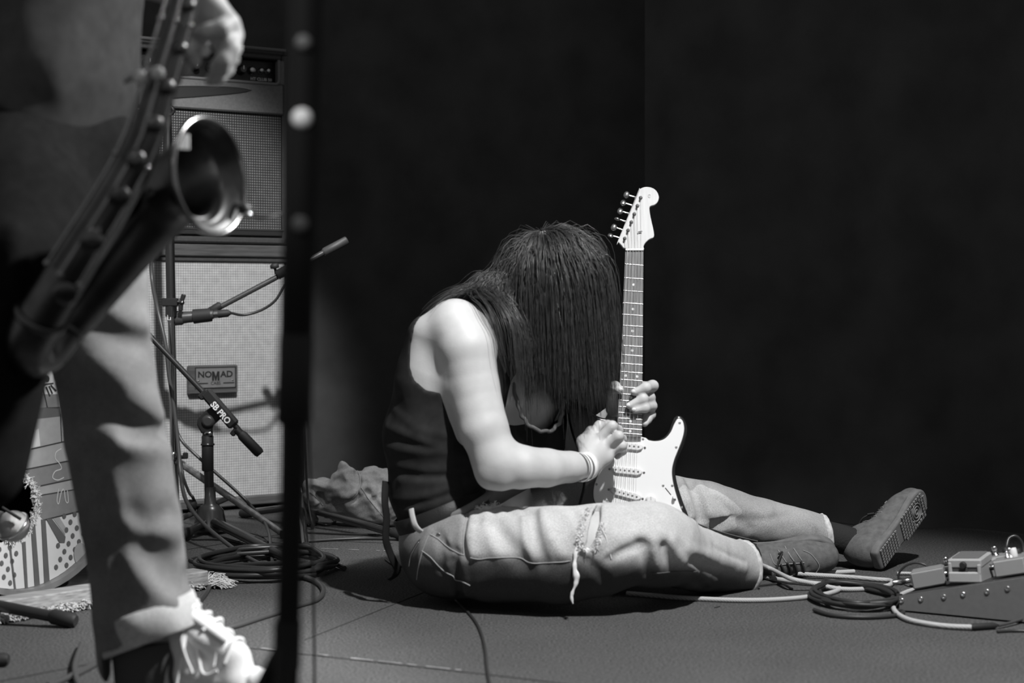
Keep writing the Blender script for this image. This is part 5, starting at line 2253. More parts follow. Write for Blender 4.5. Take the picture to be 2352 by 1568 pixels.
cable([W(404, 985, 5.20), W(420, 1015, 5.19), W(445, 1040, 5.17), W(495, 1085, 5.16), W(540, 1125, 5.15), W(580, 1165, 5.12), W(605, 1195, 5.05), W(618, 1225, 4.92), F(622, 1262, .012), F(625, 1290, .01)],
      .0048, 'black cable arching behind the lettered boom stand down to the coil', mat('grey_cable2', .05, .35, spec=.5))
cable([W(416, 1060, 5.18), W(421, 1095, 5.16), W(434, 1130, 5.12), W(446, 1148, 5.11), F(470, 1210, .006)], .0045, 'thin black cable hanging between the chrome stand and base cone')


def coil(c, rx, ry, turns, r, seed, label, z0=.008, m=None, tail=None, name='cable_coil', dz=.010):
    rg = random.Random(seed)
    pts = []
    for i in range(turns * 10):
        a = 2 * math.pi * i / 10
        k = 1 + rg.uniform(-.10, .10)
        pts.append(Vector((c.x + math.cos(a) * rx * k + rg.uniform(-.015, .015), c.y + math.sin(a) * ry * k, z0 + dz * (i / 10) * .5 + rg.uniform(0, .006))))
    if tail:
        pts += tail
    return cable(pts, r, label, m, name, 8, 5)


coil(F(615, 1312), .17, .19, 6, .0062, 2, 'black cable coil heaped on the carpet beneath the boom stand legs', tail=[F(520, 1300, .01), F(485, 1320, .008), F(480, 1350, .007), F(455, 1385, .007), F(430, 1420, .006)])
cable([F(600, 1241, .005), F(640, 1247, .005), F(700, 1243, .005), F(780, 1238, .005), F(850, 1236, .005), F(960, 1238, .005), F(1100, 1235, .005)], .0042, 'thin grey cable lying straight on the carpet behind the seated person', mat('grey_cable2', .05))
cable([F(690, 1222, .004), F(790, 1226, .004), F(880, 1228, .004), F(960, 1232, .004)], .003, 'thin black cable lying on the carpet beside the boom stand leg')
cable([F(885, 1283, .004), F(905, 1296, .004), F(945, 1302, .004), F(1000, 1300, .004)], .003, 'short black cable poking from under the seated person behind the strap')
cable([F(440, 1238, .004), F(520, 1240, .004), F(600, 1258, .004), F(690, 1262, .004)], .003, 'thin black cable lying flat under the boom stand legs')
cable([F(1030, 1362, .003), F(1062, 1392, .003), F(1095, 1432, .003), F(1112, 1480, .003), F(1118, 1530, .003), F(1126, 1580, .003)], .0032, 'dark cable running from under the seated person to the front of the stage', mat('dark_cable', .022, .6))

# ------------------------------------------------------------------ denim jacket in a heap
jm = denim(bpy.data.materials.new('jacket_denim'), .26, .44, 9.0)
Y = 5.28
jk = Field(.02)
jk.chain([(W(885, 1150, Y), .075), (W(835, 1145, Y), .070), (W(800, 1135, Y), .052), (W(770, 1130, Y), .04)], k=.04)
jk.chain([(W(790, 1075, Y), .016), (W(800, 1110, Y), .05), (W(830, 1130, Y), .06)], k=.03)
jk.cone(W(860, 1105, Y + .02), W(885, 1110, Y + .02), .045, .045, k=.03)
jk.chain([(W(705, 1110, Y), .016), (W(740, 1120, Y - .01), .017), (W(765, 1112, Y), .015)], k=.01)
jk.cone(W(712, 1140, Y), W(735, 1158, Y), .026, .02, k=.015)
jk.cone(W(735, 1115, Y + .05), W(750, 1165, Y + .05), .03, .03, k=.03)
jk.cone(W(900, 1185, Y), W(760, 1165, Y), .03, .02, k=.03)
jk.chain([(W(772, 1060, Y - .045), .020), (W(776, 1100, Y - .05), .022)], k=.01, op='s')
jk.ell(W(768, 1165, Y - .05), (.026, .03, .022), k=.01, op='s')
jk.folds([([(820, 1085), (824, 1115), (815, 1145), (770, 1150)], .008, -.020), ([(790, 1140), (815, 1135), (830, 1120)], .01, .012),
                  ([(845, 1130), (870, 1165), (890, 1190)], .010, -.012), ([(860, 1120), (850, 1150), (870, 1190)], .012, .010),
                  ([(800, 1165), (830, 1185), (860, 1195)], .012, .010), ([(870, 1105), (875, 1140), (890, 1150)], .009, -.010),
                  ([(830, 1100), (845, 1095), (850, 1120)], .008, .008), ([(770, 1095), (790, 1085), (805, 1080)], .006, .006),
                  ([(720, 1120), (745, 1130), (760, 1132)], .006, -.008)], 1.0, 4.6, 6.0)
jk.crumple(.010, 24, 8)
jk.crumple(.004, 60, 9)
jk.half((0, 0, .003), (0, 0, -1))
v, q = jk.mesh('denim_jacket', .004, relax=1)
v, q = keep_main(v, q, .05)
jo = np_mesh('denim_jacket', v, q, jm, None)
origin_to(jo, F(810, 1205))
tag(jo, 'crumpled washed denim jacket heaped on the floor behind the seated person', 'jacket')
jkC = Caster(v, q)
for pts in ([(818, 1075), (828, 1100), (822, 1130), (800, 1150), (770, 1158)], [(712, 1130), (728, 1145), (742, 1160)], [(830, 1120), (850, 1150), (885, 1192)]):
    seam(pts, .0016, stitch_m, 'seam', .001, jo, jkC)
# ------------------------------------------------------------------ the standing saxophonist
P_LOC = Vector((W(250, 900, 2.85).x, 2.85, 0))
sf = Field(.03)
TY = 2.82
sf.chain([(W(70, 360, TY), .125), (W(110, 180, TY), .118), (W(125, -40, TY), .120), (W(110, -330, TY), .130), (W(95, -500, TY), .10)], k=.06,
         sq=((.2, 1, 0), 1.35))
# neck, head with nose, brow, chin and ears, turned to the mouthpiece
sf.cone(W(110, -560, TY), W(150, -700, TY), .058, .055, k=.04)
HX = W(185, -815, TY)
sf.ell(HX, (.098, .078, .115), k=.03)
sf.ell(HX + Vector((.045, 0, -.085)), (.055, .05, .055), k=.04)
sf.cone(HX + Vector((.096, 0, .0)), HX + Vector((.118, 0, -.035)), .010, .014, k=.012)
sf.cone(HX + Vector((.083, -.03, .022)), HX + Vector((.083, .03, .022)), .011, k=.02)
sf.cone(HX + Vector((.095, -.02, -.072)), HX + Vector((.095, .02, -.072)), .007, k=.01)
for s in (-1, 1):
    sf.ell(HX + Vector((.092, .03 * s, .004)), (.012, .015, .010), k=.01, op='s')
    sf.ell(HX + Vector((-.008, .078 * s, -.01)), (.018, .009, .03), k=.008)
# right arm down to the lower keys, left arm up to the upper keys
sf.chain([(W(70, -490, 2.66), .062), (W(50, -340, 2.60), .054), (W(85, -210, 2.55), .044)], k=.03)
sf.chain([(W(85, -210, 2.55), .044), (W(210, -140, 2.50), .042), (W(345, -65, 2.46), .036), (W(455, -10, 2.45), .028)], k=.025)
sf.chain([(W(120, -490, 2.98), .062), (W(230, -330, 2.95), .052), (W(330, -250, 2.82), .042)], k=.03)
sf.chain([(W(330, -250, 2.82), .042), (W(400, -270, 2.66), .036), (W(450, -300, 2.52), .028)], k=.025)
# right hand closing on the saxophone
KS = [W(528, 52, 2.44), W(537, 80, 2.45), (W(534, 108, 2.47)), W(526, 132, 2.49)]
for i, k_ in enumerate(KS):
    sf.cone(W(472 + 3 * i, 2 + i * 8, 2.45 + .012 * i), k_, .022, .0135, k=.015)
for i, pts in enumerate([
    [KS[0], W(508, 64, 2.415), W(478, 72, 2.41), W(452, 76, 2.42)],
    [KS[1], W(530, 112, 2.42), W(512, 138, 2.41), W(494, 150, 2.42)],
    [KS[2], W(528, 134, 2.435), W(508, 158, 2.425), W(490, 170, 2.43)],
    [KS[3], W(518, 156, 2.455), W(500, 176, 2.445), W(482, 186, 2.45)]]):
    sf.chain(list(zip(pts, [.0128, .0118, .0105, .0085])), k=.006)
sf.chain([(W(480, 10, 2.47), .02), (W(478, 60, 2.52), .015), (W(455, 100, 2.535), .012), (W(438, 118, 2.53), .010)], k=.01)
# left hand
KS = [W(478, -318, 2.50), W(482, -292, 2.50), W(482, -268, 2.51), W(478, -246, 2.52)]
for k_ in KS:
    sf.cone(W(455, -295, 2.52), k_, .02, .0125, k=.014)
for i, k_ in enumerate(KS):
    a = k_ + Vector((.012, -.028, -.006))
    b = a + Vector((-.018, -.012, -.008))
    sf.chain([(k_, .012), (a, .0115), (b, .010), (b + Vector((-.014, .006, -.004)), .0085)], k=.006)
sf.chain([(W(450, -280, 2.54), .018), (W(455, -245, 2.56), .014), (W(470, -225, 2.55), .011)], k=.01)
# legs in the trousers
sf.chain([(W(150, 420, 2.90), .088), (W(205, 650, 2.90), .072), (W(248, 960, 2.90), .052), (W(290, 1200, 2.90), .050), (W(335, 1480, 2.90), .036),
          (W(348, 1560, 2.90), .038)], k=.04)
sf.chain([(W(40, 420, 2.70), .088), (W(10, 700, 2.66), .072), (W(-40, 960, 2.62), .052), (W(-290, 1240, 2.60), .045), (W(-500, 1560, 2.58), .036)], k=.04)
v, q = sf.mesh('body', .0048, relax=2)
v, q = keep_main(v, q)
sax_p = np_mesh('person', v - np.array(P_LOC), q, skin_m, None)
sax_p.location = P_LOC
XF[sax_p] = Matrix.Translation(P_LOC)
tag(sax_p, 'standing person with rolled-up jeans and white sneaker playing a saxophone, face out of view', 'person')

# grey t-shirt with a rounded hanging hem
shf = Field(.03)
shf.chain([(W(90, 330, TY), .128), (W(118, 180, TY), .132), (W(128, -40, TY), .132), (W(110, -330, TY), .138), (W(95, -500, TY), .108)], k=.06,
          sq=((.2, 1, 0), 1.38))
shf.cone(W(75, -485, 2.68), W(52, -360, 2.60), .073, .072, k=.04)
shf.cone(W(115, -485, 2.98), W(195, -370, 2.96), .073, .070, k=.04)
hem = [W(*p, TY) for p in [(-500, 330), (-160, 310), (-60, 225), (0, 195), (50, 262), (110, 305), (190, 325), (270, 318), (330, 290), (500, 270), (500, 900), (-400, 900)]]
shf.poly([(p.x, p.z) for p in hem], 1.9, 3.5, k=.01)
shf.ell(W(125, -580, TY), (.075, .07, .05), k=.01, op='s')
for pts, w, h in [([(250, -60), (200, 60), (120, 140)], .03, .008), ([(310, 40), (250, 160), (200, 250)], .03, -.006), ([(60, 60), (100, 160), (160, 240)], .025, .006)]:
    shf.fold([W(a, b, TY - .16) for a, b in pts], w, h)
v, q = shf.mesh('shirt', .006, relax=2)
np_mesh('shirt', v, q, mat('grey_shirt', .034, .95, spec=.05, noise=.15, nscale=40), sax_p)
# jeans: lit front leg
djm = denim(bpy.data.materials.new('sax_denim'), .13, .25, 5.0)
df = Field(.03)
df.chain([(W(120, 380, 2.88), .128), (W(165, 470, 2.90), .105), (W(212, 650, 2.90), .092), (W(240, 850, 2.90), .084), (W(262, 1000, 2.90), .083),
          (W(300, 1200, 2.90), .083), (W(328, 1400, 2.90), .085), (W(342, 1500, 2.90), .086)], k=.04)
df.chain([(W(60, 380, 2.78), .125), (W(28, 470, 2.72), .105), (W(0, 700, 2.68), .090), (W(-45, 950, 2.63), .080), (W(-290, 1240, 2.60), .080), (W(-470, 1500, 2.58), .082)], k=.04)
ax_l = (W(335, 1450, 2.90) - W(318, 1330, 2.90)).normalized()
df.slab_cut(W(345, 1450, 2.90), (ax_l + Vector((.24, 0, 0))).normalized(), W(100, 1800, 2.5), W(600, 1300, 3.3), .004)
df.slab_cut(W(-455, 1480, 2.58), (W(-470, 1500, 2.58) - W(-290, 1240, 2.60)).normalized(), W(-800, 1900, 2.3), W(-200, 1300, 2.9), .004)
df.cone(W(350, 1540, 2.9), W(343, 1478, 2.9), .068, .066, k=.004, op='s')
df.folds([([(215, 735), (270, 770), (330, 790)], .022, -.024), ([(205, 700), (260, 735), (330, 745)], .025, .014),
                  ([(160, 800), (240, 850), (300, 905), (350, 930)], .022, .020), ([(150, 860), (230, 915), (310, 970)], .03, -.028),
                  ([(290, 960), (340, 985), (390, 990)], .016, -.022), ([(280, 925), (330, 945), (375, 960)], .014, .014),
                  ([(270, 1020), (330, 1030), (390, 1040)], .02, .016), ([(300, 1000), (350, 1010), (395, 1015)], .012, -.016),
                  ([(240, 1090), (270, 1170), (330, 1220), (400, 1225)], .022, .018), ([(330, 1250), (370, 1290), (400, 1330)], .03, -.022),
                  ([(300, 1180), (340, 1200), (395, 1180)], .02, -.018), ([(270, 1270), (310, 1320), (360, 1360), (410, 1385)], .022, .014),
                  ([(230, 1040), (250, 1200), (290, 1380)], .018, -.018), ([(425, 1250), (432, 1320), (420, 1385)], .014, -.018),
                  ([(215, 1100), (235, 1250), (255, 1400)], .02, .012)], .62, 2.3, 3.6)
df.ripple(.0025, 20, 12)
v, q = df.mesh('jeans', .005, relax=2)
sj_ = np_mesh('jeans', v, q, djm, sax_p)
# rolled cuff
n_ = (ax_l + Vector((.24, 0, 0))).normalized()
co = W(352, 1458, 2.90)
x_ = n_.orthogonal().normalized()
y_ = n_.cross(x_)
vs, fs = [], []
M_ = 48
for s, g in ((-.052, .084), (-.050, .0885), (-.025, .090), (.0, .0905), (.003, .088), (.0, .084), (-.03, .080)):
    for i in range(M_):
        a = 2 * math.pi * i / M_
        wob = .002 * math.sin(3 * a + s * 40) + .0015 * math.sin(7 * a)
        vs.append(co + n_ * (s + .003 * math.sin(2 * a)) + (x_ * math.cos(a) + y_ * math.sin(a)) * (g + wob))
for k in range(7):
    for i in range(M_):
        j = (i + 1) % M_
        l = (k + 1) % 7
        fs.append((k * M_ + i, k * M_ + j, l * M_ + j, l * M_ + i))
MB().add(vs, fs, True).build('rolled_cuff', denim(bpy.data.materials.new('cuff_denim'), .40, .55, 9.0), sj_, world=True)
# black garment added over the rear leg and hip to keep them dark
cf = Field(.03)
cf.chain([(W(40, 380, 2.785), .135), (W(30, 480, 2.66), .120), (W(12, 620, 2.56), .104), (W(-18, 760, 2.52), .092), (W(-62, 1060, 2.50), .078)], k=.05, sq=((0, 1, 0), 1.2))
cf.chain([(W(40, 390, 2.79), .135), (W(180, 400, 2.83), .125)], k=.05)
for pts, w, h in [([(110, 400), (90, 650), (40, 900)], .02, -.012), ([(150, 400), (130, 600), (80, 850)], .02, .008), ([(40, 420), (30, 650), (0, 900)], .02, .010)]:
    cf.fold([W(a, b, 2.45) for a, b in pts], w, h)
v, q = cf.mesh('coat', .006, relax=2)
np_mesh('coat', v, q, mat('black_cover', .009, .95, spec=.05, noise=.2, nscale=50), sax_p)
# hair of the saxophonist (above the frame)
hf = Field(.02)
hf.ell(HX + Vector((-.018, 0, .03)), (.108, .088, .105), k=.01)
hf.half(HX + Vector((.055, 0, .03)), (1, 0, -.9))
v, q = hf.mesh('hair', .006)
np_mesh('hair', v, q, hair_m, sax_p)
# sock and white sneaker
MB().tube(spline([W(338, 1470, 2.9), W(345, 1530, 2.9), W(350, 1590, 2.9)], 5), [.062] * 11, 20).build('sock', mat('grey_sock', .07, .95, spec=.05, bump=.6, bscale=150), sax_p, world=True)
canvas = mat('white_canvas', .72, .85, spec=.1, noise=.12, nscale=18, bump=.3, bscale=300)
SH = Vector((W(285, 1600, 2.93).x, 2.93, .0))
st_ = Vector((1, -.22, 0)).normalized()
swv = Vector((0, 0, 1)).cross(st_)


def sp(x, y, z):
    return SH + st_ * x + swv * y + Vector((0, 0, z))


f = Field(.025)
f.chain([(sp(.05, 0, .060), .042), (sp(.13, 0, .065), .045), (sp(.20, .0, .048), .042), (sp(.265, .0, .038), .034)], k=.03)
f.chain([(sp(.06, 0, .12), .046), (sp(.10, 0, .125), .048)], k=.04)
f.chain([(sp(.095, -.014, .168), .020), (sp(.15, -.014, .128), .024), (sp(.20, -.008, .095), .022)], k=.025)
f.chain([(sp(.095, .014, .168), .020), (sp(.15, .014, .128), .024), (sp(.20, .008, .095), .022)], k=.025)
f.half(sp(0, 0, .020), (0, 0, -1), k=.004)
f.fold([sp(.235, -.05, .04), sp(.232, 0, .085), sp(.235, .05, .04)], .006, -.005)
f.fold([sp(.19, -.06, .05), sp(.175, -.04, .09), sp(.13, -.035, .13)], .007, -.006)
f.fold([sp(.09, -.06, .05), sp(.10, -.05, .10), sp(.09, -.045, .15)], .007, -.005)
f.ripple(.0014, 70, 4)
v, q = f.mesh('sneaker', .004, relax=1)
sn = np_mesh('sneaker', v, q, canvas, sax_p)
tr_ = BVHTree.FromPolygons([tuple(a) for a in v], [tuple(int(i) for i in a) for a in q])
oo = [(0, -.030), (.02, -.042), (.08, -.045), (.16, -.045), (.22, -.052), (.27, -.044), (.298, -.02), (.302, .005), (.29, .032), (.25, .05), (.20, .052), (.12, .045), (.05, .044),
      (.015, .040), (0, .025)]
T = frame(SH, st_, swv)
MB().prism(spline2(oo, 4), .0, .030, .005, T).build('sole', mat('white_rubber', .6, .6), sn, world=True)


def onto2(x, y, lift=.003):
    o = sp(x, y, .4)
    h = tr_.ray_cast(o, Vector((0, 0, -1)))
    return h[0] + h[1] * lift if h[0] is not None else sp(x, y, .08)


sl_m = mat('white_lace', .75, .8)
for k in range(5):
    x = .125 + k * .020
    MB().tube(spline([onto2(x - .006, -.034), onto2(x, -.015, .005), onto2(x + .004, .015, .005), onto2(x - .002, .034)], 4), .0036, 6).build('lace', sl_m, sn, world=True)
for pts in ([(.13, -.02, .008), (.125, -.05, .012), (.145, -.075, .006)], [(.13, .0, .010), (.16, -.045, .014), (.19, -.065, .004)]):
    MB().tube(spline([onto2(.13, 0, .006)] + [onto2(a, max(b, -.045), c) + Vector((0, 0, 0)) for a, b, c in pts], 5), .0032, 6).build('lace', sl_m, sn, world=True)
MB().tube(spline([sp(.128, -.030, .150), sp(.132, -.050, .120), sp(.125, -.060, .070), sp(.120, -.070, .020)], 5), .0032, 6).build('lace', sl_m, sn, world=True)
mb = MB().tube(spline([sp(.10, -.016, .175), sp(.125, -.018, .172), sp(.16, -.016, .150), (sp(.195, -.010, .125))], 5), .010, 10, flat=(swv, 1.9))
mb.build('tongue', canvas, sn, world=True)
# other shoe, out of the frame
rs = Vector((W(-520, 1640, 2.58).x, 2.60, 0))
f = Field(.02)
f.chain([(rs + Vector((-.05, 0, .06)), .042), (rs + Vector((.08, -.02, .055)), .042), (rs + Vector((.17, -.03, .04)), .034)], k=.03)
f.cone(rs + Vector((-.03, 0, .06)), rs + Vector((-.02, 0, .13)), .042, .045, k=.03)
f.half(rs + Vector((0, 0, .002)), (0, 0, -1))
v, q = f.mesh('sneaker', .006)
np_mesh('sneaker', v, q, canvas, sax_p)

# ------------------------------------------------------------------ saxophone
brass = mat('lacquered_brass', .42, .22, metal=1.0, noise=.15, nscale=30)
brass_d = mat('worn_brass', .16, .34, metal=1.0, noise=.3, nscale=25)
S_O = W(250, 620, 2.5)
sx_ = thing('saxophone', 'brass saxophone with wide flared bell hanging before the standing person', 'saxophone', S_O)
bell_path = [(483, 405, 2.470), (470, 407, 2.4745), (452, 411, 2.4805), (428, 420, 2.489), (392, 446, 2.500), (342, 500, 2.512), (268, 592, 2.512), (190, 690, 2.512), (140, 752, 2.505)]
bell_r = [.0845, .0735, .063, .0565, .052, .0475, .043, .0385, .0355]
pts = spline([W(*p) for p in bell_path], 5)
rs_ = list(np.interp(np.linspace(0, 8, len(pts)), range(9), bell_r))
mb = MB()
mb.tube(pts, rs_, 40, cap=False)
inner = [p for p in pts]
mb2 = MB()
mb2.tube(inner, [r - .0018 for r in rs_], 40, cap=False)
mb.add(mb2.v, [f_[::-1] for f_ in mb2.f], True)
mb.build('bell', brass_d, sx_, world=True)
d0 = (pts[0] - pts[1]).normalized()
x0 = d0.orthogonal().normalized()
y0 = d0.cross(x0)
MB().tube([pts[0] + (x0 * math.cos(a) + y0 * math.sin(a)) * .0845 for a in np.linspace(0, 2 * math.pi, 49)[:-1]], .0045, 8, closed=True).build('bell_rim', brass, sx_, world=True)
bow = spline([W(*p) for p in [(140, 752, 2.505), (105, 800, 2.49), (72, 812, 2.46), (68, 780, 2.435), (92, 730, 2.42)]], 6)
mb = MB().tube(bow, .0345, 24, cap=False)
mb.lathe([(.036, -.006), (.0385, -.004), (.0385, .004), (.036, .006)], bow[0], bow[1] - bow[0], 24, caps=False)
mb.lathe([(.036, -.006), (.0385, -.004), (.0385, .004), (.036, .006)], bow[-1], bow[-1] - bow[-2], 24, caps=False)
mb.build('bow', brass_d, sx_, world=True)
body_path = [W(*p) for p in [(92, 730, 2.42), (180, 590, 2.40), (268, 450, 2.39), (330, 330, 2.385), (368, 200, 2.385), (408, 60, 2.39), (446, -90, 2.40), (470, -220, 2.41), (482, -330, 2.42)]]
bp = spline(body_path, 6)
MB().tube(bp, list(np.linspace(.033, .0125, len(bp))), 24).build('body_tube', brass_d, sx_, world=True)
neck_path = spline([W(482, -330, 2.42), W(486, -390, 2.43), W(470, -440, 2.47), W(430, -470, 2.54), W(360, -500, 2.64), W(320, -520, 2.70)], 6)
MB().tube(neck_path, list(np.linspace(.0125, .008, len(neck_path))), 16).build('neck_crook', brass, sx_, world=True)
MB().tube([neck_path[-4], neck_path[-1], W(292, -575, 2.76)], [.012, .0125, .008], 14).build('mouthpiece', black_rubber, sx_, world=True)


def along(P, t):
    k = t * (len(P) - 1)
    i = min(int(k), len(P) - 2)
    return P[i].lerp(P[i + 1], k - i), (P[i + 1] - P[i]).normalized()


def pad(P, rad_at, t, side, r, name='key_cup'):
    c, d = along(P, t)
    s = (Vector(side) - d * d.dot(Vector(side))).normalized()
    rr_ = rad_at(t)
    o = c + s * rr_
    k = MB().lathe([(r * .6, .0), (r * .6, .006), (r, .008), (r, .012), (r * .8, .0145), (r * .3, .016)], o, s, 18)
    k.build(name, brass_d, sx_, world=True)


br_ = lambda t: .033 + (.0125 - .033) * t
for t, sd, r in ((.08, (.6, -.8, .2), .024), (.17, (.5, -.8, .3), .023), (.26, (.4, -.9, .1), .021), (.34, (.3, -.9, .2), .019), (.42, (.4, -.9, 0), .017), (.50, (.5, -.8, 0), .015),
                 (.58, (.6, -.7, .1), .013), (.66, (.5, -.8, .1), .012), (.74, (.5, -.8, .1), .011), (.82, (.5, -.8, .1), .010)):
    pad(bp, br_, t, sd, r * .75)
belr = lambda t: float(np.interp(t * 8, range(9), bell_r))
for t, sd, r in ((.62, (-.4, -.8, .6), .028), (.78, (-.4, -.8, .6), .026), (.90, (-.3, -.9, .5), .024)):
    pad(pts, belr, t, sd, r)
# rods beside the body tube with posts
for off in ((.10, -.9, .1), (.7, -.6, .2), (-.6, -.7, .1)):
    a, d = along(bp, .10)
    b, _ = along(bp, .86)
    path = []
    for t in np.linspace(.10, .86, 14):
        c, d = along(bp, t)
        s = (Vector(off) - d * d.dot(Vector(off))).normalized()
        path.append(c + s * (br_(t) + .010))
    rod = MB().tube(path, .0030, 8)
    for k in (0, 4, 9, 13):
        rod.ball(path[k], .0055, 8)
    rod.build('key_rod', brass, sx_, world=True)
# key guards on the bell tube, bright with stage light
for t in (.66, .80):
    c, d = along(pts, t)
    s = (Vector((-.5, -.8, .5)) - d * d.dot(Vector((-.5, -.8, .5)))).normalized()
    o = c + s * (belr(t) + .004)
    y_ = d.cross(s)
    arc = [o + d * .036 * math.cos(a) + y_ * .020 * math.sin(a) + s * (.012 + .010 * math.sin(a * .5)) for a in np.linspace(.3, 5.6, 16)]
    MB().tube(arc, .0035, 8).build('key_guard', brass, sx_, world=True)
# low key levers under the right hand
for i in range(4):
    p = W(470 - 22 * i, 118 + 22 * i, 2.42)
    MB().lathe([(.0095, 0), (.0105, .003), (.009, .005), (.003, .0045)], p, (-.1, -1, .2), 14).build('key_touch', mat('pearl_key', .55, .25), sx_, world=True)
MB().tube(spline([W(372, 180, 2.36), W(352, 160, 2.345), W(330, 168, 2.34), W(306, 176, 2.345), W(290, 186, 2.36)], 5), .0055, 8).build('side_key', brass, sx_, world=True)
for px, py in ((322, 178), (362, 168)):
    MB().ball(W(px, py, 2.335), .010, 12, (1, .6, 1)).build('key_pearl', mat('pearl_key', .55, .25), sx_, world=True)
MB().tube([W(345, 440, 2.43), W(360, 455, 2.49)], .006, 8).tube([W(330, 450, 2.42), W(352, 470, 2.49)], .006, 8).build('bell_brace', brass, sx_, world=True)
# folded card tucked at the bell's edge
MB().box(W(421, 326, 2.455), (.018, .003, .022), Matrix.Rotation(.5, 3, 'Z'), .001).build('rim_clip', mat('clip_white', .7, .5), sx_, world=True)
# small clip-on microphone on the bell
cm = W(560, 482, 2.455)
clipm = thing('clip_microphone', 'tiny black clip-on microphone on the edge of the saxophone bell', 'microphone', cm)
MB().tube(spline([W(528, 505, 2.452), W(535, 480, 2.445), W(545, 470, 2.445), W(556, 476, 2.45)], 4), .0035, 8).build('gooseneck', black_rubber, clipm, world=True)
MB().tube([W(553, 470, 2.45), W(556, 474, 2.45), W(572, 490, 2.455), W(576, 494, 2.455)], [.006, .0095, .0095, .006], 12).build('capsule', mat('mic_black', .045, .4), clipm, world=True)
MB().ball(W(570, 494, 2.44), .0065, 10).build('clip_screw', steel, clipm, world=True)
cable([W(578, 497, 2.455), W(610, 500, 2.46), W(645, 490, 2.48), W(680, 470, 2.5), W(700, 600, 2.5), F(720, 1720, .004), F(640, 1760, .004), F(300, 1800, .004)], .0022,
      'thin black cable leading away from the clip-on saxophone microphone', n=6)

# ------------------------------------------------------------------ tall microphone stand close to the camera
YT = 1.78
stand_m = mat('matt_black_tube', .010, .5, spec=.25)
ts = thing('tall_stand', 'tall black microphone stand rising through the full height of the view', 'stand', (W(655, 1600, YT).x, YT, 0))
pa, pb = W(655, 1640, YT), W(705, -60, YT)
d_ = (pb - pa).normalized()
split_ = pa.lerp(pb, .52)
MB().tube([pa + Vector((0, 0, -.03)), split_], .0130, 16).build('lower_tube', stand_m, ts, world=True)
MB().tube([split_ - d_ * .06, split_ - d_ * .05, pb + d_ * .45], [.013, .0175, .0175], 16).build('upper_tube', stand_m, ts, world=True)
MB().tube([split_ - d_ * .10, split_ - d_ * .095, split_ - d_ * .005, split_], [.013, .0185, .0185, .015], 16).build('height_clutch', black_rubber, ts, world=True)
lab = W(698, 275, YT)
MB().ball(lab + Vector((0, -.017, 0)), .0105, 16, (1, .6, 1)).build('white_knob', mat('white_plastic', .85, .4), ts, world=True)
MB().lathe([(.008, 0), (.008, .004), (.004, .005)], W(697, 98, YT - .017), (0, -1, 0), 14).build('grey_screw', mat('grey_screw', .12, .5), ts, world=True)
MB().lathe([(.009, 0), (.009, .004), (.004, .005)], W(690, 515, YT - .017), (0, -1, 0), 14).build('grey_screw', mat('dim_screw', .07, .6), ts, world=True)
hub = W(660, 1470, YT)
MB().tube([hub + d_ * .02, hub - d_ * .03], .0150, 16).build('leg_hub', black_rubber, ts, world=True)
for foot in (Vector((hub.x - .17, YT + .02, .014)), Vector((hub.x - .005, YT - .26, .014)), Vector((hub.x - .034, YT + .26, .014))):
    lg = MB().tube([hub, foot], .0105, 12).build('leg', stand_m, ts, world=True)
    dd = (foot - hub).normalized()
    MB().tube([foot - dd * .04, foot - dd * .035, foot + dd * .006, foot + dd * .012], [.011, .0145, .0145, .01], 12).build('rubber_foot', black_rubber, lg, world=True)
    MB().tube([pa, hub.lerp(foot, .75)], .004, 8).build('brace', stand_m, ts, world=True)
# ------------------------------------------------------------------ bass drum with a painted head, its rug, beam and microphone
dn = Vector((.80, -.60, 0)).normalized()
dt = Vector((.60, .80, 0)).normalized()          # along the head, to the right in view
dC = W(58, 1088, 4.02)
DR = .274
drum = thing('bass_drum', 'bass drum with painted head of dots and stripes and a torn hole', 'drum', Vector((dC.x, dC.y, dC.z - DR)),
             Matrix((dt, -dn, Vector((0, 0, 1)))).transposed())
DM = XF[drum]
DI = DM.inverted()


def D2(px, py, out=0.0):
    """head-plane coordinates (along, up)"""
    o = DI @ Vector((0, 0, CAM_H))
    p = DI @ W(px, py, 4)
    d = p - o
    q = o + d * ((-out - o.y) / d.y)
    return Vector((q.x, q.z))


TD = Matrix(((1, 0, 0, 0), (0, 0, -1, 0), (0, 1, 0, 0), (0, 0, 0, 1)))      # (x, y, z) -> (x, -z, y)
hc_, hr = D2(20, 1163), .082
N = 72
vs, fs = [], []
for ring_, (cx, cz, r) in enumerate(((0, DR, DR - .004), (hc_.x, hc_.y, hr))):
    for i in range(N):
        a = 2 * math.pi * i / N
        w_ = 1 + (.03 * math.sin(9 * a) + .02 * math.sin(23 * a) if ring_ else 0)
        vs.append((cx + r * w_ * math.cos(a), 0, cz + r * w_ * math.sin(a)))
for i in range(N):
    j = (i + 1) % N
    fs.append((i, j, N + j, N + i))
MB().add(vs, fs, False).build('drum_head', mat('drum_head_white', .66, .6, noise=.06, nscale=12), drum)
# shell, open at the torn hole
mb = MB()
mb.tube([(0, .012, DR), (0, .40, DR)], DR - .008, 56, cap=False)
mb.tube([(0, .40, DR), (0, .012, DR)], DR - .016, 56, cap=False)
mb.tube([(0, .40, DR), (0, .404, DR)], DR - .008, 56)
mb.build('shell', mat('drum_shell', .05, .35, coat=.5), drum)


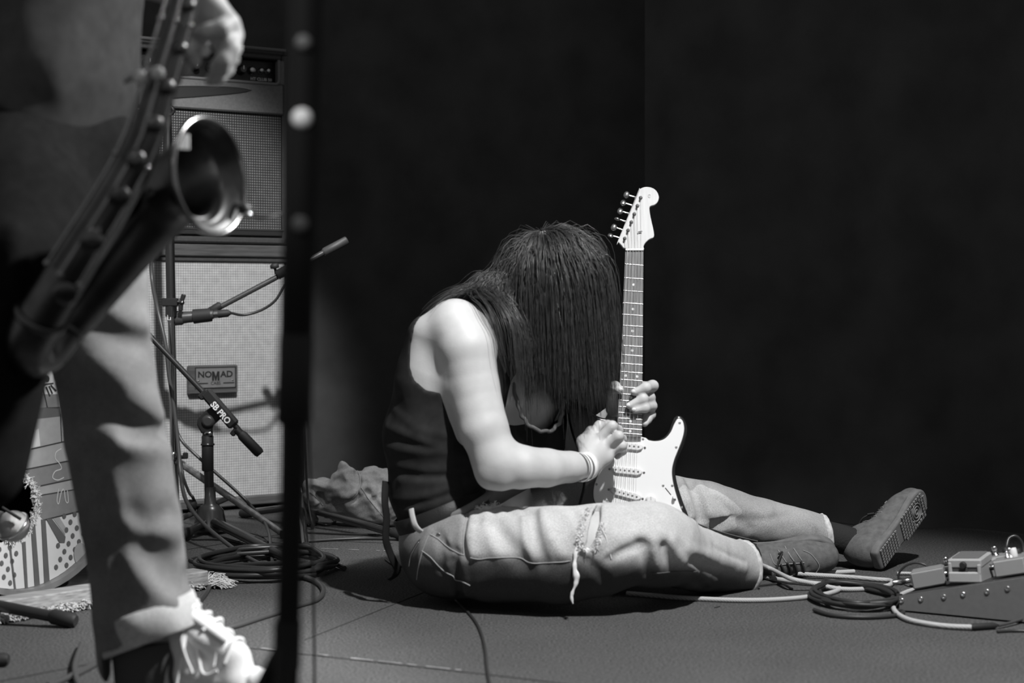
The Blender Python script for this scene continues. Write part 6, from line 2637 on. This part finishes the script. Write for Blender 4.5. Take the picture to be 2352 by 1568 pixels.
def torus(name, y, r, w, h, m, parent=drum):
    vs, fs = [], []
    n = 64
    prof = [(-w / 2, -h / 2), (-w / 2, h / 2), (w / 2, h / 2), (w / 2, -h / 2)]
    for i in range(n):
        a = 2 * math.pi * i / n
        for pr, py in prof:
            vs.append(((r + pr) * math.cos(a), y + py, DR + (r + pr) * math.sin(a)))
    for i in range(n):
        for k in range(4):
            l = (k + 1) % 4
            j = (i + 1) % n
            fs.append((i * 4 + k, i * 4 + l, j * 4 + l, j * 4 + k))
    return MB().add(vs, fs, False).build(name, m, parent)


torus('hoop', .000, DR + .004, .014, .042, mat('hoop_wood', .20, .45, noise=.25, nscale=20))
torus('hoop', .395, DR + .004, .014, .042, mat('hoop_wood', .20, .45))
for k in range(8):
    a = math.pi / 8 + k * math.pi / 4
    c = Vector(((DR + .016) * math.cos(a), .03, DR + (DR + .016) * math.sin(a)))
    R3 = Matrix.Rotation(-a, 3, 'Y')
    mb = MB().box(c, (.012, .05, .024), R3, .003)
    mb.tube([c + Vector((0, .02, 0)), c + Vector((0, .12, 0))], .0035, 8)
    mb.lathe([(.012, 0), (.012, .05), (.006, .06)], c + Vector((-.012 * math.cos(a), .11, -.012 * math.sin(a))), (0, 1, 0), 10)
    mb.build('claw_hook', steel, drum)
# painted shapes
ink = mat('paint_black', .03, .55)
g1 = mat('paint_mid_grey', .20, .6, noise=.08)
g2_ = mat('paint_light_grey', .34, .6, noise=.08)
g3 = mat('paint_dark_grey', .11, .6, noise=.08)
wl = mat('paint_white_line', .62, .6)


def paint(shapes, m, z, name='painted_shape'):
    mb = MB()
    for s in shapes:
        P = [D2(*p) for p in s]
        mb.prism([(p.x, p.y) for p in P], z, z + .0004, 0, TD)
    o = mb.build(name, m, drum)
    if len(shapes) > 1:
        o['kind'] = 'stuff'
    return o


def stroke(pts, w):
    """thin band along pixels"""
    a = [Vector((p[0], p[1], 0)) for p in pts]
    if len(a) > 4:
        a = spline(a, 4)
    out, back = [], []
    for i, p in enumerate(a):
        t = (a[min(i + 1, len(a) - 1)] - a[max(i - 1, 0)]).normalized()
        n = Vector((-t.y, t.x, 0)) * w / 2
        out.append((p.x + n.x * .65, p.y + n.y))
        back.append((p.x - n.x * .65, p.y - n.y))
    return out + back[::-1]


paint([[(88, 905), (132, 905), (135, 938), (90, 936)]], g1, .0003)
paint([[(88, 936), (136, 934), (140, 956), (84, 962)]], g3, .0003)
paint([[(84, 962), (140, 956), (141, 1014), (78, 1030)]], g2_, .0003)
paint([[(70, 1030), (150, 1012), (158, 1058), (46, 1080)]], g2_, .0003)
paint([[(46, 1080), (158, 1058), (166, 1100), (72, 1120)]], g1, .0003)
paint([[(72, 1120), (166, 1100), (170, 1124), (70, 1142)]], g2_, .0003)
paint([[(70, 1142), (170, 1124), (190, 1170), (100, 1194), (78, 1170)]], g1, .0003)
paint([[(82, 988), (88, 984), (92, 1024), (74, 1028)]], wl, .0008)
paint([stroke([(72, 1031), (150, 1013)], 3), stroke([(138, 950), (141, 1014)], 2.5), stroke([(48, 1080), (158, 1058)], 3), stroke([(72, 1120), (166, 1100)], 3),
       stroke([(70, 1141), (170, 1124)], 2.5), stroke([(100, 1194), (185, 1173)], 3)], ink, .0008, 'painted_lines')
stripes = [[(50, 1245), (58, 1243), (64, 1362), (58, 1364)], [(68, 1172), (78, 1176), (92, 1356), (80, 1359)], [(94, 1192), (104, 1194), (114, 1344), (102, 1350)],
           [(106, 1192), (118, 1190), (150, 1232), (148, 1246), (136, 1246)], [(20, 1250), (24, 1250), (38, 1366), (34, 1367)]]
paint(stripes, g3, .0010, 'painted_stripes')
paint([[(120, 1188), (134, 1184), (150, 1210), (149, 1228)]], g2_, .0006)
dots = []
for gx in range(-30, 30):
    for gy in range(-20, 30):
        x = 147 + 14.5 * gx - 9.5 * gy
        y = 1185 + 13.5 * gx + 18 * gy
        if y > 1345 or y < 1178:
            continue
        right = x > 124 and (x > 146 or y > 1250) and x < 215
        left = x < 40 and y > 1252
        q_ = D2(x, y)
        if (right or left) and (q_ - Vector((0, DR))).length < DR - .012:
            dots.append([(x + 4.3 * math.cos(a), y + 6.4 * math.sin(a)) for a in np.linspace(0, 6.283, 13)[:-1]])
paint(dots, g3, .0010, 'painted_dots')
paint([[(184 + 15 * math.cos(a), 1272 + 26 * math.sin(a)) for a in np.linspace(0, 6.283, 21)[:-1]]], g2_, .0013)
# eye above, fingers below it, pale scribbles
paint([[(110 + 9 * math.cos(a), 868 + 16 * math.sin(a)) for a in np.linspace(0, 6.283, 17)[:-1]]], wl, .0006)
paint([[(108 + 5 * math.cos(a), 870 + 8 * math.sin(a)) for a in np.linspace(0, 6.283, 15)[:-1]]], ink, .0011)
paint([stroke([(94, 862), (98, 846), (108, 840), (120, 850), (126, 872)], 3), stroke([(94, 890), (106, 882), (122, 880)], 3), stroke([(98, 888), (108, 935)], 3),
       stroke([(106, 888), (114, 910)], 4), stroke([(112, 886), (120, 904)], 4), stroke([(116, 884), (128, 898)], 4)], ink, .0011, 'painted_lines')
paint([stroke([(140, 1030), (128, 1038), (126, 1052), (136, 1064), (140, 1076), (126, 1082), (120, 1096), (132, 1102), (146, 1096)], 2.2),
       stroke([(134, 1122), (130, 1148), (134, 1156), (140, 1130), (146, 1124), (150, 1150), (156, 1152), (154, 1126)], 2.2)], wl, .0011, 'painted_lines')
# torn white fringe of the hole
rg = random.Random(4)
mb = MB()
for i in range(1100):
    a = rg.uniform(-1.7, 1.7)
    r = hr * rg.uniform(.96, 1.04)
    p = Vector((hc_.x + r * math.cos(a), -.001, hc_.y + r * math.sin(a)))
    d = Vector((-.7 * math.cos(a) + rg.gauss(0, .6), -abs(rg.gauss(.4, .4)), -.7 * math.sin(a) + rg.gauss(0, .6))).normalized()
    L = rg.uniform(.004, .011)
    mb.tube([p, p + d * L * .5, p + (d + Vector((rg.gauss(0, .5), 0, rg.gauss(0, .5)))) * L], [.0018, .0013, .0007], 4, cap=False)
o = mb.build('torn_fringe', mat('fringe_white', .75, .9), drum)
o['kind'] = 'stuff'
# rug under the drum, its fringed front edge
fa, fb = F(-260, 1475), F(478, 1350)
rd = (fb - fa).normalized()
rn = Vector((-rd.y, rd.x, 0))
RL = (fb - fa).length
rug = thing('rug', 'dark rug with white knotted fringe under the bass drum and wooden batten', 'rug', fa.lerp(fb, .5))
mb = MB().box(fa.lerp(fb, .5) + rn * .30 + Vector((0, 0, .003)), (RL, .60, .006), Matrix((rd, rn, Vector((0, 0, 1)))).transposed(), .001)
mb.build('carpet', mat('rug_dark', .06, .95, noise=.4, nscale=30), rug, world=True)
mb = MB()
for i in range(1500):
    t = rg.uniform(0, 1) ** .8
    p = fa + rd * RL * t + Vector((0, 0, .006 + rg.uniform(0, .012)))
    c_ = round(t * 90) / 90
    d = (-rn * rg.uniform(.5, 1) + rd * rg.gauss(0, .7) + Vector((0, 0, rg.uniform(-.1, .5)))).normalized()
    L = rg.uniform(.012, .030)
    e = p + d * L * .6
    f_ = e + (d + rd * rg.gauss(0, .8) + Vector((0, 0, -.6))).normalized() * L * .5
    f_.z = max(f_.z, .003)
    mb.tube([p, e, f_], .0013, 4, cap=False)
for i in range(150):
    p = fb + Vector((rg.gauss(0, .008), rg.gauss(0, .012), .010))
    d = (rd * rg.uniform(.3, 1) - rn * rg.gauss(.3, .7) + Vector((0, 0, rg.uniform(0, .5)))).normalized()
    L = rg.uniform(.03, .065)
    e = p + d * L * .6
    f_ = e + (d + rd * rg.gauss(0, .6) + Vector((0, 0, -.8))).normalized() * L * .5
    f_.z = max(f_.z, .003)
    mb.tube([p, e, f_], .0013, 4, cap=False)
o = mb.build('fringe', mat('fringe_cotton', .62, .95, noise=.15), rug, world=True)
o['kind'] = 'stuff'
# wooden beam
ba_, bb2 = F(-250, 1462, .008), F(480, 1347, .008)
bd_ = (bb2 - ba_).normalized()
bnn2 = Vector((-bd_.y, bd_.x, 0))
beam = MB().box(ba_.lerp(bb2, .5) + bnn2 * .03 + Vector((0, 0, .0205)), ((bb2 - ba_).length, .06, .038), Matrix((bd_, bnn2, Vector((0, 0, 1)))).transposed(), .003)
bo = beam.build('wooden_batten', mat('raw_pine', .30, .75, noise=.45, nscale=3, stretch=(1, 12, 60)), None)
origin_to(bo, ba_.lerp(bb2, .5))
tag(bo, 'rough wooden batten lying along the rug in front of the bass drum', 'batten')
# microphone at the hole on a low stand
lm = thing('low_stand', 'low black microphone stand with rubber-tipped leg in front of the wooden batten', 'stand', F(-70, 1430))
lh = F(-70, 1430) + Vector((0, 0, .05))
MB().tube([lh, lh + Vector((0, 0, .20))], .010, 12).build('pole', tube_m, lm, world=True)
for ft in (F(165, 1424, .016), F(-250, 1440, .016), F(-120, 1390, .016)):
    lg = MB().tube([lh, ft], .0125, 12).build('leg', tube_m, lm, world=True)
    dd = (ft - lh).normalized()
    MB().tube([ft - dd * .05, ft - dd * .045, ft + dd * .004, ft + dd * .010], [.013, .0165, .0165, .012], 12).build('rubber_foot', black_rubber, lg, world=True)
MB().tube(spline([lh + Vector((0, 0, .20)), W(-60, 1220, 3.78), W(-30, 1195, 3.78)], 5), .007, 8).build('boom_tube', tube_m, lm, world=True)
km = thing('kick_microphone', 'silver ball-headed microphone at the torn hole of the bass drum', 'microphone', W(20, 1205, 3.78))
MB().ball(W(30, 1208, 3.78), .037, 20, (1, 1, .95)).build('grille_head', mat('mic_silver', .45, .35, metal=1.0, bump=.8, bscale=700), km, world=True)
kd = Vector((.45, .55, -.70)).normalized()
x0 = kd.orthogonal().normalized()
y0 = kd.cross(x0)
kc = W(30, 1208, 3.78)
MB().tube([kc + (x0 * math.cos(a) + y0 * math.sin(a)) * .0365 for a in np.linspace(0, 2 * math.pi, 33)[:-1]], .0032, 8, closed=True).build('grille_band', steel, km, world=True)
MB().tube([kc - Vector((.03, 0, -.01)), kc - Vector((.16, 0, -.05))], [.024, .018], 16).build('body', mat('mic_black', .045, .4), km, world=True)
MB().tube([W(5, 1165, 3.74), W(48, 1192, 3.74)], .0035, 8).build('clip_fork', black_rubber, km, world=True)
pk = MB().tube([F(-30, 1516, .014), F(8, 1514, .014), F(20, 1514, .014)], [.012, .014, .010], 12).build('cable_plug', black_rubber, None)
origin_to(pk, F(0, 1522))
tag(pk, 'stubby black cable plug lying on bare carpet in the near corner', 'plug')
cable([F(188, 1480, .006), F(180, 1500, .008), F(172, 1530, .008), F(176, 1560, .008), F(190, 1590, .006)], .0055, 'short grey cable loop hanging over the long cable by the jeans cuff', mat('grey_cable', .06, .4))
# ------------------------------------------------------------------ pedal board and effect pedals
pa_, pb_ = F(2066, 1404), F(2352, 1432)
pd = (pb_ - pa_).normalized()
pn = Vector((-pd.y, pd.x, 0))                    # away from the camera
PR = Matrix((pd, pn, Vector((0, 0, 1)))).transposed()
board = thing('pedalboard', 'grey metal wedge pedalboard with round screws along its side', 'pedalboard', pa_, PR)
BI = XF[board].inverted()
BL, BD = .52, .30


def on_board(px, py, y=0.0):
    o = BI @ Vector((0, 0, CAM_H))
    p = BI @ W(px, py, 4)
    d = p - o
    return o + d * ((y - o.y) / d.y)


zl = on_board(2064, 1367).z
zr = on_board(2352, 1325).z
x1 = on_board(2352, 1325).x
sl_ = (zr - zl) / x1
grey_metal = mat('grey_powder_coat', .125, .45, spec=.4, noise=.06, nscale=80)
TBX = Matrix(((1, 0, 0, 0), (0, 0, -1, 0), (0, 1, 0, 0), (0, 0, 0, 1)))
side = [(0, .004), (.0, zl), (BL, zl + sl_ * BL), (BL, .004), (.12, .004)]
for y_, nm in ((.0, 'side_panel'), (BD, 'side_panel')):
    MB().prism(side, 0, .003, .0008, Matrix.Translation((0, y_, 0)) @ TBX, 1).build(nm, grey_metal, board)
tl = math.atan(sl_)
Rb = Matrix.Rotation(-tl, 3, 'Y')
mid = Vector((BL / 2, BD / 2, zl + sl_ * BL / 2 - .004))
MB().box(mid, (BL / math.cos(tl), BD - .006, .004), Rb, .001).build('top_plate', mat('board_black', .03, .6), board)
MB().box((.0015, BD / 2, zl / 2), (.003, BD, zl - .004)).build('front_lip', grey_metal, board)
for px, py in ((2072, 1378), (2116, 1375), (2169, 1370), (2213, 1364), (2268, 1358), (2315, 1351)):
    o = on_board(px, py)
    s = MB().lathe([(.0062, 0), (.0062, .0015), (.005, .0028), (.0022, .0032), (.0018, .002)], (o.x, -.003, o.z), (0, -1, 0), 16)
    s.build('screw', steel, board)


def top_z(x):
    return zl + sl_ * x - .002


ped_grey = mat('pedal_paint', .36, .4, spec=.5, noise=.05)
pad_m = mat('pedal_rubber', .11, .7, bump=.5, bscale=300)
# compact pedal with hinged treadle
o = on_board(2216, 1344, .045)
pm = Matrix.Translation(XF[board] @ Vector((o.x, .045, top_z(o.x) + .004)))
rot = (Matrix.Rotation(-.03, 3, 'Z') @ PR @ Matrix.Rotation(-tl * .35, 3, 'Y'))
ped = thing('effect_pedal', 'pale compact effect pedal with rubber treadle standing on the pedalboard', 'pedal', pm.translation, rot, 'effect pedals on the pedalboard')
wd_, ln = .075, .125
MB().box((0, ln / 2, .012), (wd_, ln, .024), None, .003).build('housing', ped_grey, ped)
MB().box((-wd_ / 2 + .004, .028, .033), (.008, .050, .024), None, .002).build('cheek', ped_grey, ped)
MB().box((wd_ / 2 - .004, .060, .030), (.008, .120, .022), None, .002).build('cheek', ped_grey, ped)
MB().box((0, .018, .031), (wd_ - .016, .020, .018), None, .001).build('battery_recess', mat('recess_dark', .045, .6), ped)
Rt = Matrix.Rotation(.10, 3, 'X')
tp = MB().box((0, .045, .046), (wd_ + .002, .080, .020), Rt, .003).build('treadle', ped_grey, ped)
MB().box((0, .046, .0572), (wd_ - .014, .064, .003), Rt, .001).build('rubber_pad', pad_m, tp)
kb = MB().lathe([(.006, .0), (.008, .002), (.008, .012), (.006, .014)], (-.002, .012, .040), (0, -1, -.05), 14)
kb.lathe([(.004, .0), (.0045, .02)], (.002, .010, .036), (0.1, -.2, -1), 8)
kb.build('thumb_screw', black_rubber, ped)
for i in range(3):
    MB().lathe([(.006, 0), (.0065, .004), (.005, .010)], (-.022 + i * .022, .108, .024), (0, 0, 1), 14).build('control_knob', black_rubber, ped)


def simple_pedal(px, py, y, w, l, h, label, m, zz=None, knobs=3, rz=0.0, sw=True):
    o = on_board(px, py, y)
    z = top_z(o.x) + .004 if zz is None else zz
    rot = Matrix.Rotation(rz, 3, 'Z') @ PR
    if zz is None:
        rot = rot @ Matrix.Rotation(-tl, 3, 'Y')
    p = thing('effect_pedal', label, 'pedal', XF[board] @ Vector((o.x, y, z)), rot, 'effect pedals on the pedalboard')
    MB().box((0, l / 2, h / 2), (w, l, h), None, .003).build('housing', m, p)
    MB().box((0, l / 2, h + .0008), (w - .008, l - .01, .0016), None, .0006).build('face_plate', mat('face_plate', .24, .4), p)
    for i in range(knobs):
        MB().lathe([(.0075, 0), (.008, .003), (.0065, .012), (.005, .013)], ((i - (knobs - 1) / 2) * w * .32, l * .78, h), (0, 0, 1), 14).build('control_knob', black_rubber, p)
    if sw:
        MB().lathe([(.008, 0), (.008, .004), (.005, .005), (.005, .014), (.0068, .015), (.0068, .021), (.005, .023)], (0, l * .25, h), (0, 0, 1), 14).build('foot_switch', steel, p)
    for sx in (-1, 1):
        MB().lathe([(.008, -.002), (.008, .003), (.006, .006)], (sx * w / 2, l * .5, h * .5), (sx, 0, 0), 12).build('jack_socket', steel, p)
    return p


p2 = simple_pedal(2322, 1326, .055, .070, .115, .036, 'grey effect pedal with white knob at the edge of the view', mat('pedal_mid', .28, .4, noise=.05), knobs=1)
MB().lathe([(.0075, 0), (.0085, .003), (.0078, .018), (.0065, .020)], (.008, .030, .037), (0, 0, 1), 16).build('white_knob', mat('knob_white', .7, .4), p2)
MB().lathe([(.0055, 0), (.0055, .004), (.003, .005), (.0035, .014), (.002, .016)], (-.004, .018, .037), (0, 0, 1), 12).build('toggle_switch', steel, p2)
p3 = simple_pedal(2136, 1342, .075, .075, .055, .038, 'small two-tone effect pedal with plugged jack beside the black cable loop', mat('pedal_low', .22, .45), knobs=0, sw=False, rz=.25)
p4 = simple_pedal(2290, 1284, .20, .085, .075, .034, 'grey effect pedal with black knobs at the back of the pedalboard', mat('pedal_mid', .28, .4), knobs=2)
p5 = simple_pedal(2176, 1305, .215, .075, .07, .026, 'flat black effect pedal with chrome switch behind the pale treadle pedal', mat('pedal_black', .03, .35), knobs=0)
# plugs
for pp, a in ((p3, -1), (p2, -1)):
    Mx = XF[pp]
    w_ = .0375 if pp is p3 else .035
    h_ = .019
    l_ = .0275 if pp is p3 else .0575
    mb = MB().tube([(a * (w_ + .005), l_, h_), (a * (w_ + .022), l_, h_), (a * (w_ + .024), l_, h_), (a * (w_ + .045), l_ - .004, h_ + .002)], [.006, .0065, .0085, .006], 12)
    mb.build('jack_plug', steel, pp)
# back rail of the board
ra, rb = on_board(2150, 1288, BD), on_board(2352, 1240, BD)
MB().box((BL / 2, BD + .008, zl + sl_ * BL / 2 + .006), (BL / math.cos(tl), .014, .016), Rb, .002).build('back_rail', mat('rail_grey', .07, .4, spec=.5), board)

# thin patch loop standing up beside the small pedal
cable([W(*p) for p in [(2148, 1372, 3.93), (2150, 1345, 3.93), (2147, 1320, 3.93), (2130, 1300, 3.93), (2105, 1292, 3.94), (2080, 1299, 3.95), (2065, 1316, 3.955), (2066, 1332, 3.955), (2084, 1344, 3.95),
                       (2112, 1347, 3.945), (2140, 1341, 3.94), (2160, 1332, 3.95), (2180, 1326, 3.98)]], .0028, 'thin black patch cable standing in a loop beside the pedalboard')
cable([W(*p) for p in [(2118, 1322, 3.96), (2128, 1308, 3.94), (2150, 1299, 3.94), (2175, 1296, 3.96), (2200, 1296, 4.03)]], .0036, 'black patch cable arching from the small pedal behind the treadle pedal')
cable([W(*p) for p in [(2352, 1300, 4.15), (2350, 1255, 4.17), (2335, 1232, 4.17), (2318, 1236, 4.17), (2312, 1256, 4.16), (2310, 1275, 4.16)]], .0045, 'black patch cable arching above the back of the pedalboard')

# pale braided guitar cable
braid = bpy.data.materials.new('pale_braid')
braid.use_nodes = True
nt = braid.node_tree
b_ = nt.nodes['Principled BSDF']
b_.inputs['Roughness'].default_value = .8
tc_ = nt.nodes.new('ShaderNodeTexCoord')
w1 = nt.nodes.new('ShaderNodeTexWave')
w1.inputs['Scale'].default_value = 110
w1.inputs['Distortion'].default_value = 0
w1.bands_direction = 'DIAGONAL'
nt.links.new(tc_.outputs['Object'], w1.inputs['Vector'])
mr_ = nt.nodes.new('ShaderNodeMapRange')
mr_.inputs['To Min'].default_value = .30
mr_.inputs['To Max'].default_value = .52
nt.links.new(w1.outputs['Fac'], mr_.inputs['Value'])
nt.links.new(mr_.outputs['Result'], b_.inputs['Base Color'])
R_ = .0058
pts = [W(1590, 1222, 4.10), W(1625, 1236, 4.12), W(1655, 1254, 4.115), W(1690, 1275, 4.12), W(1728, 1290, 4.19), W(1770, 1306, 4.24), F(1815, 1328, .030), F(1870, 1340, .018), F(1930, 1352, .008), F(1990, 1352, .006),
       F(2030, 1347, .006), F(2048, 1340, .006), F(2044, 1333, .006), F(2010, 1330, .006), F(1940, 1324, .006), F(1870, 1320, .010), F(1800, 1314, .012), F(1760, 1308, .010), F(1742, 1312, .008), F(1752, 1322, .008),
       F(1800, 1332, .008), F(1860, 1338, .008), F(1910, 1344, .006), F(1928, 1352, .006), F(1905, 1362, .006), F(1850, 1371, .006), F(1790, 1376, .006), F(1730, 1378, .006), F(1660, 1377, .006), F(1560, 1372, .006), F(1440, 1362, .006)]
cable(pts, R_, 'pale braided guitar cable looping from behind the shin across the carpet', braid, n=10)
pts = [F(2200, 1330, .010), F(2150, 1346, .008), F(2100, 1354, .008), F(2066, 1368, .007), F(2052, 1388, .007), F(2058, 1406, .007), F(2085, 1422, .007), F(2130, 1432, .007), F(2180, 1438, .007), F(2232, 1440, .008)]
pc = cable(pts, R_, 'pale braided cable curving round the low end of the pedalboard to a black plug', braid, n=10)
e0, e1 = F(2230, 1440, .008), F(2288, 1436, .008)
MB().tube([e0, e0.lerp(e1, .1), e0.lerp(e1, .9), e1], [.006, .0075, .0072, .005], 12).build('plug', black_rubber, pc, world=True)
cable([e1 + Vector((.004, 0, 0)), F(2320, 1430, .008), F(2352, 1420, .010), F(2420, 1400, .012)], .0035, 'thin grey cable continuing from the plug before the pedalboard', mat('grey_cable', .06, .4))
cable([F(1876, 1314, .006), F(1920, 1314, .006), F(1962, 1312, .006)], R_, 'short pale cable end poking out under the heel of the grey shoe', braid, n=10)
cable([F(2060, 1316, .006), F(2080, 1316, .006), F(2110, 1317, .006)], .004, 'short pale cable end beside the small pedal', braid)

# black coil beside the pedalboard
coil(F(1966, 1379), .095, .15, 5, .0048, 6, 'black cable coil lying beside the low end of the pedalboard', .006, mat('coil_black', .028, .5),
     [F(2050, 1398, .006), F(2075, 1405, .006), F(2055, 1413, .006), F(1980, 1417, .006), F(1910, 1412, .006), F(1870, 1400, .006)], dz=.006)
cable([F(2290, 1450, .004), F(2330, 1448, .004), F(2400, 1450, .004)], .003, 'thin black cable lying in front of the pedalboard')
cable([F(1740, 1338, .004), F(1700, 1350, .004), F(1790, 1340, .004), F(1820, 1352, .004)], .0025, 'thin black thread of cable tangled with the pale braided cable')
# small dark scrap on the carpet
sc_ = MB().prism([(0, 0), (.010, .004), (.016, .016), (.006, .010)], 0, .002, .0004, Matrix.Translation(F(1640, 1396))).build('paper_scrap', mat('scrap_dark', .02, .8), None)
origin_to(sc_, F(1640, 1396))
tag(sc_, 'tiny dark scrap lying on the bare carpet before the shin', 'scrap')
